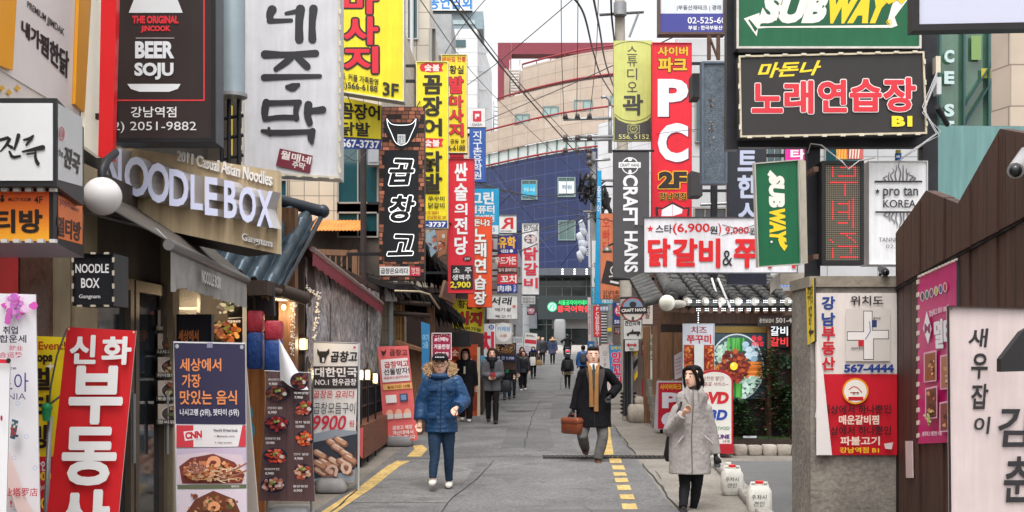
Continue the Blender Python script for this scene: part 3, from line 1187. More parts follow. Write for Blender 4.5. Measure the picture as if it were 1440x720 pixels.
# ---- 진국 light box, two faces
def corner_box(name,label,x0,xc,x1,ya,yb,yc,yd,ye,yf,Y,Yb,face,body,group=None,under=None):
 """front face x0..xc (top ya, bottom yb), side face xc..x1 (top yc at xc.. ye at x1, bottom yd.. yf)"""
 pf,ps=Pl(x0,Y,xc),Pl(xc,Y,x1,Yb)
 h=thing(name,label,'sign',pf.pt((x0+xc)/2,yb),group)
 A_,B_,C_=pf.pt(xc,yb),ps.pt(x1,yf),pf.pt(x0,yb)
 D_=B_+(C_-A_)
 zt,zb=pf.pt(xc,ya).z,A_.z
 b=MB()
 b.prism([(C_.x,C_.y,zb),(A_.x,A_.y,zb),(B_.x,B_.y,zb),(D_.x,D_.y,zb)][::-1],(0,0,zt-zb),under or body,body)
 b.build('cabinet',None,h)
 return h,pf,ps
h,pf,ps=corner_box('corner_lightbox','white corner light box with black brush letters above the orange box',-70,80,118,138,262,0,0,163,272,6.3,7.1,None,mat((40,40,42),.45,.2,var=.1))
b=MB()
b.slab(pf,[(-60,254),(74,254),(74,145),(-60,145)],.001,.006,mat((216,216,216),.3,var=.05))
b.slab(ps,[(83,253),(116,262),(116,166),(83,146)],.001,.006,mat((206,208,210),.3,var=.05))
b.build('face',None,h)
A=Art(pf,h,off=.008).part('lettering')
K=(26,25,27)
def st(A,pts,w,sc,ox,oy,c=K,sm=1):
 A.line([(ox+x/sc,oy+y/sc) for x,y in pts],[v/sc for v in w] if isinstance(w,(list,tuple)) else w/sc,c,smooth=sm)
for pts,w in(([(0,590),(45,578),(28,610),(2,638)],[12,16,12,6]),([(28,608),(50,622)],[8,14]),([(78,570),(70,600),(60,630)],[16,14,8]),([(40,640),(52,665),(85,658)],[10,14,10]),([(100,590),(125,585),(140,573)],[8,14,10]),([(133,582),(110,612)],[14,8]),([(95,640),(180,622)],[8,22]),([(150,640),(148,668),(160,690)],[8,12,16]),([(115,650),(150,645)],[8,8])):
 st(A,pts,w,3,0,0)
A.done()
A=Art(ps,h,off=.008).part('lettering')
A.text('the',[(82,207),(89,211),(89,222),(82,218)],K,.01)
A.text('진국',[(91,204),(113,218),(112,246),(91,234)],K,.03,shear=.2)
A.part('seal').ring(87,188,4,10,1.2,(196,40,60),16).ring(87,188,2,5,1,(196,40,60),12)
A.done()
h,pf,ps=corner_box('corner_lightbox','orange corner light box lettered in black beneath the white one',-70,75,118,266,340,0,0,284,350,6.4,7.4,None,mat((40,38,40),.45,.2,var=.1),under=mat((170,166,186),.5))
A=Art(pf,h,off=.002).part('face')
for k in range(14):
 y0,y1=269+k*5,269+(k+1)*5
 t=k/13
 A.off=.002
 A.rect(-60,y0,69,y1,(236,int(92+74*t),int(34+6*t)))
A.off=.004
A.part('lettering')
A.text('4F',(48,276,60,286),K,.015).text('MULTY ROOM',(12,278,43,283),K,.01).text('멀티방',(-42,295,59,327),(38,26,20),.045)
A.ellipse(3,281,3,3,K).ellipse(3,276,2,2,K)
A.done()
A=Art(ps,h,off=.002).part('face')
A.poly([(82,274),(116,290),(116,344),(82,335)],(232,120,52))
A.part('lettering')
A.text('popo',[(84,279),(98,285),(98,295),(84,290)],(150,40,30),.04).text('멀티방',[(81,304),(114,313),(113,340),(81,331)],(60,30,20),.03)
A.text('MULTY',[(100,290),(112,295),(112,299),(100,294)],(90,40,30))
A.done()
b=MB()
for yy,x1 in((267,75),(339,75)):
 for k in range(6):
  b.box(W(-10+k*17,yy,6.36),(.035,.03,.02),mat((214,212,208),.4,.3))
b.build('clip',None,h)
# ---- blade sign NOODLE BOX
a=sign('blade_sign','small black blade sign lettered NOODLE BOX on the grey pipe','sign',(102,356,159,430),8.0,face=(36,38,41),frame=(24,24,26),fw=1.5,th=.32,side=(58,58,60),clips=15)
a.text('NOODLE',(106,371,153,384),(232,232,232),.02).text('BOX',(114,391,140,405),(232,232,232),.02).text('Gangnam',(111,414,141,421),(220,220,220),.015)
a.done()
# ---- BEER SOJU
a=sign('pub_sign','large dark brown board lettered BEER SOJU with a red line border','sign',(158,-40,303,200),9.9,face=(46,37,36),frame=(24,24,27),fw=6,th=.28,side=(74,80,88),arm=(-1,1.2))
r_=(206,52,58)
a.part('border_line').rect(286,-30,288,142,r_).rect(164,140,286,142,r_)
a.part('emblem').poly([(181,18),(257,18),(250,0),(236,-16),(202,-16),(188,0)],(206,210,212))
a.poly([(179,118),(254,118),(250,125),(238,129),(196,129),(184,125)],(216,220,222))
a.rect(191,53,245,54,(180,176,174))
a.part('lettering').text('THE ORIGINAL',(186,22,251,33),(206,44,52),.05).text('JINCOOK',(198,36,240,46),(206,44,52),.05)
a.text('BEER',(190,58,245,82),(212,216,220),.045).text('SOJU',(189,88,244,112),(212,216,220),.045)
a.text('강남역점',(184,150,248,165),(222,222,222),.01).text('02) 2051-9882',(148,171,276,187),(216,216,216),.0)
a.done()
# ---- duct
h=thing('ventilation_duct','pale blue grey round duct between the beer sign and the white board','duct',W(328,135,11.4))
b=MB()
b.tube([W(328,132,11.4),W(328,-60,11.4)],.118,mat((152,166,172),.45,.3,var=.1),20)
b.build('pipe',None,h)
b=MB()
b.tube([W(328,137,11.4),W(328,132,11.4)],.14,METAL,20)
b.build('flange',None,h)
h=thing('sign_scaffold','black steel bracket frame below the round duct','bracket',W(324,228,11.5))
b=MB()
for x in(312,322,336):
 b.tube([W(x,135,11.5),W(x,232,11.5)],.022,DARKM,6)
for y in(140,168,196,224):
 b.tube([W(308,y,11.5),W(342,y-6,11.6)],.02,DARKM,6)
b.build('frame',None,h)
MB().slab(Pl(318,12,330),[(319,222),(326,222),(326,148),(319,148)],-.04,0,mat((226,196,40),.5)).build('yellow_strip',None,h)
# ---- big white board 월매네주막
a=sign('tavern_board','huge pale grey board with heavy black brush letters and a maroon seal','sign',[(340,-40),(478,-40),(478,251),(340,243)],12.8,face=(204,203,207),frame=(196,188,172),fw=3,th=.3,side=(196,196,198),clips=22)
KK=(44,43,46)
for pts,w in(([(205,45),(193,70),(197,95)],[44,36,30]),([(192,97),(245,96),(292,94)],[26,22,20]),([(270,62),(322,52)],[18,24]),([(335,42),(328,110),(330,182)],[44,36,40]),([(395,40),(388,110),(390,182)],[40,30,38]),([(172,250),(270,252),(405,245)],[40,26,34]),([(292,265),(262,290),(222,318)],[30,32,24]),([(318,262),(345,285),(366,306)],[26,34,34]),([(168,356),(300,352),(425,350)],[32,24,20]),([(275,400),(300,402),(325,390)],[22,44,20]),([(178,470),(170,510),(172,545)],[34,36,26]),([(190,474),(255,472),(330,470)],[28,24,26]),([(322,475),(312,515),(318,545)],[32,24,26]),([(170,548),(240,538),(312,540)],[22,24,24]),([(372,482),(366,530),(378,565)],[38,34,30]),([(384,510),(438,504)],[26,34]),([(160,602),(215,612),(395,604)],[18,30,22]),([(190,590),(196,622)],[14,12]),([(392,600),(382,630),(388,655)],[26,38,18])):
 st(a,pts,w,3.27,320,0,KK)
qs=[(393.4,208.6),(439.9,219),(435.6,243.7),(387.9,233)]
a.part('seal').poly(qs[::-1],(112,38,52))
a.part('lettering').text('월매네',[(396,211),(438,221),(436,231),(394,223)],(222,210,206),.03).text('주막',[(412,226),(430,230),(428,239),(410,235)],(222,210,206),.03)
a.done()
# ---- yellow massage signs
YL=(240,214,40)
a=sign('massage_board','large yellow board with red outlined letters and 3F','sign',[(479,-40),(568,-40),(568,143),(478,129)],16.0,face=YL,frame=(220,214,190),fw=1.5,th=.25,side=(170,170,168))
for ch,y0,y1 in(('마',-18,19),('사',24,62),('지',66,102)):
 a.text(ch,(484,y0,531,y1),(214,36,54),.06,out=(36,30,30),ow=.055)
a.text('홀. 커플 가족환영',[(479,101),(532,111),(532,120),(479,111)],(52,46,30),.02).text('02)566-6188',[(474,113),(531,121),(531,132),(474,125)],(46,42,34),.02)
a.text('3F',[(538,115),(561,118),(560,137),(538,134)],(40,40,30),.03)
a.done()
a=sign('grill_board','yellow board with black letters and blue number strip beside the dark pole','sign',[(478,136),(536,148),(536,196),(478,192)],16.6,face=YL,th=.15)
a.text('꼼장어',[(479,143),(534,149),(534,169),(479,167)],(40,36,26),.03).text('닭발',[(479,171),(520,173),(520,192),(479,190)],(40,36,26),.03)
a.part('number_strip').poly([(478,193),(536,197),(536,210),(478,209)][::-1],(34,62,138))
a.part('lettering').text('567-3737',[(480,195),(534,198),(534,209),(480,207)],(236,236,240),.03)
a.done()
h=thing('meter_cabinet','grey steel cabinet high on the wall left of the brick framed board','cabinet',W(524,232,22.6))
b=MB()
b.slab(Pl(510,22.6,536),[(517,232),(534,232),(534,180),(517,184)],-.25,0,mat((150,152,156),.45,.3,var=.15))
b.build('box',None,h)
b=MB()
b.slab(Pl(510,22.6,536),[(519,228),(532,228),(532,184),(519,187)],.001,.012,mat((160,162,166),.45,.3,var=.15))
b.build('door',None,h)
# dark pole
h=thing('steel_pole','dark rusty steel pole left of the brick framed tripe board','pole',(XW(511,21),21,G(21)))
MB().tube([(h.location.x,21,G(21)),(h.location.x,21,W(511,152,21).z)],.055,mat((58,48,46),.6,.3,var=.3,scale=6),14).build('shaft',None,h)
MB().box((h.location.x,21,W(511,150,21).z),(.12,.12,.04),DARKM).build('cap',None,h)
# ---- brick framed 곱창고 board
a=sign('tripe_board','black upright board framed in brick pattern with white neon letters and a bull head','sign',(533,150,597,394),17.8,face=(40,32,30),th=.22,side=(60,46,40),arm=(-1,.5))
a.part('brick_print')
y=151.0
while y<392:
 hh=rnd.uniform(5,7)
 x=533.5-rnd.random()*5
 while x<596:
  w=rnd.uniform(7,11)
  x0,x1=max(533.5,x),min(596.5,x+w-1)
  inner=541<(x0+x1)/2<588 and 212<y<366
  if not inner and x1-x0>2 and rnd.random()<.8:
   k=rnd.uniform(.55,1.15)
   a.off=.006
   a.rect(x0,y,x1,min(393,y+hh-1),(int(168*k),int(104*k),int(78*k)))
  x+=w
 y+=hh
a.off=.01
a.rect(540.5,212,588.5,368,(24,26,30)).poly([(543,164),(552,172),(577,172),(586,164),(590,172),(586,190),(572,206),(565,211),(557,206),(543,190),(539,172)],(22,24,28))
a.off=.014
NEON=mat((236,240,244),.4,emis=.9,var=0,name='neon_white')
a.part('neon_outline')
for pts in([(544,167),(545,176),(550,186),(557,204),(572,204),(579,187),(584,177),(585,167)],[(544,167),(549,174),(556,176),(573,176),(580,174),(585,167)]):
 a.line(pts,.9,NEON,smooth=2)
a.part('lettering').rect(559,189,570,202,(214,218,220)).text('예인\n창고',(560,190.5,569,200.5),(40,40,44),.01)
for ch,x0,y0,x1,y1 in(('곱',546,224,581,260),('창',546,275,582,311),('고',545,330,580,359)):
 a.text(ch,[(x0+4,y0),(x1+1,y0+1),(x1,y1-1),(x0,y1)],(22,24,28),.045,out=NEON,ow=.03,shear=.15)
a.rect(534,375,576,387,(226,226,224)).text('곱창은요리다',(535.5,377,574,385),(34,32,34),.02).rect(577,375,591,388,(196,44,62)).text('맛집\n구이',(578.5,376.5,589.5,386.5),(236,220,216),.01)
a.done()
# ---- tall yellow 꼼장어 닭발
a=sign('grill_banner','tall yellow upright board with black letters, red flame patches and blue number foot','sign',(585,86,630,321),21.0,face=YL,frame=(226,214,150),fw=1,th=.2,side=(190,190,186),arm=(-1,.9))
kb=(42,36,24)
for y in(88,194):
 a.part('flame_patch').poly([(592,y+2),(600,y),(624,y+1),(621,y+7),(623,y+12),(606,y+14),(592,y+12),(590,y+7)][::-1],(206,40,48))
 a.part('lettering').text('숯불',(597,y+2.5,618,y+12),(240,226,216),.03)
for ch,y0,y1 in(('꼼',106,132),('장',136,163),('어',167,191),('닭',213,241),('발',244,272)):
 a.text(ch,(595,y0,621,y1),kb,.04)
a.rect(588,277,598,282,(200,40,48)).rect(588,286,598,291,(200,40,48))
a.text('쭈꾸미',(602,276,625,283),kb,.02).text('닭갈비',(602,285,625,293),kb,.02).text('SINCE 2001',(590,297,617,301),(170,80,30),.02).text('동네 강남본점 2F',(588,303,627,308),(170,80,30),.02)
a.part('number_strip').rect(586,310,629,320.5,(36,60,130))
a.part('lettering').text('567-3737',(581,312,627,319),(236,238,244),.03)
a.done()
a=sign('massage_banner','narrow yellow upright board with red brush letters right of the tall grill board','sign',(620,76,657,215),23.0,face=(236,206,48),frame=(214,206,170),fw=1,th=.2,arm=(-1,1.2))
a.text('배바짐 전통',(622,80,655,87),(196,40,46),.02).text('황실',(632,92,652,104),kb,.02)
for ch,y0,y1 in(('발',108,131),('마',135,151),('사',154,171),('지',174,192)):
 a.text(ch,(632,y0,651,y1),(206,40,50),.05,out=(60,40,30),ow=.03)
a.text('공동 3F',(633,196,654,202),kb,.02).text('566-6188',(622,204,654,212),kb,.02)
a.done()
RD=(214,44,58)
a=sign('liquor_board','tall red upright board with white letters and a black price panel','sign',(630,223,667,412),22.5,face=RD,frame=(196,60,70),fw=.8,th=.25,side=(160,40,50),arm=(-1,1.2))
for ch,y0,y1 in(('싼',229,254),('술',258,282),('의',286,302),('전',306,329),('당',333,358)):
 a.text(ch,(639.5,y0,657,y1),(240,236,236),.03)
a.part('price_panel').ellipse(657,364,6,3.5,(50,22,26)).rect(634,373,665,407,(38,34,36))
a.part('lettering').text('소  주',(637,376,663,384),(226,224,222),.02).text('생맥주',(636,386,662,394),(226,224,222),.02).text('2,900',(633,396,662,406),(226,206,50),.03).text('생맥주',(653,362,661,366),(230,200,200))
a.done()
a=sign('gallery_sign','white upright sign with a red square emblem above the blue school sign','sign',(657,152,683,179),27.2,face=(228,226,226),th=.2)
a.part('emblem').rect(665,156,677,171,(206,50,66)).rect(668,160,674,167,(228,226,226)).rect(670,164,674,168,(206,50,66))
a.part('lettering').text('GASA',(664,173,678,177),(90,90,96),.0)
a.done()
a=sign('school_sign','narrow blue upright sign with white letters below the red emblem sign','sign',(660,180,683,256),27.2,face=(54,92,168),th=.2,arm=(-1,.8))
a.vtext('지구촌유학원',(665,184,678,252),(224,230,242),bold=.02)
a.done()
a=sign('red_plate','small red sign corner above the tall red liquor board','sign',(632,215,652,222),24,face=(206,54,70),th=.1)
a.done()
a=sign('computer_sign','cyan square sign with white letters behind the red liquor board','sign',(664,265,702,330),29,face=(40,158,206),th=.2,arm=(-1,.8))
a.text('그린',(662,270,694,287),WHITE,.04).text('컴퓨터',(660,289,695,300),WHITE,.04).text('디자인학원',(662,302,695,312),WHITE,.03)
a.part('lower_strip').rect(665,317,701,329.5,(222,228,230))
a.part('lettering').text('553-0095',(668,320,696,326),(70,140,190),.02)
a.done()
a=sign('karaoke_banner','tall orange red upright board with white letters behind the red liquor board','sign',(658,305,692,432),26,face=(232,84,44),th=.2,side=(170,70,50),arm=(-1,.8))
a.text('돈나2',(667,308,689,318),(236,228,220),.05,out=(50,30,26),ow=.04)
for ch,y0,y1 in(('노',322,340),('래',342,361),('연',364,383),('습',388,407),('장',410,428)):
 a.text(ch,(667.4,y0+.6,684.4,y1+.6),(60,28,22),.04).text(ch,(666.5,y0,683.5,y1),(240,236,230),.04)
a.done()
GREYB=(96,98,104)
a=sign('letter_plate','square white sign bearing one red mirrored letter','sign',(700,302,727,328),33,face=(230,230,228),frame=(120,120,124),fw=.8,th=.2,arm=(-1,.8))
a.text('R',[(722,306),(704,306),(704,322),(722,322)],(206,48,54),.02).text('MUSIC ACADEMY',(704,324,720,326),(90,90,90))
a.done()
a=sign('academy_sign','purple square sign with gold letters below the red mirrored letter','sign',(700,331,728,357),33,face=(52,50,128),th=.2,arm=(-1,.8))
a.text('유학',(701,333,725,349),(236,176,52),.04).text('4555',(703,351,715,355.5),WHITE,.03).ellipse(719,353,2.4,2.4,WHITE)
a.done()
a=sign('garden_sign','red sign over a brown strip between the purple and the skewer sign','sign',(700,357,728,384),33,face=(200,48,56),th=.2,arm=(-1,.8))
a.text('우드가든',(696,361,726,372),(236,214,210),.03).part('lower_strip').rect(700.5,375,727.5,383.5,(92,52,50)).part('lettering').text('일식 홈베이킹',(701,377,726,382),(220,200,196),.02)
a.done()
a=sign('skewer_sign','half red half blue skewer sign lettered 2F','sign',(699,385,728,412),33,face=(206,54,60),th=.2,arm=(-1,.8))
a.text('꼬치',(704,387,726,398),(240,224,220),.04).part('lower_strip').rect(699.5,399.5,727.5,411.5,(44,66,140)).part('lettering').text('肉串',(700,401,719,410),WHITE,.02).text('2\nF',(722,401,726,411),(196,206,236),.02,ls=.9)
a.done()
a=sign('brush_sign','white sign with black brush letters and small red stamp','sign',(684,414,728,449),33,face=(226,226,222),frame=(150,150,150),fw=.8,th=.2,arm=(-1,.8))
a.text('서래',(690,418,720,429),KK,.03,shear=.1).text('매기살',(696,433,719,438),KK,.01).text('목고기',(696,443,719,447),KK,.01).ellipse(723,431,2.4,2.2,(206,110,110))
a.done()
a=sign('grey_plate','blank grey plate tucked left of the purple sign','sign',(690,335,700,395),33.5,face=(214,212,210),th=.2)
a.text('방\n·',(692,365,697,372),(90,90,90)).part('stripe').rect(691,338,694,352,(206,90,100))
a.done()
a=sign('chicken_banner','tall white banner sign with pink red letters left of the blue tiled wall','sign',(734,314,758,414),40,face=(232,230,230),frame=(200,200,200),fw=.6,th=.15,arm=(-1,1.2))
a.text('한가네',(736,316,756,325),KK,.02).part('oval').ellipse(746,336,9,6.5,(86,84,88)).part('lettering').text('숯불',(739,331,754,341),(236,210,210),.03)
for ch,y0,y1 in(('닭',348,366),('갈',370,387),('비',391,405)):
 a.text(ch,(737,y0,756,y1),(216,62,82),.05)
a.done()
a=sign('notice_plate','small pale plate below the tall white chicken banner','sign',(733,416,753,428),42,face=(214,214,214),th=.1)
a.text('영업안내',(735,418,751,422),(140,140,144)).text('연중무휴',(735,423,751,426),(140,140,144))
a.done()
a=sign('shield_sign','small dark red shield sign by the grey steel column','sign',[(741,432),(752,432),(752,443),(741,443)],60,face=(120,40,62),th=.1)
a.text('DELI',(742,434,751,438),(232,214,220),.03).text('CAFE',(743,439,750,441),(232,190,200))
a.done()
a=sign('massage_plate','tilted yellow sign with red letters beyond the black thatched eaves','sign',[(636,419),(682,424),(680,469),(636,461)],26.5,face=(238,214,44),frame=(214,206,150),fw=.8,th=.2)
a.text('황실',[(644,422),(664,424),(664,435),(644,433)],kb,.02).part('badge').ellipse(674,430,5,5,(30,30,34)).part('lettering').text('3F',(671.5,427.5,676.5,432.5),(226,206,60),.02)
a.text('마사지',[(628,436),(677,440),(676,458),(628,453)],(206,38,46),.06,out=(50,34,30),ow=.04).text('수면가능',[(646,458),(677,461),(677,467),(646,464)],kb,.02)
a.done()
a=sign('snack_sign','white board with one huge red letter pair near the woman in the grey coat','sign',(652,455,697,502),29.5,face=(232,230,230),th=.15)
a.text('반치',(655,467,694,500),(216,40,70),.06).part('logo').ellipse(691,460,4,3.4,(50,90,170)).part('lettering').text('25',(688.5,458,693.5,462),WHITE)
a.done()
a=sign('round_plate','round white sign with pale blue words beside the red letter board','sign',[(697,454),(720,454),(720,484),(697,484)],31,face=(196,190,184),th=.06)
a.part('disc').ellipse(708,467,11.5,13.5,(228,226,222)).part('lettering').text('카페봄',(699,459,718,466),(110,160,200),.02).text('2층',(703,470,713,474),(220,130,90))
a.done()
a=sign('food_board','food photo board with dark caption strip behind the green jacket','sign',(696,482,726,520),31.5,face=(74,50,40),th=.06)
a.part('dish_photograph').food(704,489,7,6,PAL_N,20,.3,rim=(210,200,190)).food(718,488,6,5.5,PAL_N,20,.3,rim=(210,200,190)).food(712,494,9,4,[(206,160,60),(180,100,50)],20,.3,bowl=None)
a.part('caption_strip').rect(697,499,725,508,(32,36,70)).part('lettering').text('한 판 9,900',(699,501,723,506),(190,200,230),.02)
a.done()
a=sign('magenta_poster','magenta poster board with white words behind the blue parka','poster',(607,468,635,506),21.5,face=(150,34,66),frame=(226,214,218),fw=1,th=.06)
a.text('#신메뉴',(611,474,631,480),(236,214,220),.03).text('겨울한정',(610,484,632,491),(236,214,220),.03).text('세트특가',(611,495,631,502),(236,214,220),.03).part('garland')
for k in range(7):
 a.ellipse(609.5+k*3.8,471.5+1.2*math.sin(k*1.2),.7,.7,(240,220,200),8)
a.done()
a=sign('blue_banner','slim blue banner in the shade left of the magenta poster','banner',[(592,452),(605,456),(603,560),(594,556)],22.0,face=(52,122,170),th=.03)
a.text('여기\n2층',(594,470,603,490),(150,196,220),.02)
a.done()
# ================================================================ left: stands, tripe restaurant, eaves
def gpx(Y):
 return HY+(CZ-G(Y))*F/Y
def base_block(root,x0,x1,Y,hpx=14,c=(120,120,122)):
 """low weighted plastic foot of a banner stand"""
 xa,xb=XW(x0,Y),XW(x1,Y)
 b=MB()
 b.rbox(((xa+xb)/2,Y+.1,G(Y)+.10),(xb-xa,.38,.17),.06,mat(c,.5,var=.25,name='grey_plastic'),taper=.86)
 b.rbox(((xa+xb)/2,Y+.1,G(Y)+.02),((xb-xa)*.8,.3,.03),.01,DARKM)
 b.build('foot',None,root)
def cloth(root,pl,q,c,nm='cloth',nx=10,ny=18,amp=.012,rough=.5,th=.01):
 """a slightly rippled printed sheet"""
 b=MB()
 V,Fs=[],[]
 for j in range(ny+1):
  for i in range(nx+1):
   u,v=i/nx,j/ny
   ax,ay=q[0][0]+(q[1][0]-q[0][0])*u,q[0][1]+(q[1][1]-q[0][1])*u
   bx,by=q[3][0]+(q[2][0]-q[3][0])*u,q[3][1]+(q[2][1]-q[3][1])*u
   V.append(pl.pt(ax+(bx-ax)*v,ay+(by-ay)*v,-.002-amp*(1+noise.noise((u*2.2,v*3,q[0][0]*.1)))))
 for j in range(ny):
  for i in range(nx):
   k=j*(nx+1)+i
   Fs.append((k,k+nx+1,k+nx+2,k+1))
 m=mat(c,rough,var=.05,name='banner_print')
 b.raw(V,Fs,m,True)
 b.slab(pl,[q[3],q[2],q[1],q[0]],-.05,-.04,mat((200,198,196),.6))
 return b.build(nm,None,root)
 # tarot banner at the very left
pl=Pl(-60,6.2,52)
h=thing('tarot_banner','white fortune banner with pink ink cloud and a playing card','banner',(XW(0,6.2),6.2,0))
cloth(h,pl,[(-64,411),(50,414),(60,930),(-70,930)],(226,223,226))
A=Art(pl,h,off=.004)
A.part('picture')
for k in range(34):
 x,y=8+rnd.gauss(14,10),418+abs(rnd.gauss(0,1))*15
 if x<47 and y<455 and x>4:
  A.blob(x,y,rnd.uniform(3,6),rnd.choice([(226,160,214),(208,130,198),(196,110,190),(236,190,226),(214,90,180)]),j=.3)
for k in range(8):
 A.blob(12+rnd.uniform(-3,3),436+k*2.4,2.4+rnd.random()*2,(196,92,172),j=.3)
A.poly([(16,586),(27,590),(21,621),(13,618)][::-1],(226,226,228)).poly([(17,589),(26,592),(21,618),(14,616)][::-1],(66,96,112))
for k in range(10):
 A.blob(rnd.uniform(16,24),rnd.uniform(592,614),2,rnd.choice([(210,200,190),(180,70,70),(40,60,90)]),j=.3)
for(x,y) in((25,567),(37,614),(49,658),(20,644)):
 A.ring(x,y,3.4,3.4,1.2,(196,200,222),14)
SK=(236,206,200)
A.line([(10,640),(16,665),(26,700),(44,740)],[10,14,18,22],SK,smooth=1).line([(12,650),(6,668),(4,690)],[5,5,4],SK,smooth=1).line([(14,656),(12,680),(12,700)],[5,5,4],SK,smooth=1)
A.part('lettering').text('취업',(4,459,25,470),(40,38,60),.02).text('종합운세',(-14,471,37,482),(40,38,60),.02)
A.text('就业',(13,486,32,493),(190,46,80),.01).text('综合运势',(-12,495,31,503),(190,46,80),.01).text('place',(0,515,23,521),(70,66,100)).text('타로아',(-24,524,40,551),(44,40,120),.0)
A.text('TARONIA',(-32,553,36,562),(60,60,110),-.005).text('专业塔罗店',(-6,686,53,698),(196,50,70),.01).text('!',(14,704,17,713),(196,50,70),.02)
A.done()
MB().tube([(XW(20,6.35),6.35,0),(XW(-20,6.35),6.35,CZ+.35)],.012,METAL).tube([(XW(-40,6.35),6.35,0),(XW(40,6.35),6.35,CZ+.34)],.012,METAL).build('pole',None,h)
h=thing('banner_stand','white banner edge with a red top hem in front of the fortune banner','banner',(XW(-30,5.5),5.5,0))
pl=Pl(-80,5.5,16)
cloth(h,pl,[(-90,504),(14,506),(2,1000),(-100,1000)],(222,220,222))
A=Art(pl,h,off=.004).part('hem')
A.poly([(-90,503),(14,505.5),(14,511),(-90,508)][::-1],(200,40,56))
A.part('lettering').text('타로',(-60,560,-10,600),(60,50,90),.02)
A.part('peg').ellipse(12,507,3.4,3.4,(34,30,32)).part('mark').ellipse(2,588,1.6,4,(150,40,60))
A.done()
MB().tube([(XW(-30,5.6),5.6,0),(XW(-30,5.6),5.6,CZ)],.012,METAL).build('pole',None,h)
# yellow event banner
pl=Pl(40,7.8,96)
h=thing('event_banner','yellow event banner with a red foot half hidden by the leaning red banner','banner',(XW(75,7.8),7.8,0))
cloth(h,pl,[(40,472),(110,475),(112,870),(44,870)],(242,214,30))
A=Art(pl,h,off=.004)
A.part('lower_panel').poly([(44,642),(111,642),(112,868),(46,868)][::-1],(196,36,44))
A.part('lettering').text('Event!',(54,480,92,492),(170,60,30),.02).text('pops',(44,499,74,513),(34,30,24),.05)
for ch,y0,y1 in(('멀',517,548),('티',556,590),('방',598,630)):
 A.text(ch,(42,y0,70,y1),(30,26,22),.05)
A.text('할인',(48,648,66,662),WHITE,.03).text('5,000',(40,663,72,678),(236,206,60),.03).text('시간/주중',(44,682,74,690),WHITE,.02).text('9,000',(40,700,72,718),(236,206,60),.03)
A.part('sparkle').poly([(71,508),(72.5,513),(78,515),(72.5,517),(71,522),(69.5,517),(64,515),(69.5,513)],(244,240,214))
A.done()
MB().tube([(XW(48,7.9),7.9,0),(XW(48,7.9),7.9,CZ+.15)],.012,METAL).tube([(XW(104,7.9),7.9,0),(XW(104,7.9),7.9,CZ+.15)],.012,METAL).build('pole',None,h)
# leaning red banner
pl=Pl(60,7.0,192)
h=thing('leaning_banner','big red banner with white letters leaning on a grey pole with a green joint','banner',(XW(110,7),7,0))
cloth(h,pl,[(94.5,460),(191.5,465),(150,900),(47,896)],(206,32,38),amp=.02,ny=26)
A=Art(pl,h,off=.006)
for t,x0,y0,x1,y1 in(('신',98,472,133,511),('화',143,474,183,512),('부',97,516,169,595),('동',87,602,160,681),('산',78,690,150,768)):
 A.text(t,Q(x0,y0,x1,y1,.05),(238,232,230),.04)
A.part('eyelet')
for x,y in((97,462.5),(188,467)):
 A.ellipse(x,y,1.6,1.6,(190,180,150),12)
A.done()
b=MB()
b.tube([(XW(52,7.1),7.15,0),(XW(66,7.1),7.15,CZ+(HY-586)*7.1/F)],.016,METAL)
b.tube([W(68,572,7.12),W(72,540,7.12),W(80,500,7.1),W(94,462,7.05)],.006,mat((90,96,90),.4))
b.tube([W(68,570,7.12),W(86,556,7.03)],.007,METAL)
b.build('pole',None,h)
b=MB()
b.ell(W(66,573,7.1),(.034,.034,.03),mat((34,140,84),.45,name='green_plastic'),12,8)
b.tube([W(66,576,7.1),W(65,592,7.1)],[.03,.02],mat((34,140,84),.45),12)
b.build('joint',None,h)
# A-frame menu board
pl=Pl(225,8.5,350)
h=thing('menu_stand','tall folding menu stand with navy top, orange words and noodle photographs','menu board',(XW(296,8.6),8.6,0))
b=MB()
b.slab(pl,[(250,845),(348,845),(345,482),(244,480)],-.03,0,mat((222,220,222),.4,var=.04),mat((196,194,196),.4))
b.build('front_leaf',None,h)
b=MB()
ptop,pbot=pl.pt(244,481,-.02),Vector((pl.pt(215,845).x,9.05,.005))
pt2,pb2=pl.pt(343,483,-.02),Vector((pl.pt(340,845).x,9.25,.005))
b.prism([ptop,pbot,pb2,pt2],(0,.03,0),mat((222,208,196),.5,var=.06))
b.build('rear_leaf',None,h)
b=MB()
for x in(252,343):
 p=pl.pt(x,845)
 b.box((p.x,p.y+.2,.015),(.06,.6,.03),METAL)
b.build('foot',None,h)
A=Art(pl,h,off=.002)
A.part('header').poly([(244.5,482),(344.5,484),(345.5,597),(247,596)][::-1],(52,49,76))
OR=(230,144,90)
A.part('lettering').text('세상에서',(253,504,311,522),OR,.02).text('가장',(256,526,282,545),OR,.02).text('맛있는 음식',(253,549,333,569),OR,.02).text('나시고랭 (2위), 팟타이 (5위)',(253,575,336,586),(222,220,226),.02)
A.part('award_strip').poly([(247,597.5),(345.5,598),(346,628),(248,629)][::-1],(226,222,222)).poly([(248,598),(272,598),(272,629),(248,629)][::-1],(206,62,72)).poly([(341,598),(345.6,598),(346,628),(335,628)][::-1],(206,62,72))
A.poly([(258,607),(285,604),(285,617),(260,620)][::-1],(232,226,226))
A.part('lettering').text('CNN',[(260,608),(284,605),(284,616),(261,618)],(200,40,56),.06).text("World's 50 best foods",(300,603,334,607),(60,60,66),.02).text('1. Massaman curry',(302,612,330,615),(120,80,84)).text('2. Nasi goreng',(302,621,326,624),(120,80,84))
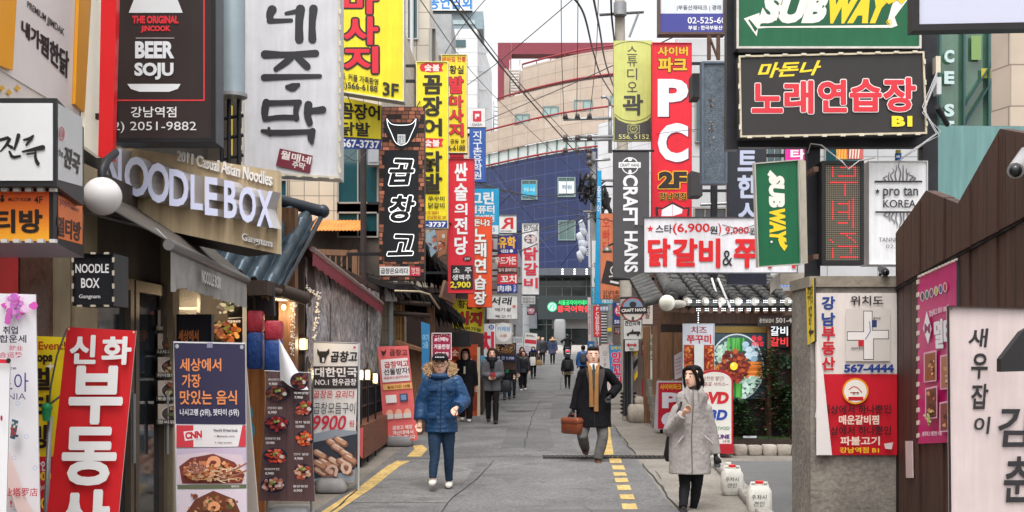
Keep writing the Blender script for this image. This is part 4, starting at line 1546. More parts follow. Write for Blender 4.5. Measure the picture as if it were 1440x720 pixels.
A.part('dish_photograph').poly([(248.5,631),(346,629),(346,681),(249,682)][::-1],(196,180,200)).poly([(249,640),(290,636),(340,640),(346,664),(346,681),(249,681),(249,660)][::-1],(214,196,204)).poly([(252,656),(268,644),(300,638),(330,650),(344,668),(340,680),(256,680)][::-1],(120,60,50))
PADT=[(206,130,84),(186,104,60),(226,170,120),(160,80,50),(214,150,110),(236,200,160),(98,110,50),(150,60,40)]
for k in range(170):
 x,y=rnd.gauss(298,20),rnd.gauss(664,7)
 if 256<x<342 and 646<y<680:
  A.blob(x,y,rnd.uniform(1.4,3.4),rnd.choice(PADT),n=7)
for k in range(30):
 x,y=rnd.uniform(262,335),rnd.uniform(656,678)
 A.line([(x,y),(x+rnd.uniform(4,12),y+rnd.uniform(-4,4)),(x+rnd.uniform(8,20),y+rnd.uniform(-3,6))],1.2,rnd.choice([(226,190,150),(206,150,100),(236,214,180)]),smooth=1)
for k in range(60):
 A.blob(rnd.gauss(277,6),rnd.gauss(658,5),1.6,rnd.choice([(170,110,96),(190,130,110),(150,92,80)]),n=6)
A.line([(292,652),(296,644),(306,645),(308,652),(302,655)],[4,6,7,6,3],(232,160,120),smooth=1).line([(310,668),(330,661),(346,652)],[2,2,2.6],(150,96,80)).line([(312,674),(332,668),(346,662)],[2,2,2.6],(150,96,80))
A.part('caption_strip').poly([(249,682),(346.5,681),(346.5,687),(249.5,688)][::-1],(96,102,78))
A.part('lettering').text('팟타이',(325,682.5,336,686),(226,222,214),.02)
A.part('dish_photograph').poly([(249.5,689),(346.5,688),(347.5,790),(250,790)][::-1],(214,200,210)).poly([(262,720),(275,702),(300,690),(330,702),(342,730),(340,770),(262,770)][::-1],(110,62,44))
for k in range(160):
 x,y=rnd.gauss(302,17),rnd.gauss(724,16)
 if 264<x<340 and 696<y<772:
  A.blob(x,y,rnd.uniform(1.5,3.6),rnd.choice([(150,90,60),(120,70,44),(186,130,96),(96,54,36),(206,160,120),(80,90,44)]),n=7)
A.line([(294,716),(296,709),(304,708),(308,714),(302,718)],[4,6,7,6,3],(222,150,104),smooth=1)
A.part('clip').ellipse(249,487,2.6,3,(170,170,176),10).ellipse(340,488,2.6,3,(170,170,176),10).rect(291,482,299,489,(130,130,150))
A.done()
A=Art(Pl(215,8.75,249),h,off=.06)
A.part('lettering').text('8,000',[(222,676),(254,676),(252,697),(220,697)],(236,228,222),.04)
A.off=.03
# (print on the rear leaf shows only faintly)
for n_,mb_ in A.parts.items():
 pass
 # hanging rice bowl menu
pl=Pl(364,12.0,445)
h=thing('menu_banner','brown wood patterned menu banner of rice bowls with its white back curling over','banner',(XW(404,12),12.0,G(12)))
cloth(h,pl,[(377,522),(434,524),(443,705),(364,704)],(100,74,74),amp=.006)
b=MB()
N_=10
V,Fs=[],[]
for i in range(N_+1):
 t=i/N_
 a=(392+(394-392)*t,476+(532-476)*t)
 c_=(392+(434-392)*t,476+(548-476)*t)
 for j in range(N_+1):
  u=j/N_
  V.append(pl.pt(a[0]+(c_[0]-a[0])*u,a[1]+(c_[1]-a[1])*u+6*math.sin(u*3.14)*t,.02+.09*math.sin(u*3.14)*t))
for i in range(N_):
 for j in range(N_):
  k=i*(N_+1)+j
  Fs.append((k,k+N_+1,k+N_+2,k+1))
b.raw(V,Fs,mat((222,220,222),.5,var=.04),True)
b.build('curled_back',None,h)
A=Art(pl,h,off=.003)
A.part('wood_print')
for k in range(5):
 x=381+k*11
 A.poly([(x,526),(x+.6,526),(x-2+k*1.1,702),(x-2.6+k*1.1,702)],(80,58,60))
BOW=[([(96,44,40),(140,70,50),(110,80,60),(60,40,34)],391,553),([(150,40,44),(196,70,60),(120,30,34)],389,596),([(196,60,44),(226,110,80),(170,40,36)],387,641),([(206,170,160),(180,110,90),(160,90,70)],384,682),([(90,40,36),(130,60,50)],421,536),([(196,80,60),(160,60,46),(206,120,90)],428,574),([(226,90,50),(236,130,80),(206,70,44)],428,617),([(196,96,64),(226,180,150),(160,70,46)],426,663)]
A.part('dish_photograph')
for pal,x,y in BOW:
 rx=18 if x<410 else 13
 A.food(x,y,rx,12,pal,46,.24,bowl=(34,32,44),rim=(74,72,96))
 A.blob(x-2,y-3,2.4,(120,140,60)).blob(x+2,y-4,1.8,(170,180,110)).blob(x+rx*.5,y+1,2.6,(200,196,190))
A.part('lettering')
for t,p_,x,y in(('큐브스테이크 덮밥','9,900',377,532),('간장새우 덮밥','8,900',376,572),('연어반참치반 덮밥','10,900',373,615),('치킨데리야끼 덮밥','8,900',372,658),('육회덮밥','7,900',413,551),('참치 덮밥','10,900',415,592),('연어 덮밥','9,900',413,637),('불닭덮밥','8,900',412,682)):
 A.text(t,(x,y,x+21,y+3.4),(226,222,220),.01).text(p_,(x+1,y+6,x+13,y+10),(226,222,220),.02)
A.done()
b=MB()
b.tube([W(372,522,12.06),W(436,525,12.06)],.012,METAL)
b.tube([(XW(376,12.08),12.08,G(12)),W(376,522,12.08)],.012,METAL)
b.tube([(XW(438,12.08),12.08,G(12)),W(436,524,12.08)],.012,METAL)
b.build('pole',None,h)
base_block(h,372,440,12.1,c=(150,150,152))
# tripe restaurant banner stands
pl=Pl(441,14.5,504)
h=thing('banner_stand','white banner stand with a black bull head and red 9900 price','banner',(XW(472,14.5),14.5,G(14.5)))
cloth(h,pl,[(441,482),(504,484),(498,678),(441,678)],(226,224,224),amp=.005)
A=Art(pl,h,off=.003)
A.part('emblem').poly([(446,490),(449,494),(459,494),(463,490),(463,497),(459,502),(457,510),(450,510),(449,502),(446,497)],(30,29,31)).rect(453,503,456,509,(226,224,224))
A.part('lettering').text('곱창고',(465,494,502,509),(30,29,31),.03,shear=.15).part('emblem').rect(497,487,500,490,(200,60,80))
A.part('name_band').rect(441,515,503,546,(52,48,50))
A.part('lettering').text('대한민국',(443,517,502,530),WHITE,.03).text('NO.1 한우곱창',(443,532.5,501,542),WHITE,.02).text('곱창은 요리다',(441,549,499,560),(196,50,62),.01,shear=.1).text('곱창모듬구이',(441,566,500,582),(40,36,38),.0,shear=.1)
A.text('9900',(440,584,487,605),(198,46,66),.015,shear=.25).text('원',(491,591,498,600),(198,46,66),.01)
A.part('dish_photograph').poly([(441,610),(470,604),(502,606),(498.5,676),(441,676)][::-1],(150,158,170)).poly([(441,622),(502,610),(499,660),(441,674)][::-1],(58,62,74))
for k in range(16):
 x,y=rnd.uniform(446,494),rnd.uniform(616,666)
 c=rnd.choice([(206,160,130),(222,184,156),(190,140,112),(214,170,150)])
 A.line([(x-6,y-3),(x+6,y+4)],[9,9],(146,100,84)).line([(x-5,y-4),(x+5,y+2)],[6.5,6.5],c).line([(x-4,y-5),(x+2,y-2)],2,(236,214,200))
A.line([(484,664),(480,656),(486,650),(493,655),(492,662),(488,665)],4.5,(222,190,170),smooth=1)
A.line([(460,660),(466,654),(474,658),(472,668)],4.5,(214,180,160),smooth=1)
A.done()
b=MB()
b.tube([(XW(503,14.55),14.6,G(14.5)),W(505,482,14.55)],.016,mat((206,206,206),.4,.2),8)
b.tube([W(441,481,14.55),W(505,483,14.55)],.012,METAL)
b.build('pole',None,h)
base_block(h,443,488,14.4,c=(140,138,138))
pl=Pl(531,20.3,588)
h=thing('banner_stand','coral pink banner stand with white panels beside the brown planter','banner',(XW(562,20.3),20.3,G(20.3)))
PK=(224,104,104)
cloth(h,pl,[(531,487.5),(574,486),(587.5,619),(541,622)],PK,amp=.005)
A=Art(pl,h,off=.003)
A.part('emblem').poly([(535,491),(537,494),(541,494),(543,490),(543,495),(540,500),(538,500)],(70,40,40))
A.part('lettering').text('곱창고',Q(548,491,573,500,-.05),(84,46,44),.02)
A.part('panel').poly([(535,506),(573,503),(577,535),(538,538)][::-1],(232,224,224)).poly([(538,541),(579,538),(580,546),(539,549)][::-1],(232,176,104))
A.part('lettering').text('곱창먹고',[(540,509),(574,506),(575,515),(541,518)],(186,52,60),.03).text('선물받자!',[(539,519),(575,516),(576,525),(540,528)],(60,52,54),.02).text('매장에서 응모하세요',[(540,530),(575,527),(575,531),(540,534)],(200,80,90),.02).text('응모기간 12월',[(544,543),(576,540),(577,544),(545,547)],(130,70,40),.02)
A.part('gift_picture').poly([(542,556),(557,555),(558,566),(543,567)][::-1],(236,228,226)).poly([(562,554),(573,553),(574,564),(563,565)][::-1],(60,76,110)).poly([(563.5,555.5),(571,555),(571.5,562),(564,562.6)][::-1],(120,150,186))
for k in range(3):
 A.ellipse(548+k*12.5,581-k*.8,4.5,5,(236,180,150)).poly([(542+k*12.5,583-k),(553+k*12.5,582-k),(553.5+k*12.5,589-k),(542.5+k*12.5,590-k)][::-1],(214,206,200))
A.part('lettering').text('곱창고 매장',[(552,599),(580,597),(580,603),(552,605)],(244,222,216),.03).text('계산대에서',[(552,606),(581,604),(581,610),(552,612)],(244,222,216),.03).text('응모 가능합니다',[(545,613),(584,611),(584,617),(545,619)],(244,222,216),.03)
A.done()
base_block(h,541,580,20.3,c=(124,122,122))
MB().tube([(XW(562,20.4),20.4,G(20.4)),W(553,487,20.4)],.012,METAL).build('pole',None,h)
# ---- blue metal tiled roof of the small house next door
ROOFB=mat((84,98,108),.4,.35,var=.25,scale=3,name='blue_grey_roof_metal')
h=thing('tiled_roof_house','small timber house with blue grey ribbed tile roof beside the noodle sign','house',(XW(380,13.6),13.6,G(13.6)))
RL,RR_,EL,ER=W(300,246,13.6),W(447,306,14.6),W(285,392,12.0),W(390,412,12.9)
RL,EL=W(296,262,13.9),W(262,350,12.2)
nu,nv=84,40
NR=(RR_-RL).cross(EL-RL).normalized()
NR=-NR if NR.y>0 else NR
b=MB()
V,Fs=[],[]
for j in range(nv+1):
 for i in range(nu+1):
  u,v=i/nu,j/nv
  p=RL.lerp(RR_,u).lerp(EL.lerp(ER,u),v)
  wv=abs(math.sin(u*6.2*math.pi))**.8*.15-.1
  stp=.09*((v*4.0+.15)%1.0)
  V.append(p+NR*(wv+stp+.02*math.sin(v*3.14)))
for j in range(nv):
 for i in range(nu):
  k=j*(nu+1)+i
  Fs.append((k,k+1,k+nu+2,k+nu+1))
b.raw(V,Fs,ROOFB,True)
b.build('roof',None,h)
b=MB()
b.tube([RL+Vector((0,0,.05)),RR_+Vector((.05,0,.08))],.075,mat((50,56,64),.4,.3,var=.2),14)
b.ell(RR_+Vector((.06,0,.08)),(.09,.09,.09),mat((50,56,64),.4,.3,var=.2))
b.tube([RR_+Vector((.05,0,.02)),ER+Vector((.03,0,.0))],.03,mat((50,56,64),.4,.3,var=.2),12)
b.build('ridge_cap',None,h)
b=MB()
b.box((-2.75,14.0,1.9),(.2,.2,3.5),WOODB)
b.box((-2.78,13.2,2.58),(.22,1.6,.16),WOODD)
b.tube([W(395,408,12.9),W(430,420,13.2)],.075,WOODD)
b.tube([W(340,396,12.7),W(395,412,12.9)],.05,WOODD)
b.build('timber_frame',None,h)
b=MB()
b.wall((-3.3,14.5),(-2.62,14.5),.1,3.1,mat((40,32,28),.8,var=.4))
b.wall((-2.62,14.5),(-2.62,15.2),.1,3.1,WOODD)
b.build('wall',None,h)
b=MB()
pcob=Pl(347,12.9,372)
b.slab(pcob,[(347,745),(372,745),(372,516),(347,516)],-.1,0,wood_mat((120,70,34),(176,110,54),name='orange_wood'))
b.build('door_panel',None,h)
A=Art(pcob,h,off=.01).part('painted_figure')
A.line([(349,570),(354,580),(351,592),(356,604),(352,620),(355,634)],[5,6,5,7,6,4],(60,150,170),smooth=1)
A.line([(349,570),(351,586),(349,606),(350,630)],1.5,(24,30,34),smooth=1)
A.done()
# cloth covered lanterns
for i,(x0,x1,y0,ym,y1) in enumerate(((347.5,369,437,467,519),(372,396,451,478,524))):
 Y=12.55-i*.12
 h=thing('cloth_lantern',('red over blue cloth lantern hanging next to the white picture case','red over blue cloth lantern touching the curled menu banner')[i],'lantern',W((x0+x1)/2,y1,Y),'red and blue cloth lanterns')
 xa,xb=XW(x0,Y),XW(x1,Y)
 for(ya,yb,c,n) in((y0,ym,(176,52,66),'upper_cloth'),(ym,y1,(38,70,132),'lower_cloth')):
  za,zb=W(0,yb,Y).z,W(0,ya,Y).z
  b=MB()
  b.rbox(((xa+xb)/2,Y+.06,(za+zb)/2),(xb-xa,xb-xa,zb-za),.025,mat(c,.45,var=.25,scale=8,bump=.6,bscale=18,name='shiny_cloth'),taper=.96)
  b.build(n,None,h)
 MB().tube([W((x0+x1)/2,y0,Y+.06),W((x0+x1)/2,y0-26,Y+.06)],.006,CABLE).build('cord',None,h)
a=sign('carved_board','dark carved board with pale gold brush words under the blue roof corner','sign',[(357,396),(384,402),(386,444),(360,440)],12.7,face=(44,40,42),th=.08)
a.text('월매네\n주막',[(362,401),(382,406),(382,424),(363,419)],(190,160,110),.02)
a.done()
# small warm lamps
def glow(name,root,p,watts,c,r_=.06):
 l=bpy.data.lights.new(name,'POINT')
 l.energy,l.color,l.shadow_soft_size=watts,c,r_
 o=bpy.data.objects.new(name,l)
 COL.objects.link(o)
 o.parent=root
 o.location=p-root_loc(root)
LAMP=mat((255,206,120),.4,emis=5,var=0,name='warm_lamp')
for i,(x,y,Y,l) in enumerate(((381,421,13.6,'bare warm bulb glowing deep under the blue roof'),(399,432,13.8,'second warm bulb glowing lower near the flower string'))):
 h=thing('light_bulb',l,'lamp',W(x,y,Y),'warm bulbs')
 MB().ell(W(x,y,Y),(.028,.028,.036),LAMP,12,8).build('bulb',None,h)
 MB().tube([W(x,y-4,Y),W(x,y-30,Y)],.006,CABLE).build('flex',None,h)
 glow('glow',h,W(x,y+3,Y-.12),8,(1,.72,.42))
def wall_lantern(x0,y0,x1,y1,Y,l):
 h=thing('wall_lantern',l,'lantern',W((x0+x1)/2,y1,Y),'glowing box lanterns of the restaurant')
 xa,xb=XW(x0,Y),XW(x1,Y)
 za,zb=W(0,y1,Y).z,W(0,y0,Y).z
 w=xb-xa
 MB().box(((xa+xb)/2,Y,(za+zb)/2),(w*.8,w*.8,(zb-za)*.82),mat((250,214,150),.5,emis=1.6,var=.05,name='lantern_paper')).build('shade',None,h)
 b=MB()
 b.box(((xa+xb)/2,Y,zb-.005),(w*1.1,w*1.1,.02),DARKM)
 b.box(((xa+xb)/2,Y,za+.005),(w,w,.02),DARKM)
 for sx in(-1,1):
  for sy in(-1,1):
   b.box(((xa+xb)/2+sx*w*.42,Y+sy*w*.42,(za+zb)/2),(.012,.012,zb-za),DARKM)
 b.build('frame',None,h)
 MB().tube([((xa+xb)/2,Y,za),((xa+xb)/2,Y,G(Y))],.015,DARKM).build('post',None,h)
 glow('glow',h,Vector(((xa+xb)/2+.02,Y-w,(za+zb)/2)),3,(1,.74,.44))
wall_lantern(421,475,433,493,14.3,'glowing box lantern left of the white bull head banner')
wall_lantern(503.5,519,512,535,17.2,'glowing box lantern on the planter, closest to the white banner')
wall_lantern(513.5,519,521.5,535,17.9,'glowing box lantern on the planter, middle of its row')
wall_lantern(524,524,532,540,18.8,'glowing box lantern on the planter beside the coral banner')
# ---- restaurant: vinyl front, planter, maroon awning
h=thing('tripe_restaurant','low restaurant front closed by wrinkled clear vinyl under a maroon awning','restaurant',(-2.6,18.5,G(18.5)))
b=MB()
b.box((-4.6,19,1.75),(3.6,8.6,3.1),mat((44,38,35),.8,var=.4))
b.build('body',None,h)
VIN=mat((182,178,178),rough=.2,var=.5,scale=3,bump=1.0,bscale=9,spec=1.0,grain=.45,gscale=11,name='clear_vinyl')  # uneven pale greys paint in the glints on the wrinkles
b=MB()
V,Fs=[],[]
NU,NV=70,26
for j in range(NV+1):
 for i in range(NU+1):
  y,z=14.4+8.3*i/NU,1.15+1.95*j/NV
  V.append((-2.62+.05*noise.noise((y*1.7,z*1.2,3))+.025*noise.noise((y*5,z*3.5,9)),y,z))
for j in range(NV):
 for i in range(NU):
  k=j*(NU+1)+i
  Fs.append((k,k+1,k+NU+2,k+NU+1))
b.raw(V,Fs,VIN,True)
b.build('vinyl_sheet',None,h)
b=MB()
for y in(14.35,16.4,18.5,20.6,22.75):
 b.box((-2.66,y,1.7),(.09,.09,3.0),WOODD)
b.box((-2.66,18.55,3.17),(.09,8.5,.1),WOODD)
b.build('post',None,h)
AWN=mat((132,44,58),.6,var=.15,scale=4,name='maroon_canvas')
a0,a1=Vector((-2.48,14.15,3.17)),W(538,427,21.9)
b=MB()
nv=50
for k in range(nv):
 t0,t1=k/nv,(k+1)/nv
 p,q_=a0.lerp(a1,t0),a0.lerp(a1,t1)
 d0,d1=.20+.02*math.cos(t0*2*math.pi*16),.20+.02*math.cos(t1*2*math.pi*16)
 b.face([p-Vector((0,0,d0)),q_-Vector((0,0,d1)),q_,p],AWN)
b.prism([a0,a1,Vector((-3.1,a1.y,a1.z+.25)),Vector((-3.1,a0.y,a0.z+.25))],(0,0,.01),AWN)
b.build('awning',None,h)
MB().tube([a0,a1],.035,mat((150,130,128),.5,.3)).build('awning_bar',None,h)
A=Art(Pl(three=(a0,a1,a0-Vector((0,0,.2)))),h,off=.012)
A.text('곱창고 요리다',[(446,358),(461,370),(461,379),(446,367)],(206,170,170),.02).text('곱창고',[(492,399),(500,405),(500,412),(492,406)],(206,170,170),.02).text('곱창 전문',[(524,422),(535,431),(535,436),(524,427)],(206,170,170),.02)
A.done()
b=MB()
b.box((-2.42,19.85,G(19.8)+.33),(.4,5.5,.5),wood_mat((86,46,30),(124,74,52),scale=(3,.7,12),name='planter_wood'))
b.build('planter',None,h)
b=MB()
b.wall((-2.5,17.0),(-2.5,22.6),0,0,DARKM)
LAT=mat((34,32,30),.7,var=.4,scale=9,grain=.5,gscale=25,name='black_lattice')
for k in range(22):
 b.box((-2.5,17.2+k*.25,G(18)+.95),(.03,.04,.78),DARKM)
for z in(1.0,1.3,1.5):
 b.box((-2.5,19.85,z+.02),(.035,5.5,.035),DARKM)
b.box((-2.56,19.85,G(18)+.95),(.03,5.5,.74),LAT)
b.build('lattice',None,h)
h=thing('coral_flag','plain coral sheet taped on the planter end by the white banner pole','banner',W(508,640,17.0))
MB().slab(Pl(503,17.05,512),[(503,638),(510,645),(511,601),(503,603)],-.01,0,mat(PK,.5)).build('sheet',None,h)
# string of white flowers
h=thing('flower_string','string of small white artificial blossoms hanging by the vinyl front','garland',W(440,470,14.0))
b=MB()
FL=mat((224,220,214),.7,var=.1)
path=[(431,402),(438,410),(448,413),(449,422),(446,436),(447,446),(443,456),(444,468),(441,478)]
for(x0,y0),(x1,y1) in zip(path,path[1:]):
 for k in range(9):
  t=rnd.random()
  b.ell(W(x0+(x1-x0)*t+rnd.gauss(0,1.3),y0+(y1-y0)*t+rnd.gauss(0,1),14.0+rnd.uniform(-.05,.05)),(.014,.014,.012),FL,6,4)
b.build('blossom',None,h)
MB().tube([W(x,y,14.0) for x,y in path],.004,CABLE,5).build('stem',None,h)
# second string at the left
h=thing('flower_string','thin string of white blossoms beside the warm bulbs','garland',W(413,500,13.6))
b=MB()
for k in range(60):
 t=rnd.random()
 b.ell(W(414-3*t+rnd.gauss(0,2),424+76*t,13.6+rnd.uniform(-.05,.05)),(.013,.013,.011),FL,6,4)
b.build('blossom',None,h)
MB().tube([W(414,420,13.6),W(411,502,13.6)],.004,CABLE,5).build('stem',None,h)
# steel upright and plastic pipe near the end of the awning
h=thing('wall_pipe','grey wall pipe with cable box below the brick framed tripe board','pipe',(XW(549,20.5),22.9,G(22.9)))
b=MB()
x_=XW(549,22.9)
h.location.x=x_
b.tube([(x_,22.9,G(22.9)),(x_,22.9,3.4)],.06,mat((120,124,124),.5,var=.2))
b.build('pipe',None,h)
MB().rbox((x_+.02,22.8,W(0,408,22.9).z),(.26,.16,.46),.03,mat((176,174,172),.5)).build('cable_box',None,h)
MB().box((x_+.02,22.83,1.75),(.1,.03,.3),mat((226,196,50),.5)).build('label',None,h)
# ---- black thatched eaves and the timber bars below
THA=mat((30,25,24),.85,var=.5,scale=6,name='black_thatch')
def thatch(name,label,pts,Yl,Yr,depth,hh,drop=.5):
 """sloping shaggy roof edge: pts = ridge-to-eave outline along the street in pixels"""
 h=thing(name,label,'roof',W(pts[len(pts)//2][0],pts[len(pts)//2][1]+10,(Yl+Yr)/2))
 b=MB()
 n=len(pts)
 P=[W(x,y,Yl+(Yr-Yl)*i/(n-1)) for i,(x,y) in enumerate(pts)]
 for i in range(n-1):
  a,c=P[i],P[i+1]
  back=Vector((-depth,.2,hh))
  b.prism([a,c,c+back,a+back],(0,0,.12),THA)
 b.build('roof_sheet',None,h)
 s=MB()
 for i in range(n-1):
  for k in range(130):
   t=rnd.random()
   p=P[i].lerp(P[i+1],t)
   for lay in range(2):
    q_=p+Vector((-rnd.random()*depth*.8,.1,0))
    q_.z+=hh*(p.x-q_.x)/depth+.12
    L=rnd.uniform(.3,.62)
    w=rnd.uniform(.02,.05)
    e=q_+Vector((rnd.uniform(.02,.22),rnd.uniform(-.16,.06),-L*rnd.uniform(.35,drop+.25)))
    s.face([q_+Vector((-w,0,0)),q_+Vector((w,0,.01)),e+Vector((.004,0,0)),e-Vector((.004,0,0))],THA)
 s.build('straw',None,h)
 return h
thatch('thatched_roof','upper black thatched eave behind the brick framed board',[(596,345),(606,360),(618,374),(630,388),(640,400),(646,410)],23.2,26.5,2.6,.8)
thatch('thatched_roof','lower black thatched eave with a pale pole edge over the magenta poster',[(556,408),(580,408),(600,416),(620,428),(638,442),(654,456)],22.4,26.2,1.8,.5)
h=thing('timber_bar','open dark timber bar front below the black thatched eaves','bar',(-2.7,24.5,G(24.5)))
b=MB()
b.box((-4.6,26.6,2.2),(3.4,7,3.6),mat((30,25,23),.85,var=.5))
b.build('body',None,h)
b=MB()
b.tube([W(555,409,22.3),W(590,410,22.6),W(604,414,22.8),W(618,434,23.0)],.02,mat((186,168,140),.7,var=.2))
for(x,Y,ya) in((563,23.6,415),(606,24.6,430),(650,27.8,470)):
 b.box((XW(x,Y),Y,(G(Y)+W(0,ya,Y).z)/2),(.16,.16,W(0,ya,Y).z-G(Y)),WOODB)
for y in(424,440):
 b.tube([W(552,y,23.0),W(604,y+4,23.6)],.05,WOODD)
b.build('timber_frame',None,h)
b=MB()
pz=Pl(549,23.2,562)
for k in range(4):
 x=551+k*4
 b.slab(pz,[(x,480),(x+1.2,480),(x+1.2,425),(x,425)],-.03,0,mat((170,130,70),.6))
for k in range(4):
 y=430+k*14
 b.slab(pz,[(550,y+1),(565,y+1),(565,y),(550,y)],-.02,.01,mat((170,130,70),.6))
b.build('lattice_screen',None,h)
b=MB()
b.prism([W(578,492,22.5),W(592,492,22.5),W(592,612,22.5),W(578,612,22.5)][::-1],(0,1.2,0),WOODB)
b.prism([W(556,478,22.3),W(596,492,22.1),W(596,496,22.1),W(556,484,22.3)][::-1],(0,1.6,0),WOODB)
b.build('counter',None,h)
h=thing('framed_picture','slanted wooden picture frame fixed at the upper thatched eave','picture frame',W(640,425,24.4))
pf_=Pl(620,24.0,645,25.6)
b=MB()
b.slab(pf_,[(621,418),(640,428),(641,408),(627,394)],-.06,0,WOODB)
b.build('frame',None,h)
MB().slab(pf_,[(624,415),(637,423),(638,410),(628,400)],.001,.006,mat((70,52,48),.4,var=.5,scale=9)).build('picture',None,h)
b=MB()
h=thing('awning_box','plain black box fascia left of the red letter board','awning',W(645,488,25.4))
MB().slab(Pl(628,25.4,662),[(630,488),(661,487),(661,466),(630,468)],-.8,0,mat((24,23,25),.6,var=.2)).build('fascia',None,h)
# tilted posters on a rack
for i,(q_,c,l) in enumerate((([(598,330),(612,322),(616,352),(606,362)],(150,176,190),'pale tilted poster sheet under the yellow grill board, its pictures washed out'),([(612,324),(630,322),(628,356),(616,362)],(190,130,96),'orange brown tilted poster sheet against the red liquor board'))):
 a=sign('poster_sheet',l,'poster',q_,23.4+i*.3,face=c,th=.02,group=None)
 a.part('picture')
 for k in range(12):
  a.blob(sum(p[0] for p in q_)/4+rnd.uniform(-5,5),sum(p[1] for p in q_)/4+rnd.uniform(-9,9),rnd.uniform(1,3),rnd.choice([(214,206,196),(120,70,60),(200,110,80),(90,110,120)]))
 a.done()
 # orange fronted shop behind the young woman in black
h=thing('orange_shopfront','orange red wooden shop front behind the young woman in the long black coat','shop',(XW(656,28.2),28.2,G(28.2)))
b=MB()
b.box((XW(640,28.6)-1.1,31.5,1.9),(3.6,6,3.4),mat((60,46,42),.8,var=.3))
b.build('body',None,h)
po=Pl(630,28.0,676)
ORW=mat((190,78,40),.5,var=.25,scale=5,name='orange_paint')
b=MB()
b.slab(po,[(632,590),(672,590),(672,484),(632,486)],-.1,0,ORW)
b.build('panel',None,h)
b=MB()
for x0,x1 in((655,663),(665,671)):
 for y0,y1 in((500,530),(536,575)):
  b.slab(po,[(x0,y1),(x1,y1),(x1,y0),(x0,y0)],.002,.02,mat((150,56,34),.5,var=.2))
b.build('door_panel',None,h)
b=MB()
b.slab(po,[(671,592),(675,592),(675,488),(671,488)],-.1,.04,mat((206,190,160),.6))
b.build('post',None,h)
A=Art(po,h,off=.03)
A.part('sign_board').rect(633,490,655,503,(176,40,40))
A.part('lettering').text('숯불',(636,492,652,501),(236,200,180),.04).text('구이',(655,505,663,525),(222,206,190),.03)
A.part('sticker').ellipse(663,541,4,3,(206,190,170)).rect(676,500,682,530,(80,150,190))
A.done()
# white poster boards further up at the left
a=sign('poster_board','plain white notice board further up the street beside the striped poster stand','poster',(722,473,736,520),52,face=(222,222,224),th=.05)
a.text('한방의원\n진료안내',(724,476,734,482),(120,120,130),.01)
a.part('text_print')
for k in range(9):
 a.rect(724,486+k*3.2,734,487+k*3.2,(186,186,194))
a.done()
h=a.root
b=MB()
b.tube([(XW(729,52.1),52.1,G(52.1)),W(729,500,52.1)],.03,METAL)
b.build('pole',None,h)
a=sign('poster_stand','tilted white poster stand with a red headline band near the steel column','poster',[(738,467),(756,469),(753,503),(735,500)],60,face=(224,220,216),th=.05)
a.text('필라테스',[(740,470),(753,472),(753,475),(740,473)],(70,66,70),.02).part('headline_band').poly([(738.5,477),(754.5,478.5),(754,484),(738,482.5)][::-1],(196,50,66)).part('text_print')
for k in range(4):
 a.poly([(738,487+k*3),(751,488+k*3),(751,489+k*3),(738,488+k*3)],(150,140,190))
a.done()
MB().tube([(XW(745,60.1),60.1,G(60.1)),W(745,490,60.1)],.03,METAL).build('pole',None,a.root)
# buildings that carry the far signs on the left
h=thing('brown_building','dark brown shop building carrying the stacked square signs','building',(XW(655,38),38,G(38)))
b=MB()
BRW=tiles_mat((120,92,76),(108,82,68),(70,60,54),.4,.14,.01,offset=.5,name='brown_brick')
b.wall((XW(600,34),34),(XW(688,34.0),34.0),G(34),5.8,BRW)
b.wall((XW(688,34),34),(XW(716,47),47),G(34),5.8,BRW)
b.face([(XW(600,34),34,5.8),(XW(688,34),34,5.8),(XW(716,47),47,5.8),(XW(640,47),47,5.8)],mat((110,104,100),.8))
b.build('wall',None,h)
h=thing('grey_building','grey panelled building between the brush sign and the steel column','building',(XW(705,48),48,G(48)))
b=MB()
GRP=tiles_mat((150,150,152),(142,142,146),(110,110,114),1.2,.6,.02,name='grey_panel')
b.wall((XW(670,47.5),47.5),(XW(716,47.5),47.5),G(47),7.4,GRP)
b.wall((XW(716,47.5),47.5),(XW(735,66),66),G(47),7.4,GRP)
b.face([(XW(670,47.5),47.5,7.4),(XW(716,47.5),47.5,7.4),(XW(735,66),66,7.4),(XW(690,66),66,7.4)],GRP)
b.build('wall',None,h)
pg=Pl(716,47.4,735,65.9)
for(x0,x1,y0,y1) in((720,726,345,365),(728,733,375,390),(719,726,456,500)):
 window(h,pg,x0,y0,x1,y1,0,glass=DGLASS,fw=.7)
 # ================================================================ the big round building that closes the street
h=thing('round_building','large building with curved beige stone bands above a dark blue tiled front and glass entrance','building',(XW(780,104),104,G(104)))
STN=tiles_mat((198,182,166),(188,170,154),(160,144,130),2.2,1.1,.03,rough=.75,name='beige_stone')
BLT=tiles_mat((44,55,96),(40,50,90),(70,82,124),1.35,1.35,.03,rough=.35,name='blue_tile')
PLAN=[(560,124),(620,118),(670,113),(700,110.4),(730,107.8),(760,105.6),(790,103.8),(820,102.3),(850,101.2),(880,100.4),(910,100),(960,100.2),(1020,102)]
def pz(px):
 for(a,ya),(c,yc) in zip(PLAN,PLAN[1:]):
  if px<=c:
   return ya+(yc-ya)*(px-a)/(c-a)
 return PLAN[-1][1]
def plan(x0,x1,setb=0.,n=14):
 out=[]
 for k in range(n+1):
  px=x0+(x1-x0)*k/n
  Y=pz(px)+setb
  out.append((XW(px,pz(px)),Y))
 return out
def zz(px,py):
 return CZ+(HY-py)*pz(px)/F
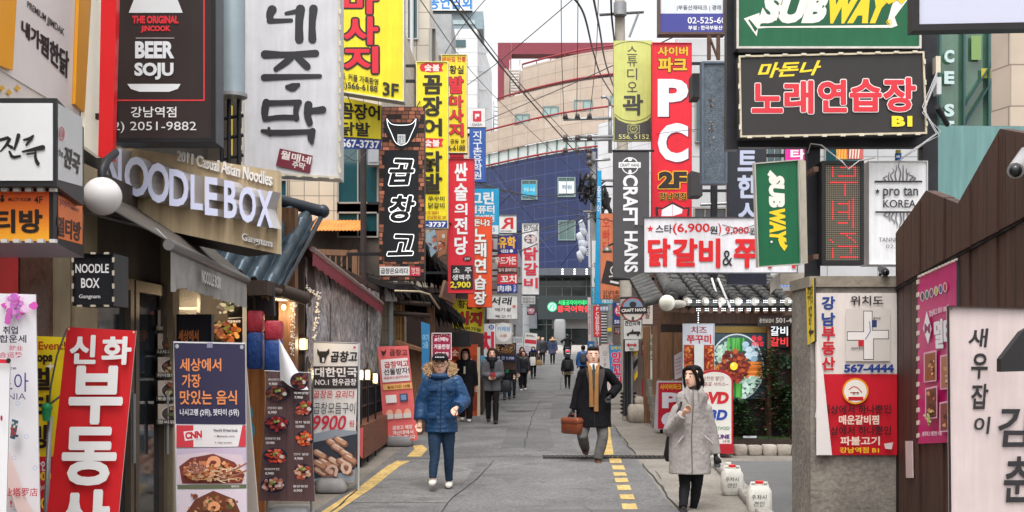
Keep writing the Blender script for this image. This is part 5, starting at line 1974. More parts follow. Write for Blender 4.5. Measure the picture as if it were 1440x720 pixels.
def band(mb,pts,z0,z1,m,depth=0):
 u=0
 for(a,c) in zip(pts,pts[1:]):
  L=math.hypot(c[0]-a[0],c[1]-a[1])
  mb.face([(a[0],a[1],z0),(c[0],c[1],z0),(c[0],c[1],z1),(a[0],a[1],z1)],m,uv=[(u,z0),(u+L,z0),(u+L,z1),(u,z1)])
  u+=L
  # return walls
 for p in(pts[0],pts[-1]):
  mb.face([(p[0],p[1],z0),(p[0],p[1]+14,z0),(p[0],p[1]+14,z1),(p[0],p[1],z1)],m,uv=[(0,z0),(14,z0),(14,z1),(0,z1)])
z_glass_top=zz(790,380)
z_blue_top,z_win_top,z_b1,z_b2,z_b3,z_top=zz(700,232),zz(700,213),zz(700,183),zz(710,136),zz(745,118),zz(745,84)
b=MB()
band(b,plan(560,1020),z_glass_top,z_blue_top,BLT)
b.build('blue_front',None,h)
b=MB()
band(b,plan(560,1020,.4),z_blue_top,z_win_top,mat((214,222,218),.3,var=.1))
b.build('window_band',None,h)
b=MB()
MUL=mat((96,128,128),.5,var=.1)
for p in plan(660,960,.3,22):
 b.box((p[0],p[1],(z_blue_top+z_win_top)/2),(.1,.16,z_win_top-z_blue_top),MUL)
b.build('mullion',None,h)
b=MB()
band(b,plan(560,1020,0),z_win_top,z_b1,STN)
band(b,plan(700,1020,1.0),z_b1,z_b2,STN)
band(b,plan(735,1020,2.2),z_b3,z_top,STN)
b.build('stone_band',None,h)
b=MB()
band(b,plan(722,1020,3.0),z_b2,z_b3,mat((226,224,222),.4,var=.06))
b.build('window_band',None,h)
b=MB()
for(x0,z,s0,s1) in((560,z_b1,0,1.2),(700,z_b2,1,3.2),(735,z_top,2.2,16)):
 A0,B0=plan(x0,1020,s0),plan(x0,1020,s1)
 for k in range(len(A0)-1):
  b.face([(*A0[k],z),(*A0[k+1],z),(*B0[k+1],z),(*B0[k],z)],STN)
b.build('ledge',None,h)
RAIL=mat((150,56,62),.5,var=.15,name='red_railing')
b=MB()
for(x0,z,s) in((560,z_blue_top+.15,-.15),(560,z_b1+.25,.1),(700,z_b2+.3,1.1),(735,z_top+.35,2.3)):
 P=[(p[0],p[1],z) for p in plan(x0,1020,s)]
 b.tube(P,.09,RAIL,6)
 for p in P:
  b.tube([(p[0],p[1],z-.4),p],.05,RAIL,5)
b.build('railing',None,h)
def bwin(x0,y0,x1,y1,setb,glass=TEAL,banner=None,nm=1):
 Y0,Y1=pz(x0)+setb,pz(x1)+setb
 p=Pl(x0,Y0,x1,Y1)
 w=MB()
 fr=mat((128,146,146),.5)
 dep=.12
 for(a,c,d,e) in((x0,y0,x1,y0+1.4),(x0,y1-1.4,x1,y1),(x0,y0+1.4,x0+1.4,y1-1.4),(x1-1.4,y0+1.4,x1,y1-1.4)):
  w.slab(p,[(a,e),(d,e),(d,c),(a,c)],.02,dep,fr)
 for k in range(1,nm+1):
  xm=x0+(x1-x0)*k/(nm+1)
  w.slab(p,[(xm-.4,y1-1.4),(xm+.4,y1-1.4),(xm+.4,y0+1.4),(xm-.4,y0+1.4)],.02,dep,fr)
 o=w.build('window',None,h)
 MB().slab(p,[(x0+1.4,y1-1.4),(x1-1.4,y1-1.4),(x1-1.4,y0+1.4),(x0+1.4,y0+1.4)],.015,.06,glass).build('pane',None,o)
 if banner:
  MB().slab(p,[(x0+1.6,y1-5),(x1-1.6,y1-5),(x1-1.6,y0+6),(x0+1.6,y0+6)],.07,.09,mat(banner,.5,var=.05)).build('window_banner',None,o)
 return p
GW=glass_mat((150,176,172),name='pale_glass')
bwin(724,160,744,174,1.0,GW)
bwin(763,149,785,164,1.0,GW)
bwin(807,140,833,156,1.0,GW)
bwin(858,134,884,150,1.0,GW)
p=bwin(733,253,755,281,0,glass_mat((70,100,100)),(56,172,206))
A=Art(p,h,off=.1)
A.text('한글교실',(737,264,752,269),(190,226,236),.02)
A.done()
p=bwin(784,249,809,277,0,glass_mat((70,100,100)),(220,226,230))
A=Art(p,h,off=.1)
A.text('학원',(790,260,804,266),(130,150,176),.02)
A.done()
bwin(785,310,809,338,0,glass_mat((90,116,112)))
# blue printed letters in the upper window band
A=Art(Pl(815,pz(815)+2.9,880,pz(880)+2.9),h,off=.02)
A.part('letter_panel').rect(809,101,828,111,(50,84,158)).rect(840,95,864,109,(50,84,158))
A.part('lettering').text('교육',(811,102,826,110),WHITE,.03).text('국어',(842,97,862,107),WHITE,.03)
A.done()
# thin diagonal decoration lines on the tiles
b=MB()
LN=mat((74,88,140),.5)
for(x0,y0,x1,y1) in((690,240,752,318),(704,260,742,300),(756,330,790,372),(790,372,812,340),(690,300,720,270),(820,300,846,352),(846,300,822,348)):
 b.tube([W(x0,y0,pz(x0)-.05),W(x1,y1,pz(x1)-.05)],.022,LN,4)
b.build('steel_line',None,h)
# entrance recess
z0=G(104)
b=MB()
EN=glass_mat((52,68,70),name='entrance_glass')
p104=Pl(680,106,900,104.4)
b.slab(p104,[(670,500),(900,500),(900,378),(670,378)],-.4,0,EN)
b.build('entrance_glass',None,h)
b=MB()
FRM=mat((150,158,158),.4,.3,var=.1)
for y in(402,418,456):
 b.slab(p104,[(755,y+1.2),(842,y+1.2),(842,y),(755,y)],.01,.2,FRM)
for x in(768,790,803,824,835):
 b.slab(p104,[(x,500),(x+1,500),(x+1,384),(x,384)],.01,.18,FRM)
b.build('mullion',None,h)
b=MB()
b.slab(Pl(680,102,900,101),[(690,387),(902,387),(902,377),(690,377)],-4,0,mat((84,88,96),.5,var=.15))
b.slab(Pl(680,102.4,900,101.4),[(690,462),(755,462),(755,440),(690,434)],-2,0,mat((104,108,114),.5,var=.15))
b.build('canopy',None,h)
b=MB()
for x in(791,808,825):
 for y in(380,383,386):
  b.ell(W(x,y-1,100.8),(.1,.1,.06),mat((255,250,236),.4,emis=2.5,var=0),8,5)
b.build('downlight',None,h)
b=MB()
b.slab(Pl(760,103,850,102.4),[(776,462),(838,462),(838,449),(776,449)],-.5,0,mat((140,140,140),.6,var=.1))
b.slab(Pl(760,103.2,850,102.6),[(804,497),(836,497),(836,463),(804,463)],-.2,0,glass_mat((40,46,48)))
b.build('doorway',None,h)
b=MB()
for k in range(4):
 b.box((XW(795,96),96+k*.4+.2,G(96)+.07+.15*k),(9-.1*k,.4,.15+.0*k),mat((176,172,168),.8,var=.2))
b.build('entrance_step',None,h)
a=sign('academy_fascia','dark fascia with a green round emblem and glowing green and red letters','sign',(757,416,846,449),101.5,face=(50,56,58),th=.6)
GE,RE=mat((40,190,100),.4,emis=.6,var=0),mat((216,60,60),.4,emis=.5,var=0)
a.part('emblem').ellipse(776.5,431.5,7,7,(56,190,140)).ellipse(776.5,431.5,5.6,5.6,(190,232,212)).line([(773,434),(776,428),(780,430),(778,435)],1.6,(56,190,140),smooth=1)
a.part('lettering').text('서울공자아카데미',(785,422,827,429),GE,.03).text('중국어학원',(784,430,830,439),RE,.03)
a.done()
h=thing('steel_column','round pale steel column standing before the glass entrance','column',(XW(736.5,86),86,G(86)))
MB().tube([(h.location.x,86,G(86)-.1),(h.location.x,86,W(0,424,86).z)],.44,mat((168,172,174),.35,.5,var=.1),24).build('shaft',None,h)
b=MB()
for z in(3.0,4.4,5.8):
 b.torus((h.location.x,86,z),.44,.03,mat((130,134,136),.4,.5),24,6)
b.build('band',None,h)
h=thing('white_column','white panelled column before the academy doorway','column',(XW(787,99.5),99.5,G(99.5)))
MB().rbox((XW(787,99.5),99.5,(G(99.5)+W(0,449,99.5).z)/2),(1.0,1.0,W(0,449,99.5).z-G(99.5)),.2,mat((128,130,130),.5,var=.1)).build('shaft',None,h)
# red frame structure on the roof behind
h=thing('concrete_portal','dusky red concrete portal frame rising behind the round building','structure',(XW(720,128),128,2.6))
RF=mat((132,58,70),.6,var=.1,name='red_concrete')
p128=Pl(700,128,830)
b=MB()
b.slab(p128,[(700,400),(719,400),(719,60),(700,60)],-2,0,RF)
b.slab(p128,[(719.1,76),(900,76),(900,60),(719.1,60)],-2,0,RF)
b.build('frame',None,h)
h=thing('stair_tower','beige roof stair house with steel fire stairs left of the curved bands','building',(XW(715,118),118,2.6))
b=MB()
b.slab(Pl(700,118,740),[(709,300),(738,300),(738,100),(709,96)],-4,0,mat((176,156,142),.8,var=.15))
b.build('wall',None,h)
b=MB()
for k in range(9):
 b.slab(Pl(690,116.5,740),[(717,99+k*4),(731,99+k*4),(731,97.8+k*4),(717,97.8+k*4)],-.3,0,mat((214,214,214),.5))
for x in(717,731):
 b.tube([W(x,84,116.4),W(x,136,116.4)],.06,METAL,6)
for x in(694,706):
 b.tube([W(x,142,116),W(x,200,116)],.05,METAL,6)
for k in range(8):
 b.tube([W(694,150+k*6,116),W(706,152+k*6,116)],.05,METAL,5)
b.build('stair',None,h)
# ---- right part of the street end: buildings behind the right signs
h=thing('white_side_building','narrow white building behind the craft beer pub banner','building',(XW(850,66),66,G(66)))
b=MB()
WHB=tiles_mat((222,222,224),(214,214,218),(180,180,184),1.5,.8,.02,name='white_cladding')
b.wall((XW(841,66),66),(XW(960,60),60),G(66),CZ+(HY-175)*66/F,WHB)
b.wall((XW(840,80),80),(XW(841,66),66),G(66),CZ+(HY-175)*66/F,WHB)
b.build('wall',None,h)
h=thing('side_shops','row of small brick shops behind the utility poles on the right','building',(XW(900,42),42,G(42)))
b=MB()
b.wall((XW(842,58),58),(XW(868,50),50),G(50),5.2,BRW)
b.wall((XW(868,50),50),(XW(905,38),38),G(38),5.2,BRW)
b.wall((XW(905,38),38),(XW(960,34),34),G(34),5.2,BRW)
b.build('wall',None,h)
psh=Pl(868,49.9,905,37.9)
for(x0,x1) in((872,880),(884,894)):
 window(h,psh,x0,440,x1,530,1,glass=DGLASS,fw=.8)
 # ================================================================ right side
 # ---- utility poles
CPOLE=mat((176,168,156),.85,var=.2,scale=4,name='pole_concrete')
h=thing('utility_pole','tall pale concrete utility pole rising behind the green yellow studio banner','utility pole',(XW(884,26.5),26.5,G(26.5)))
MB().tube([(XW(884,26.5),26.5,G(26.5)),W(872,60,26.5),W(871,-80,26.5)],[.15,.12,.11],CPOLE,16).build('shaft',None,h)
b=MB()
b.tube([W(843,20,26.4),W(905,16,26.4)],.05,METAL,8)
b.tube([W(885,52,26.4),W(898,18,26.4)],.03,METAL,6)
b.tube([W(872,22,26.3),W(872,4,26.3)],.15,METAL,12)
b.build('crossarm',None,h)
b=MB()
for k in range(3):
 b.tube([W(878.5+k*4,585-k,26.2),W(878.5+k*4,585-26*(k==0)-110,26.3)],.035,mat((40,40,42),.6),8)
for k in range(6):
 b.torus((XW(883.5,26.5),26.5,G(26.5)+.18+k*.09),.165,.028,mat((28,27,28),.7),18,6)
b.build('cable_guard',None,h)
b=MB()
for k in range(5):
 z0_=G(26.5)+.9+k*.28
 b.prism([(XW(891,26.2),26.15,z0_),(XW(896.5,26.2),26.15,z0_+.12),(XW(896.5,26.2),26.15,z0_+.26),(XW(891,26.2),26.15,z0_+.14)],(0,.12,0),mat((222,178,40) if k%2==0 else(34,33,34),.6))
b.build('warning_stripe',None,h)
h=thing('utility_pole','grey pole crowded with transformers and coiled cables in the middle distance','utility pole',(XW(836,52),52,G(52)))
b=MB()
b.tube([(XW(836,52),52,G(52)),W(834,214,52)],[.16,.13],mat((150,150,148),.8,var=.2),14)
b.build('shaft',None,h)
b=MB()
for(x0,y0,x1,y1) in((792,198,862,196),(812,192,862,192),(830,226,858,224),(833,252,862,254),(820,298,848,298),(792,168,860,166)):
 b.tube([W(x0,y0,51.8),W(x1,y1,51.8)],.07,METAL,6)
b.tube([W(858,150,51.9),W(858,215,51.9)],.09,METAL,8)
b.tube([W(858,150,51.9),W(857,140,51.9),W(852,136,51.9),W(846,137,51.8)],.07,METAL,8)
b.build('crossarm',None,h)
b=MB()
INS=mat((70,62,60),.4,var=.1)
for x in(795,812,829):
 for y in(160,190,208):
  b.tube([W(x,y,51.7),W(x,y+7,51.7)],[.09,.13],INS,8)
for(x,y) in((828,216),(829,226),(827,246),(828,262),(826,272)):
 b.tube([W(x,y,51.6),W(x,y+8,51.6)],[.12,.12],INS,8)
b.build('insulator',None,h)
b=MB()
for k in range(16):
 x0,y0=rnd.uniform(815,836),rnd.uniform(235,275)
 pts=[W(x0,y0,51.5),W(x0+rnd.uniform(-8,4),y0+rnd.uniform(5,18),51.4),W(x0+rnd.uniform(-6,12),y0+rnd.uniform(10,24),51.5),W(x0+rnd.uniform(0,20),y0+rnd.uniform(0,10),51.6)]
 b.tube(pts,.045,CABLE,5)
for k in range(14):
 x0,y0=rnd.uniform(838,858),rnd.uniform(258,300)
 pts=[W(x0,y0,51.5),W(x0+rnd.uniform(-6,6),y0+14,51.4),W(x0+rnd.uniform(-10,8),y0+24,51.5)]
 b.tube(pts,.07,CABLE,5)
b.build('cable_coil',None,h)
h=thing('utility_pole','thin grey pole behind the hanging blue and white banners on the right','utility pole',(XW(858,43),43,G(43)))
MB().tube([(XW(859,43),43,G(43)),W(857,380,43)],[.13,.11],mat((146,146,146),.8,var=.2),12).build('shaft',None,h)
MB().slab(Pl(850,42.8,866),[(854,466),(860,466),(860,461),(854,461)],-.02,0,mat((226,196,50),.5)).build('plate',None,h)
h=thing('street_lamp','old grey dish street lamp hanging beside the orange steak banner','street lamp',W(853,354,30))
b=MB()
b.tube([W(868,344,30.1),W(860,343,30),W(855,346,30)],.03,DARKM,8)
b.build('arm',None,h)
MB().loft([(XW(854,30),30,W(0,355,30).z,.13,.13),(XW(854,30),30,W(0,352,30).z,.12,.12),(XW(854,30),30,W(0,347,30).z,.05,.05)],mat((120,118,112),.4,.4)).build('shade',None,h)
# ---- signs right of centre
a=sign('studio_banner','upright pale green banner with a dark foot and camera emblem','sign',(863,57,917,198),22.6,face=(200,202,116),th=.1,side=(150,150,110),arm=(1,.6))
dk=(66,64,62)
a.part('foot_panel').poly([(864,163),(870,169),(880,173),(890,174.5),(901,173),(911,169),(916,163),(916,197),(864,197)][::-1],(72,71,70))
a.part('line_print').line([(864,64),(874,59.5),(890,58),(906,59.5),(916,64)],.8,(90,88,60),smooth=2).line([(864,160),(874,168),(890,171),(906,168),(916,160)],.8,(90,88,60),smooth=2)
for ch,y0,y1 in(('스',65,77),('튜',79,93),('디',96,112),('오',115,129)):
 a.part('lettering').text(ch,(882,y0,896,y1),dk,.0)
a.text('곽',(876,133,904,162),dk,.025)
a.text('556. 5152',(870,189,913,195.5),(214,212,140),.01)
a.part('camera_emblem').ring(891,181,5.5,5,.9,(206,204,136)).line([(883,176),(887,176),(888.5,174.5),(893.5,174.5),(895,176),(899,176),(899,187),(883,187),(883,176)],.8,(206,204,136)).text('47',(888,179,894,183),(206,204,136),.0)
a.done()
a=sign('pub_banner','dark grey upright pub banner with white letters running downwards','banner',(862,213,913,391),21.5,face=(74,72,74),th=.03,side=(60,60,62),rough=.6,var=.08)
a.part('emblem').ring(886,233,12,12,1.4,(224,224,224)).ellipse(886,224,3,2.6,(224,224,224)).ellipse(886,242,2.4,3.4,(224,224,224)).rect(870,228,901,236,(226,226,226))
a.part('lettering').text('CRAFT HANS',(872,230,899,234.4),(60,60,62),.02)
a.text('CRAFT',[(897,246),(897,316),(876,316),(876,246)],(226,226,228),.03).text('HANS',[(897,325),(897,383),(878,383),(878,325)],(226,226,228),.03)
a.done()
b=MB()
b.tube([W(861,212,21.5),W(920,212,21.5)],.02,DARKM,8)
b.tube([W(861,392,21.5),W(920,392,21.5)],.03,DARKM,8)
b.build('rod',None,a.root)
h_=a.root
a=sign('internet_cafe_board','tall bright red board with white P C letters and a white shield','sign',(917,60,973,305),22.0,face=(218,32,50),frame=(200,40,56),fw=.8,th=.2,side=(150,30,44),arm=(1,.8))
GO=(240,176,44)
a.text('사이버',(925,66,967,78),GO,.04,out=(70,30,26),ow=.04).text('파크',(926,81,966,101),GO,.05,out=(70,30,26),ow=.04)
LV=(226,226,240)
for ch,y0,y1 in(('P',111,164),('C',173,228)):
 a.text(ch,(926.4,y0+1,969.4,y1+1),(110,30,40),.045).text(ch,(925,y0,968,y1),LV,.045)
a.text('2F',(926,241,966,265),(44,34,34),.06,out=GO,ow=.045).text('강남역점',(927,271,965,281),(44,34,34),.03,out=GO,ow=.04)
a.part('shield').poly([(946,284),(962,292),(970,291),(969,304),(923,304),(922,291),(932,292)],(44,34,38)).poly([(946,287),(960,294),(967,294),(966,304),(926,304),(925,294),(932,294)],(206,40,56)).poly([(945.5,287),(945.5,304),(930,304),(931,295)][::-1],(230,228,232)).poly([(946,287),(960,294.5),(959,300),(946,304)][::-1],(230,228,232))
a.done()
a=sign('investment_sign','white over blue office sign with a phone number high above the mesh panel','sign',(926,-40,1020,48),17.0,face=(214,218,224),frame=(92,70,62),fw=3,th=.2,side=(84,62,54))
a.part('lower_panel').rect(928.5,19,1017.6,45,(64,66,142))
a.part('lettering').text('|부동산재테크 | 경매',(952,7,1014,15),(80,80,84),.01).text('02-525-6047',(967,24,1034,33),WHITE,.01).text('부설 : 한국부동산아카데미',(968,36,1040,42),WHITE,.03)
a.done()
# trim overlong words beyond the sign edge: they are hidden behind the black post
b=MB()
for x in(997,1010):
 b.tube([W(x,50,16.9),W(x,84,16.9)],.03,RUST,6)
b.tube([W(997,50,16.9),W(1010,84,16.9)],.02,RUST,6)
b.build('strut',None,a.root)
a=sign('mesh_panel','tall weathered blue grey mesh panel with rust streaks, back of a sign','sign panel',(987,86,1023,258),16.0,face=mat((96,106,116),.7,.2,var=.35,scale=5,grain=.4,gscale=70,bump=.6,bscale=90,name='weathered_mesh'),frame=(88,100,114),fw=3,th=.2,side=(70,82,96))
a.part('rust_mark')
for k in range(30):
 a.blob(1001+rnd.gauss(0,2.4),rnd.choice([145,148,152,175,182,190,196,204])+rnd.gauss(0,3),rnd.uniform(.6,1.8),rnd.choice([(150,140,132),(84,70,64),(70,58,54)]),j=.5)
a.done()
h=thing('sign_post','dark steel post below the weathered mesh panel','post',W(1004,398,20.6))
b=MB()
b.tube([W(1004,398,20.6),W(1004,250,20.6)],.065,DARKM)
b.build('shaft',None,h)
b=MB()
b.tube([W(985,288,20.6),W(1022,286,20.6)],.03,METAL,8)
b.build('crossarm',None,h)
h=thing('wall_duct','dark square duct between the red board and the mesh panel','duct',W(980,275,17.5))
MB().slab(Pl(970,17.5,990),[(972,275),(988,275),(988,244),(972,240)],-.4,0,mat((60,58,60),.6,var=.2)).slab(Pl(970,17.6,990),[(974,136),(986,136),(986,103),(974,103)],-.4,0,mat((54,54,58),.6,var=.2)).build('duct',None,h)
a=sign('korean_clinic_sign','dark navy upright sign with pale letters left of the vertical green sandwich sign','sign',(1024,194,1078,400),18.8,face=(42,42,52),th=.15,side=(50,50,56),arm=(1,.5))
for ch,y0,y1 in(('트',212,240),('한',247,278),('스',286,316)):
 a.text(ch,(1038,y0,1064,y1),(186,192,214),.05)
a.done()
# building at the right behind these: pale side wall
h=thing('pale_building','pale grey shop building behind the red PC board','building',(XW(1000,27),27,G(27)))
b=MB()
PW=tiles_mat((196,196,198),(186,188,190),(150,150,152),1.2,.6,.015,name='pale_cladding')
b.wall((XW(950,27),27),(XW(1330,27),27),3.6,9.4,PW)
b.wall((XW(930,38),38),(XW(950,27),27),.4,9.4,PW)
b.face([(XW(950,27),27,9.4),(XW(1330,27),27,9.4),(XW(1330,38),38,9.4),(XW(930,38),38,9.4)],PW)
b.build('wall',None,h)
pq=Pl(950,27,1330)
window(h,pq,978,120,992,200,0,glass=TEAL,fw=1.2)
window(h,pq,1078,190,1100,250,1,glass=TEAL,fw=1.5)
window(h,pq,1160,196,1210,228,1,glass=TEAL,fw=1.5)
window(h,pq,976,292,1022,370,2,glass=DGLASS,fw=1.5)
# ---- white price banner above the tiled roof
a=sign('price_banner','long white banner with big red letters and a crossed out price above the tiled roof','banner',(905,305,1122,384),17.8,face=(228,226,230),frame=(70,70,74),fw=1,th=.04)
RDD=(214,34,40)
a.part('star').poly([(914.5+5*(1 if k%2==0 else .42)*math.sin(k*math.pi/5),322-5.4*(1 if k%2==0 else .42)*math.cos(k*math.pi/5)) for k in range(10)],RDD)
a.part('lettering').text('스타',(922,316,945,328),(40,38,42),.02).text('(6,900',(946,314,998,330),RDD,.02).text('원',(998,318,1009,329),(40,38,42),.02).text(')',(1010,314,1014,331),RDD,.02).text('9,000',(1020,319,1053,330),RDD,.01).text('원',(1054,320,1064,330),(40,38,42),.01)
a.part('strike_line').line([(1016,316),(1064,330)],.8,(40,38,42)).line([(1016,331),(1066,315)],.8,(40,38,42))
a.part('lettering').text('닭',(912,336,942,374),RDD,.05).text('갈',(947,336,980,374),RDD,.05).text('비',(984,336,1012,376),RDD,.05).text('&',(1016,352,1030,374),(40,38,42),.0).text('쭈',(1033,337,1068,376),RDD,.05).text('꾸미',(1071,337,1118,376),RDD,.05)
a.done()
# ---- big steel frame with the sandwich and karaoke boards
STEEL=mat((44,44,49),.5,.4,var=.4,scale=3,name='dark_frame_steel')
h=thing('steel_gantry','big dark steel frame carrying the green sandwich board and the karaoke board','sign frame',(XW(1144,12.2),12.2,G(12.2)))
pfm=Pl(1000,12.1,1330)
b=MB()
b.slab(pfm,[(1022,210),(1038,210),(1038,-60),(1022,-60)],-.14,0,STEEL)
b.slab(pfm,[(1298,284),(1318,284),(1318,-60),(1298,-60)],-.14,0,STEEL)
b.slab(pfm,[(1038.2,207),(1297.8,207),(1297.8,193),(1038.2,193)],-.12,-.004,STEEL)
b.slab(pfm,[(1038.2,78),(1297.8,78),(1297.8,68),(1038.2,68)],-.12,-.004,STEEL)
b.build('beam',None,h)
b=MB()
x_=XW(1144,12.2)
b.box((x_,12.25,(G(12)+W(0,200,12.2).z)/2),(.14,.12,W(0,200,12.2).z-G(12)),STEEL)
b.box((XW(1310,12.2),12.3,1.9),(.14,.12,3.8),STEEL)
b.build('post',None,h)
a=sign('sandwich_board','green board with white and yellow slanted arrowed letters over the karaoke board','sign',(1036,-50,1296,68),11.9,face=(13,90,56),frame=(196,190,184),fw=3,th=.2,side=(60,60,62))
DG=(11,82,50)
CR=(226,222,212)
YW=(240,196,34)
a.part('outline').poly([(1046,26),(1068,18),(1068,26),(1090,26),(1100,-12),(1270,-12),(1262,-4),(1279,-4),(1270,8),(1258,24),(1262,36),(1254,39),(1080,39),(1066,40),(1064,51)],CR)
a.poly([(1052,28),(1065,23),(1066,29),(1092,29),(1104,-9),(1262,-9),(1254,8),(1248,30),(1252,35),(1068,37),(1062,45)],DG)
a.part('lettering').text('SUB',[(1075,-12),(1168,-12),(1159,33),(1066,33)],CR,.07,shear=.12).text('WAY',[(1166,-12),(1262,-12),(1245,33),(1160,33)],YW,.07,shear=.12)
a.part('arrow').poly([(1054,27),(1070,21),(1070,26),(1080,26),(1080,32),(1070,33),(1066,41)],CR).poly([(1240,-2),(1262,-10),(1280,-8),(1268,6),(1262,0),(1250,6)],YW)
a.part('mark').ring(1250.5,31,4,4,.8,YW,16).text('R',(1248.6,28.6,1252.6,33.2),YW,.02)
a.done()
a=sign('karaoke_board','black board with yellow script, red white edged letters and B1','sign',[(1039,78),(1300,72),(1304,188),(1041,193)],11.85,face=mat((44,40,40),.4,var=.12,scale=3),frame=(196,184,160),fw=2.5,th=.2,side=(50,48,50),clips=24)
a.text('마돈나',[(1066,89),(1155,85),(1153,105),(1066,110)],(236,206,44),.03,shear=.25)
for ch,x0,x1,y0,y1 in(('노',1058,1100,118,158),('래',1104,1143,114,159),('연',1151,1190,113,157),('습',1196,1239,112,156),('장',1243,1287,110,156)):
 a.text(ch,(x0,y0,x1,y1),(206,46,58),.05,out=(236,226,222),ow=.02)
a.text('B1',(1254,163,1283,178),(236,206,44),.06)
a.done()
# vertical sandwich blade sign
q=[(1061,229),(1124,224),(1128,372),(1066,376)]
a=sign('blade_sign','vertical green sandwich blade sign hanging by the dark post','sign',q,11.3,11.5,face=(14,92,58),frame=(176,170,160),fw=1.6,th=.04,side=(196,190,178))
MB().slab(a.pl,[(1128,372),(1136,370),(1133,226),(1124.5,224)],-.16,-.03,mat((176,168,152),.5,.2,var=.2)).build('cabinet_side',None,a.root)
a.text('SUB',[(1103,246),(1104,292),(1081,292),(1081,246)],CR,.07,shear=.1).text('WAY',[(1104,293),(1106,341),(1082,341),(1082,293)],YW,.07,shear=.1)
a.part('arrow').poly([(1086,251),(1079,246),(1083,239),(1090,246),(1095,252),(1090,256)],CR).poly([(1094,336),(1101,334),(1104,344),(1108,345),(1103,353),(1097,345)],YW).ellipse(1085,340,1.6,1.6,CR,10)
a.done()
b=MB()
for y in(240,362):
 p=a.pl.pt(1126,y,-.12)
 b.box((p.x+.13,p.y+.3,p.z),(.05,.8,.05),RUST)
b.build('bracket',None,a.root)
# LED sign
a=sign('led_sign','tall dotted red LED matrix sign between the dark post and the tanning sign','sign',(1156,226,1215,372),12.0,face=(60,52,46),frame=(32,31,33),fw=5,th=.18,side=(36,36,38))
LED0,LED1=mat((128,120,100),.5,var=0),mat((230,56,56),.4,emis=.9,var=0,name='lit_led')
LIT=set()
def led(x0,y0,x1,y1):
 n=max(abs(x1-x0),abs(y1-y0),1)
 for k in range(n+1):
  LIT.add((round(x0+(x1-x0)*k/n),round(y0+(y1-y0)*k/n)))
for s_ in((3,1,3,5),(7,1,14,1),(14,1,14,4),(6,5,14,5),(2,8,15,8),(9,9,9,14),(3,17,3,25),(6,18,11,18),(11,17,11,25),(13,16,13,29),(6,22,10,22),(6,27,10,27),(7,32,14,32),(10,33,14,36),(6,38,15,38),(2,35,3,36),(3,39,3,43),(7,43,15,43),(12,39,12,41)):
 led(*s_)
mb0,mb1=MB(),MB()
for r_ in range(45):
 for c_ in range(17):
  x,y=1162.6+c_*2.87,232.5+r_*3.0
  lit=(c_,r_) in LIT
  (mb1 if lit else mb0).sheet(a.pl,[(x-.85,y+.85),(x+.85,y+.85),(x+.85,y-.85),(x-.85,y-.85)],.008,LED1 if lit else LED0)
mb0.build('led_matrix',None,a.root)
mb1.build('lit_letters',None,a.root)
a.text('노래방 1577-0071',(1172,368.4,1199,371),(200,200,200),.02)
a.done()
# tanning sign
a=sign('tanning_sign','white sign box with black flame ornament and salon name','sign',(1222,226,1305,372),12.1,face=(220,220,221),frame=(206,206,208),fw=1,th=.3,side=(200,200,202))
KB=(40,38,42)
a.part('flame_ornament')
def tri(cx,y0,sgn,n=9):
 for k in range(n):
  u=(k-(n-1)/2)/((n-1)/2)
  hh=26*(1-.75*abs(u))*sgn
  a.line([(cx+u*20,y0),(cx+u*24+2*math.sin(k*2),y0-hh*.4),(cx+u*17-2*math.sin(k*2),y0-hh*.75),(cx+u*20,y0-hh)],[2.4,2,1.4,.5],(110,108,112),smooth=1)
tri(1265,253,1)
tri(1266,300,-1)
a.rect(1230,254,1297,256.4,KB).rect(1231,297,1297,299.4,KB)
a.part('lettering').text('pro tan',(1242,263,1291,280),KB,.01).text('KOREA',(1242,281,1288,292),KB,.01).text('TANNING',(1236,334,1272,340),KB,-.005).text('02.555.7',(1246,344,1284,349),KB,-.01)
a.part('star').poly([(1234+4*(1 if k%2==0 else .42)*math.sin(k*math.pi/5),269-4*(1 if k%2==0 else .42)*math.cos(k*math.pi/5)) for k in range(10)],KB)
a.done()
h=thing('blue_canister','small blue can with yellow lid on top of the white tanning sign','can',W(1263,225.6,12.2))
x_,z_=h.location.x,h.location.z
MB().tube([(x_,12.2,z_),(x_,12.2,z_+.075)],.034,mat((36,110,190),.35),14).build('body',None,h)
MB().tube([(x_,12.2,z_+.075),(x_,12.2,z_+.11)],[.03,.026],mat((226,200,60),.4),12).build('lid',None,h)
MB().slab(Pl(1250,12.15,1275),[(1260.5,221.5),(1265.5,221.5),(1265.5,218.5),(1260.5,218.5)],-.005,0,mat((230,234,238),.4)).build('label',None,h)
# pink sign behind
a=sign('pink_sign','magenta sign with white letter peeking out below the dark crossbeam','sign',(1104,207,1136,300),18.5,face=(226,40,150),th=.1)
a.text('타',(1112,210,1132,224),WHITE,.04)
a.done()
for i,(x0,x1,c,l) in enumerate(((1176,1192,(226,180,70),'yellow orange poster strip under the dark crossbeam'),(1193,1214,(196,96,90),'striped red poster strip under the dark crossbeam'))):
 a=sign('poster_strip',l,'poster',(x0,208,x1,224),19+i*.2,face=c,th=.05)
 a.part('stripe')
 for k in range(4):
  a.poly([(x0+2+k*4,209),(x0+4+k*4,209),(x0+2.6+k*4,223),(x0+1+k*4,223)][::-1],(236,220,200) if i else(220,120,60))
 a.done()
h=thing('junction_box','pale small junction boxes with loose wires on the right frame post','junction box',W(1316,135,11.95))
b=MB()
b.box(W(1317,92,12.0),(.05,.1,.17),mat((206,196,176),.5))
b.box(W(1318,122,12.0),(.05,.1,.18),mat((196,198,202),.5))
b.build('box',None,h)
b=MB()
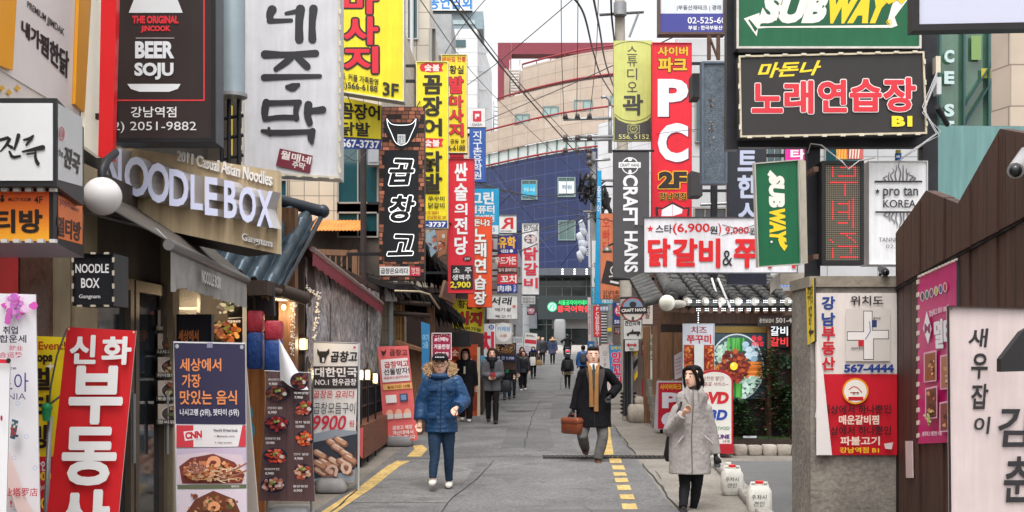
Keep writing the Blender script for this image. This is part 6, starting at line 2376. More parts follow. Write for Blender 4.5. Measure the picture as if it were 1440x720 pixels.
for k in range(4):
 y0=185+rnd.uniform(-6,6)
 b.tube([W(1318,100+k*4,11.9),W(1300-rnd.random()*6,150+k*3,11.8),W(1316+rnd.random()*8,y0,11.8),W(1290,206+k,11.85),W(1266,224+k*.3,12.0)],.005,mat((190,190,192),.5),5)
b.tube([W(1318,150,11.95),W(1332,175,12.2)],.03,DARKM)
b.build('loose_wire',None,h)
b=MB()
h=thing('loose_cable','thin pale cable looping from the dark post over the LED sign','cable',W(1190,240,11.9))
b.tube([W(1136,215,12.0),W(1140,202,11.9),W(1155,204,11.9),W(1172,218,11.9),W(1185,228,11.85),W(1193,238,11.85),W(1208,226,11.9),W(1230,222,11.95)],.007,mat((170,168,166),.5),6)
b.build('cable',None,h)
# top right light panel
a=sign('lightbox_panel','blank lavender white light panel in a deep black frame at the top','sign',[(1284,-60),(1560,-60),(1560,38),(1284,43)],7.0,face=mat((190,192,210),.3,var=.03),frame=(34,30,32),fw=9,th=.1,side=(26,24,26))
a.done()
MB().box((XW(1520,7.2),7.25,1.95),(.1,.1,4.7),DARKM).box((XW(1300,7.2)+1.0,7.25,W(0,20,7.2).z),(1.6,.06,.06),DARKM).build('post',None,a.root)
# glass building and stone pier
h=thing('glass_building','green glazed building with slanted mullions beside the stone pier','building',(XW(1360,22),22,0))
b=MB()
GG=glass_mat((70,104,84),name='green_glass',var=.5)
b.wall((XW(1290,22),22),(XW(1405,22),22),0,9.5,GG)
b.build('glass',None,h)
pgl=Pl(1290,21.95,1405)
b=MB()
for x in(1321,1355,1390):
 b.slab(pgl,[(x,178),(x+3,178),(x+3,-60),(x,-60)],0,.08,mat((60,90,88),.5,.3))
for(x0,y0,x1,y1) in((1359,172,1396,112),(1359,145,1396,86)):
 b.slab(pgl,[(x0,y0+3),(x1,y1+3),(x1,y1),(x0,y0)],0,.1,mat((50,78,80),.5,.3))
b.build('mullion',None,h)
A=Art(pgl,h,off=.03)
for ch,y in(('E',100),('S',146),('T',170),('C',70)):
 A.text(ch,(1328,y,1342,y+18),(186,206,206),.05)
A.part('painted_reflection').rect(1366,50,1380,84,(120,150,90)).rect(1380,96,1394,110,(176,170,60))  # reflections drawn as flat coloured patches on the glass
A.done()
h=thing('stone_pier','beige stone clad pier at the upper right edge','building',(XW(1420,17),17,0))
STP=tiles_mat((196,180,164),(186,170,152),(140,126,112),.75,.62,.012,offset=.5,rough=.8,name='stone_cladding')
b=MB()
b.wall((XW(1421,17),17),(XW(1600,17),17),0,8.2,STP)
b.wall((XW(1394,17.4),17.4),(XW(1421,17),17),0,8.2,STP)
b.build('wall',None,h)
a=sign('teal_hoarding','plain dusty teal hoarding panel between the dark frame and the brown fence','hoarding',[(1319,176),(1470,178),(1470,716),(1319,716)],13.5,face=mat((104,142,140),.6,var=.2,scale=2,streak=True,name='teal_panel'),th=.08)
a.done()
# ---- brown plank fence
h=thing('plank_fence','tall dark brown plank fence with a stepped zigzag top edge','fence',(3.0,8,G(8)))
PLK=wood_mat((48,28,22),(84,52,42),scale=(9,9,.5),rough=.55,name='brown_plank',bump=.35)
pfe=Pl(1260,9.0,1440,6.6)
b=MB()
x=1260.0
def top(x):
 T=[(1255,330),(1261,326),(1302,268),(1347,286),(1406,181),(1445,188),(1600,220)]
 for(a_,ya),(c_,yc) in zip(T,T[1:]):
  if x<=c_:
   return ya+(yc-ya)*(x-a_)/(c_-a_)
 return 220
def seam(x):
 return 404-(x-1260)*.54
k=0
while x<1500:
 w=10.5+(x-1260)*.02
 x1=x+w
 o=.012*((k*7)%3)/2
 for bk in range(1):
  pts=[(x+.25,1050),(x1-.25,1050),(x1-.25,seam(x1)+2),(x+.25,seam(x)+2)]
  b.slab(pfe,pts,-.04,o,PLK)
  br=[v for v in(1302,1347,1406) if x+.3<v<x1-.3]
  pts=[(x+.25,seam(x)-2),(x1-.25,seam(x1)-2),(x1-.25,top(x1-.25))]+[(v,top(v)) for v in reversed(br)]+[(x+.25,top(x+.25))]
  b.slab(pfe,pts,-.04,.03+o,PLK)
 x=x1
 k+=1
b.build('planks',None,h)
b=MB()
b.slab(pfe,[(1259,408),(1500,278),(1500,273),(1259,403)],-.02,.02,DARKM)
b.slab(pfe,[(1259.5,1050),(1264,1050),(1264,326),(1259.5,328)],-.06,.0,mat((40,26,22),.6))
b.build('rail',None,h)
b=MB()
b.slab(pfe,[(1274,672),(1283,672),(1282,620),(1273,620)],.02,.03,mat((206,180,178),.6))
b.build('paper_strip',None,h)
a=sign('pink_poster','wavy magenta poster with round badges and room photographs on the plank fence','poster',[(1290,389),(1345,364),(1345,622),(1291,624)],0,pl=Pl(1260,8.93,1440,6.53),face=(196,30,110),th=.02,plain=True)
for k,c in enumerate(((60,60,70),(40,120,90),(120,60,100),(190,170,60),(60,90,150),(190,50,60))):
 x,y=1297+k*6.4,417-k*2.6
 a.part('badge').ellipse(x,y,2.8,7,(230,224,226)).ellipse(x,y,2,5.6,c)
a.part('lettering').text('강남최고 최저 1000원',[(1306,437),(1334,428),(1334,437),(1307,446)],(236,220,228),.02).text('멀티방',[(1314,452),(1352,441),(1352,488),(1315,490)],(240,232,236),.05)
a.part('diamond').poly([(1303,437),(1310,462),(1305,484),(1298,462)][::-1],(236,228,232)).part('lettering').text('M',(1300,455,1308,469),(150,30,90),.03)
for(x0,y0,x1,y1,c,c2) in((1299,496,1317,538,(150,84,40),(236,196,110)),(1322,500,1342,548,(170,110,80),(230,190,150)),(1301,546,1318,590,(110,60,40),(190,120,80)),(1321,566,1342,608,(130,70,56),(220,150,110))):
 a.part('room_photograph').poly([(x0,y0),(x1,y0-4),(x1,y1-2),(x0,y1)][::-1],(226,170,196)).poly([(x0+1.5,y0+2),(x1-1.5,y0-1),(x1-1.5,y1-4),(x0+1.5,y1-2)][::-1],c)
 for k in range(9):
  a.blob(rnd.uniform(x0+4,x1-4),rnd.uniform(y0+6,y1-8),rnd.uniform(1,3),rnd.choice([c2,c,(80,44,34),(206,150,100)]))
a.part('cluster')
for k in range(14):
 a.ellipse(1307+rnd.gauss(0,2),588+rnd.gauss(0,5),1.4,2,rnd.choice([(190,214,120),(214,226,160),(150,180,90)]),10)
a.part('lettering').text('쾌적하고 깨끗한 시설',[(1297,607),(1324,606),(1324,612),(1297,614)],(240,224,230),.02)
a.done()
b=MB()
for k in range(12):
 b.slab(a.pl,[(1290+k*4.7,390-k*2.13+.8),(1293+k*4.7,388.6-k*2.13+.8),(1293+k*4.7,386.4-k*2.13),(1290+k*4.7,387.8-k*2.13)],.004,.014,mat((214,206,190),.5))
for k in range(13):
 b.slab(a.pl,[(1288.4,400+k*18),(1291,399+k*18),(1291,393+k*18),(1288.4,394+k*18)],.004,.014,mat((214,206,190),.5))
b.build('clip',None,a.root)
# white shrimp poster
a=sign('white_poster','pale pinkish poster with handwritten black brush letters in front of the fence','poster',[(1334,430),(1560,436),(1560,1000),(1340,1000)],5.7,face=(200,184,182),frame=(60,46,46),fw=1,th=.03,side=(206,200,200))
for ch,x0,y0,x1,y1 in(('새',1362,462,1390,488),('우',1366,497,1389,532),('잡',1366,540,1390,575),('이',1370,586,1393,610),('김',1404,572,1450,628),('춘',1412,642,1450,706)):
 a.text(ch,(x0,y0,x1,y1),KK,.02,shear=.1)
a.part('eyelet').ellipse(1338,434,1.6,1.6,(120,90,60),10)
a.done()
b=MB()
b.tube([(XW(1345,5.8),5.8,G(5)),(XW(1345,5.8),5.8,2.05)],.015,METAL)
b.build('pole',None,a.root)
h=thing('lamp_hood','dark metal hood jutting in front of the white brush lettered poster','lamp',W(1440,525,5.3))
pz_=Pl(1405,5.3,1520)
MB().slab(pz_,[(1408,523),(1500,520),(1500,430),(1438,466),(1408,505)],-.05,0,mat((44,43,45),.5,.3,var=.25)).build('hood',None,h)
MB().tube([W(1500,470,5.4),W(1620,440,5.4)],.03,DARKM).build('arm',None,h)
h=thing('security_camera','white bullet security camera peeking in at the right edge above the fence','camera',W(1432,244,6.4))
b=MB()
b.tube([W(1428,240,6.2),W(1450,212,6.6)],[.045,.055],mat((150,148,148),.4),14)
b.build('housing',None,h)
MB().ell(W(1428,240,6.18),(.035,.03,.035),mat((30,30,32),.2),12,8).build('lens',None,h)
# ---- concrete gate pillar with map poster
h=thing('gate_pillar','grey rendered gate pillar holding the map poster','pillar',(XW(1204,9.3),9.3,G(9)))
PIL=mat((138,131,121),.9,var=.35,scale=2.2,bump=.5,bscale=25,grain=.2,gscale=30,name='rendered_concrete')
xa,xb=XW(1140,9.0),XW(1262,9.0)
zt=W(0,404,9).z
b=MB()
b.box(((xa+xb)/2,9.3,zt/2),(xb-xa,.6,zt),PIL)
b.build('shaft',None,h)
b=MB()
b.box(((xa+xb)/2,9.3,zt+.045),(xb-xa+.03,.64,.085),mat((140,130,116),.9,var=.3,bump=.4,bscale=25))
b.build('cap',None,h)
a=sign('map_poster','peeling estate agent poster with a street map and a red lower half','poster',[(1146,412),(1261,412),(1263,640),(1148,640)],8.98,face=(220,210,202),th=.004,plain=True)
a.part('lower_panel').poly([(1158,526),(1261.6,526),(1262.6,640),(1170,640)][::-1],(194,26,42))
NV_=(38,66,136)
for ch,y0,c in(('강',417,NV_),('남',440,NV_),('부',460,(194,40,52)),('동',481,(194,40,52)),('산',502,(194,40,52))):
 a.part('lettering').text(ch,(1156,y0,1174,y0+18),c,.05)
a.text('위치도',(1196,416,1242,429),(50,46,48),.02)
a.part('street_map').rect(1189,434,1252,508,(206,198,190)).poly([(1214,437),(1227,437),(1227,464),(1250,464),(1250,477),(1229,477),(1229,506),(1214,506),(1214,479),(1191,479),(1191,466),(1214,466)],(60,56,60)).poly([(1215,438),(1226,438),(1226,465),(1249,465),(1249,476),(1228,476),(1228,505),(1215,505),(1215,478),(1192,478),(1192,467),(1215,467)],(226,220,214))
a.rect(1227,450,1233,460,(40,60,110)).rect(1207,478,1215,487,(190,40,48)).line([(1223,452),(1224,466),(1217,477)],1,(50,80,160)).part('lettering').text('훈이네',(1228,446,1238,449),(80,76,80)).text('강남부동산',(1197,488,1214,491),(80,76,80))
a.text('567-4444',(1187,512,1257,524),(34,60,130),.05)
a.part('badge').ellipse(1203,550,18.5,18.5,(232,150,40)).ellipse(1203,550,16,16,(232,226,216)).line([(1194,548),(1200,543),(1207,546),(1212,552)],1.4,(190,60,40),smooth=1).line([(1196,552),(1206,552)],1.2,(190,60,40)).rect(1193,558,1214,563,(190,30,40))
a.part('lettering').text('금 연',(1199,551,1208,555),(60,50,50),.01)
YC=(236,206,190)
a.text('세상에서 하나뿐인',[(1156,570),(1253,569),(1253,581),(1156,582)],(54,30,34),.02).text('매운갈비찜',[(1180,584),(1236,584),(1236,597),(1180,597)],YC,.03).text('세상에서 하나뿐인',[(1156,600),(1253,599),(1253,611),(1156,612)],(54,30,34),.02).text('파불고기',[(1182,614),(1237,614),(1237,626),(1182,626)],YC,.03).text('강남역점 B1',[(1181,629),(1236,629),(1236,637),(1181,637)],(236,186,40),.03)
a.part('torn_sticker').poly([(1148,574),(1160,568),(1164,584),(1152,592),(1146,586)][::-1],(206,200,196)).poly([(1243,624),(1256,622),(1254,632),(1245,631)][::-1],(214,196,196)).poly([(1148,640),(1170,640),(1158,526),(1149,470)],(226,218,214))
a.done()
a=sign('yellow_notice','narrow yellow strip sign with a black arrow on the pillar side','sign',[(1133,395),(1144,391),(1145,480),(1135,486)],9.1,8.95,face=(226,196,50),th=.02)
a.text('주차장\n입구',[(1135,402),(1143,399),(1143,455),(1136,458)],(70,60,40),.02).part('arrow').poly([(1137,467),(1140,461),(1140,465),(1144,464),(1144,468),(1140,470),(1140,474)][::-1],(50,44,34))
a.done()
h=thing('security_camera','small dark bullet camera on top of the gate pillar','camera',W(1243,386,9.1))
b=MB()
b.tube([W(1240,378,9.3),W(1245,383,8.95)],.033,mat((60,62,66),.4),12)
b.build('housing',None,h)
MB().ell(W(1245.3,383.4,8.93),(.026,.02,.026),mat((16,16,18),.1),10,6).build('lens',None,h)
MB().tube([W(1240,380,9.25),W(1236,392,9.25)],.012,DARKM).build('mount',None,h)
h=thing('dark_case','black low case standing at the foot of the gate pillar','case',W(1138,720,9.8))
h.location.z=G(9.8)
MB().rbox((XW(1136,9.8),9.8,G(9.8)+.34),(.12,.4,.68),.03,mat((26,26,28),.5)).build('body',None,h)
# ================================================================ right: tiled restaurant, stands, jugs, cables
h=thing('tiled_restaurant','timber restaurant with grey clay tile eave, light strings and a big dish poster','restaurant',(XW(1020,20.5),20.5,G(20.5)))
CLAY=mat((80,79,77),.8,var=.45,scale=5,bump=.4,bscale=40,grain=.2,gscale=50,name='clay_tile')
CAPW=mat((168,162,152),.8,var=.15,name='lime_cap')
b=MB()
xl,xr=XW(915,20.2),XW(1330,20.2)
b.box(((3.62+xr)/2,24.0,1.6),(xr-3.62,6.4,2.9),wood_mat((62,46,36),(104,76,56),name='restaurant_wood'))
b.build('body',None,h)
eY,tY=19.2,21.6
ez,tz=W(0,428,eY).z,W(0,374,tY).z
xL,xR=XW(940,eY),XW(1120,eY)
b=MB()
n=60
for k in range(n):
 u0,u1=xL+(xR-xL)*k/n,xL+(xR-xL)*(k+1)/n
 for j in range(10):
  t0,t1=j/10,(j+1)/10
  def P(x,t,lift):
   sag=.05*math.sin(t*3.14)
   return Vector((x,eY+(tY-eY)*t,ez+(tz-ez)*t-sag+lift))
  b.face([P(u0,t0,.03),P(u1,t0,.03),P(u1,t1,0),P(u0,t1,0)],CLAY)
  b.face([P(u0,t0,.03),P(u0,t0,-.03),P(u1,t0,-.03),P(u1,t0,.03)],CLAY)
b.build('roof',None,h)
b,c_=MB(),MB()
for xe in(966,991,1014,1037.5,1061,1084,1107):
 x=XW(xe,eY)
 pts=[]
 for j in range(13):
  t=j/12
  pts.append((x-.16*t,eY-.02+(tY-eY)*t,ez+(tz-ez)*t-.05*math.sin(t*3.14)+.055))
 for j in range(12):
  r0,r1=.066,.054
  b.tube([pts[j],pts[j+1]],[r0,r1],CLAY,12)
 c_.ell((pts[0][0],pts[0][1]-.02,pts[0][2]-.01),(.07,.04,.07),CAPW,12,8)
b.build('tile_rib',None,h)
c_.build('end_cap',None,h)
b=MB()
for k in range(8):
 b.tube([(xL-.1-.0*k,eY+.1+k*.28,ez+.12+k*.075),(xL-.42,eY+.05+k*.28,ez+.02+k*.07)],.075,CLAY,12)
b.ell((xL+.16,eY+.3,ez+.25),(.2,.28,.17),CLAY,14,9)
b.tube([(xL+.08,eY+.05,ez+.1),(xL+.0,tY,tz+.22)],.1,CLAY,12)
b.build('hip_ridge',None,h)
b=MB()
b.ell((xL+.14,eY-.1,ez+.0),(.15,.09,.07),CAPW,12,8)
b.build('lime_plaster',None,h)
ROOFW=wood_mat((70,46,34),(120,84,60),name='eave_wood')
b=MB()
for xe in range(962,1125,13):
 x=XW(xe,eY)
 b.tube([(x,eY+.12,ez-.1),(x,21.2,ez+.3)],.05,ROOFW,10)
b.box(((xL+xR)/2,20.1,ez-.2),(xR-xL,.16,.2),ROOFW)
b.box(((xL+xR)/2,20.2,ez-.38),(xR-xL,.1,.14),WOODD)
b.build('rafter',None,h)
b=MB()
for x0,x1,Y in((905,914,25.6),(918,924,24.8),(928,944,24.0),(948,958,23.6),(1078,1083,19.7),(1112,1120,19.75)):
 b.box((XW((x0+x1)/2,Y),Y,(G(Y)+ez-.2)/2),((x1-x0)*Y/F,.15,ez-.2-G(Y)),WOODB)
b.build('post',None,h)
b=MB()
b.box(((XW(990,20)+xr)/2,19.95,1.2),(xr-XW(990,20),.12,2.4),mat((58,50,42),.5,var=.4))
b.build('wall',None,h)
b=MB()
b.slab(Pl(1000,19.75,1085),[(1004,468),(1079,468),(1079,459),(1004,459)],-.1,.02,mat((150,120,50),.6,var=.2))
b.build('lintel',None,h)
for x0,x1 in((1001,1013),(1010,1026)):
 MB().tube([W(x1,431,19.0),W(x0,392,20.4)],.022,mat((196,194,190),.6),8).build('loose_batten',None,h)
 # light strings
DOT=mat((226,232,255),.4,emis=2.2,var=0,name='led_dot')
b=MB()
for(y0,x0,x1) in((422.5,968,1132),(434,980,1132)):
 x=x0
 while x<x1:
  for i in range(3):
   for j in range(2):
    p=W(x+i*2.2,y0+j*2.6,19.12)
    b.box(p,(.011,.008,.014),DOT)
  x+=11.8
for k in range(5):
 b.box(W(982,440+k*3.4,19.12),(.014,.008,.016),DOT)
s_=thing('light_string','double row of small white light clusters strung under the tiled eave','light string',W(1050,440,19.12))
b.build('light',None,s_)
glow('light',s_,W(1045,430,18.75),30,(.86,.92,1.0),.5)
MB().tube([W(966,421,19.15),W(1134,421,19.15)],.005,CABLE,5).tube([W(978,433,19.15),W(1134,433,19.15)],.005,CABLE,5).build('wire',None,s_)
a=sign('number_board','dark brown name board with the number 501-4325 under the light strings','sign',[(1066,446),(1132,442),(1132,457),(1066,460)],19.4,face=(52,40,34),th=.04)
a.text('춘천닭갈비',(1068,448,1088,454),(206,196,180),.01).text('501-4325',(1091,447,1128,454),(214,206,194),.02)
a.done()
a=sign('led_menu_sign','small black sign with one word glowing white above the same word in red','sign',(1080,458,1111,489),19.8,face=(28,28,34),frame=(20,20,22),fw=1,th=.1)
a.text('갈비',(1083,458.5,1108,472),mat((226,230,240),.4,emis=.8,var=0),.02).text('갈비',(1083,474,1108,487),mat((226,60,60),.4,emis=.7,var=0),.02)
a.done()
# big dish poster
a=sign('dish_poster','large window poster of a round dish with egg yolk, red meat and vegetables','poster',(1003,468,1078,562),19.75,face=(34,58,68),emis=.3,frame=(24,30,34),fw=1,th=.04)  # faint glow added to brighten the print in the eave's shade
a.part('dish_photograph').ellipse(1036,516,38.5,47,(196,206,206),40).ellipse(1036,516,36.5,45,(60,84,88),40)
def wedge(cx,cy,pal,n,sx,sy,s,asp=1):
 for k in range(n):
  u,v=rnd.uniform(-1,1),rnd.uniform(-1,1)
  x,y=cx+u*sx,cy+v*sy
  if((x-1036)/36)**2+((y-516)/44.5)**2<.94:
   a.blob(x,y,s*rnd.uniform(.6,1.3),rnd.choice(pal),n=7,asp=asp)
wedge(1014,494,[(190,214,196),(160,190,170),(206,226,210)],70,13,14,3)
for k in range(14):
 x=1024+k*1.8
 a.line([(x,476),(x+rnd.uniform(-1,1),493)],1.9,rnd.choice([(66,150,60),(90,176,76),(44,120,50)]))
for k in range(16):
 a.ellipse(1052+rnd.uniform(-4,10),494+rnd.uniform(-10,12),5,4,rnd.choice([(170,196,210),(196,214,222),(140,176,190)]),14)
for k in range(16):
 y=509+k*1.5
 a.line([(1050,y),(1071,y+rnd.uniform(-1,1))],1.8,rnd.choice([(226,130,50),(236,150,70),(206,106,40)]))
wedge(1056,545,[(190,214,200),(206,226,214),(160,190,176)],80,14,14,3)
for k in range(10):
 x=1028+k*1.6
 a.line([(x,540),(x,558)],1.9,rnd.choice([(66,150,60),(90,176,76),(44,120,50)]))
wedge(1012,528,[(206,150,60),(190,120,50),(170,150,90)],50,10,16,3)
for k in range(150):
 r_=math.sqrt(rnd.random())*21
 t=rnd.random()*6.28
 a.blob(1032+r_*math.cos(t),515+r_*1.05*math.sin(t),rnd.uniform(1.5,4),rnd.choice([(120,44,30),(150,60,38),(90,32,26),(170,80,44),(110,40,34)]),n=7)
a.ellipse(1032,515,5.4,5.6,(240,206,50)).ellipse(1030.6,513,1.6,1.4,(250,236,160))
a.part('lettering').text('돌솥',(1057,472,1072,479),(206,40,50),.03).text('비빔밥',(1057,480,1074,487),(206,40,50),.03)
a.done()
# cheese sign
a=sign('cheese_sign','white upright sign with red words and two columns of spicy octopus photographs','sign',(960,455,1005,560),19.6,face=(224,226,232),frame=(206,210,216),fw=.8,th=.06)
a.text('치즈',(972,459,994,469),(176,40,60),.02).text('쭈꾸미',(966,471,1000,483),(206,40,50),.03)
a.part('dish_photograph')
for(x0,x1) in((962,976),(990,1004)):
 a.rect(x0,485,x1,522,(170,66,34))
 for k in range(70):
  a.blob(rnd.uniform(x0+2,x1-2),rnd.uniform(487,520),rnd.uniform(1,2.4),rnd.choice([(226,120,50),(206,84,40),(150,50,30),(236,160,84),(190,60,40)]),n=6)
a.rect(976.5,485,989.5,522,(214,218,214))
a.done()
a=sign('paper_notice','pale pink handwritten notice left of the white cheese sign','notice',[(948,500),(959,494),(959,530),(949,534)],20.2,face=(220,206,214),th=.01,plain=True)
for k in range(5):
 a.line([(950,506+k*5),(957,503+k*5)],.8,(170,90,120))
a.done()
h=thing('globe_lamp','pale round globe lamp hanging at the left end of the tiled eave','lamp',W(938,437,18.9))
MB().ell(W(938,426,18.9),(.135,.135,.135),mat((216,214,200),.3,var=.03),24,16).build('globe',None,h)
MB().tube([W(938,415,18.9),W(941,407,19.2)],.03,DARKM,10).build('bracket',None,h)
h=thing('stone_lantern_sign','carved pale wooden box sign jutting from the eave by the dark post','sign',W(1110,414,18.4))
pa,pb_=Pl(1080,18.9,1098,18.3),Pl(1098,18.3,1136)
b=MB()
x0,x1=XW(1097,18.3),XW(1140,18.3)
b.prism([W(1083,414,18.9),W(1097,399,18.3),W(1097,384,18.3),W(1083,396,18.9)],(0,0,.01),mat((150,140,128),.8,var=.3))
b.box(((x0+x1)/2,18.55,W(0,392,18.3).z),(x1-x0,.5,.2),mat((170,160,146),.8,var=.3))
b.build('box',None,h)
b=MB()
for k in range(9):
 b.box(((x0+x1)/2-.2+k*.05,18.35-.0,W(0,401,18.3).z),(.02,.02,.03),mat((90,140,236),.4,emis=1.5,var=0))
b.build('blue_light',None,h)
# plants in front of the window
LEAF=[mat((50,72,46),.6,var=.4,scale=14,name='dark_leaf'),mat((76,106,60),.6,var=.4,scale=14,name='mid_leaf'),mat((108,142,84),.6,var=.3,scale=14,name='pale_leaf')]
def leafy(name,label,cx,Y,z0,w,hh,n,ls,mats,cat='plant',d=.25,grp=None,stem=True,lean=1):
 h=thing(name,label,cat,(XW(cx,Y),Y,z0),grp)
 b=MB()
 x0=XW(cx,Y)
 for k in range(n):
  t=rnd.random()**.8
  r_=w*(1-t*.6)*math.sqrt(rnd.random())
  a_=rnd.random()*6.28
  p=Vector((x0+r_*math.cos(a_),Y+r_*math.sin(a_)*d/max(w,.01),z0+hh*(.08+.92*t)))
  L=ls*rnd.uniform(.6,1.3)
  d1=Vector((math.cos(a_),math.sin(a_)-.3,rnd.uniform(-.5,.8))).normalized()
  s2=d1.cross(Vector((rnd.uniform(-.3,.3),rnd.uniform(-.3,.3),1))).normalized()*L*.3
  b.face([p,p+d1*L*.5-s2,p+d1*L,p+d1*L*.5+s2],rnd.choice(mats))
 b.build('foliage',None,h)
 if stem:
  s=MB()
  for k in range(4):
   s.tube([(x0+rnd.uniform(-.03,.03),Y,z0),(x0+rnd.uniform(-w,w)*.4,Y+.02,z0+hh*.8)],[.012,.006],mat((70,52,36),.8),5)
  s.build('stem',None,h)
 return h
leafy('potted_shrub','dark leafy shrub under the dish poster beside the rounded DVD board',1036,19.55,G(19.9)+.25,.3,.62,900,.09,[LEAF[0],LEAF[0],LEAF[1]])
leafy('conifer','dark reddish green festive conifer against the right edge of the dish poster',1082,19.55,G(19.9)+.25,.34,1.5,1000,.08,[LEAF[0],LEAF[1],mat((92,40,34),.6,var=.3)],d=.2)
leafy('potted_shrub','pale low leafy plant sprouting from the moss strip, between the shrub and the conifer',1052,19.7,G(19.7)+.22,.14,.26,160,.1,[LEAF[1],LEAF[2]])
leafy('potted_shrub','tall dark bush filling the corner by the gate pillar',1112,19.55,G(19.8)+.2,.3,.9,1100,.09,[LEAF[0],LEAF[0],LEAF[1]])
h=thing('wreath','dark evergreen wreath hanging on the window by the gate pillar','wreath',W(1107,560,19.75))
b=MB()
cw=W(1107,530,19.75)
for k in range(900):
 t=rnd.random()*6.28
 p=cw+Vector((.3*math.cos(t)+rnd.gauss(0,.05),rnd.gauss(0,.03),.3*math.sin(t)+rnd.gauss(0,.05)))
 d1=Vector((rnd.gauss(0,1),rnd.gauss(-.4,.6),rnd.gauss(0,1))).normalized()*.08
 s2=d1.cross(Vector((0,1,.2))).normalized()*.02
 b.face([p,p+d1*.5-s2,p+d1,p+d1*.5+s2],LEAF[0])
b.build('foliage',None,h)
h=thing('moss_planter','long low planter strip of moss along the restaurant window','planter',(XW(1070,19.4),19.4,G(19.4)))
b=MB()
b.box((XW(1068,19.5),19.45,G(19.5)+.13),(1.75,.3,.18),WOODD)
b.build('trough',None,h)
b=MB()
for k in range(1600):
 p=Vector((XW(1068,19.5)+rnd.uniform(-.86,.86),19.5+rnd.uniform(-.15,.14),G(19.5)+.21))
 b.face([p+Vector((-.012,0,0)),p+Vector((.012,0,0)),p+Vector((rnd.uniform(-.02,.02),rnd.uniform(-.03,.01),rnd.uniform(.02,.06)))],rnd.choice(LEAF[:2]+[mat((84,96,50),.8,var=.3)]))
b.build('moss',None,h)
MB().slab(Pl(1040,19.33,1080),[(1045,616),(1064,616),(1064,613),(1045,613)],-.003,.003,mat((206,210,214),.4)).build('label',None,h)
# kerb stones of the planting bed
b=MB()
ST=mat((168,158,146),.9,var=.3,scale=5,bump=.6,bscale=30,name='granite_block')
for k in range(11):
 x=XW(1000,18.9)+k*.24
 b.rbox((x,18.9-.0*k+.12*max(0,1-k/2),G(18.9)+.085),(.225+rnd.uniform(-.01,.01),.2,.17+rnd.uniform(-.01,.015)),.03,ST)
b.structure('kerb',ST)
h=thing('stone_block','weathered pale stone block on the pavement under the utility poles','stone',(XW(898,26),26,G(26)))
MB().rbox((XW(898,25.8),25.8,G(25.8)+.2),(.46,.5,.4),.07,ST).rbox((XW(905,26.2),26.2,G(26)+.45),(.42,.4,.22),.06,ST).build('block',None,h)
h=thing('stone_steps','grey stone steps and wall rising beside the timber posts','steps',(XW(925,24.5),24.5,G(24.5)))
b=MB()
for k in range(5):
 b.box((XW(934,25)-.0*k,24.2+k*.25,G(24.5)+.18+k*.16),(.7,.3,.3+k*.02),mat((134,128,120),.9,var=.3,bump=.4))
b.build('step',None,h)
# DVD board and PC box
h=thing('dvd_board','white round topped standing board with red DVD letters behind the woman in the pale coat','sign',(XW(1008,18.5),18.5,G(18.5)))
pl=Pl(985,18.5,1032)
def arch(x0,x1,yt,yb,r):
 cx,P=(x0+x1)/2,[(x0,yb),(x1,yb),(x1,yt+r)]
 for k in range(1,13):
  t=math.pi*k/13
  P.append((cx+(x1-x0)/2*math.cos(t),yt+r-r*math.sin(t)))
 P.append((x0,yt+r))
 return P
b=MB()
b.slab(pl,arch(980,1031,520,626,14),-.16,0,mat((176,36,46),.4))
b.slab(pl,[(978,638),(1032,638),(1032,625.5),(978,625.5)],-.3,.06,mat((170,30,42),.4))
b.build('cabinet',None,h)
MB().slab(pl,arch(982.5,1028.5,523,624,13),.001,.005,mat((224,220,212),.35,var=.04)).build('face',None,h)
A=Art(pl,h,off=.007)
A.text('2천원 할인!',(990,529,1018,535),(150,60,60),.0,shear=.1).text('음료 서비스~',(990,537,1024,543),(150,60,60),.0,shear=.1)
A.text('DVD',(980,551,1025,568),(200,36,46),.06,shear=.15).text('3D',(997,576,1023,591),(40,70,160),.05,shear=.2).text('최신VOD',(1000,599,1026,605),(70,130,90),.01).text('TUNE',(1004,611,1026,617),(90,50,120),.05).text('2호점',(1016,619,1026,622),(60,60,60),.01)
A.done()
h=thing('pc_box','red standing light box with white P C letters beside the timber restaurant','sign',(XW(945,23),23,G(23)))
pl=Pl(921,22.8,970)
b=MB()
b.slab(pl,[(922,604),(970,604),(970,536),(926,536)],-.3,0,mat((190,180,190),.4))
b.build('cabinet',None,h)
b=MB()
for x in(932,962):
 b.tube([(XW(x,22.9),22.95,G(23)),(XW(x,22.9),22.95,W(0,603,22.9).z)],.05,DARKM,8)
b.build('caster',None,h)
A=Art(pl,h,off=.003)
A.part('face').poly([(926,538),(969,538),(969,603),(925,603)][::-1],(190,30,50))
A.part('lettering').text('사이버파크',(928,540,958,548),(232,180,50),.03).text('P',(931,552,956,574),(226,224,240),.05).text('C',(930,579,957,601),(226,224,240),.05)
A.done()
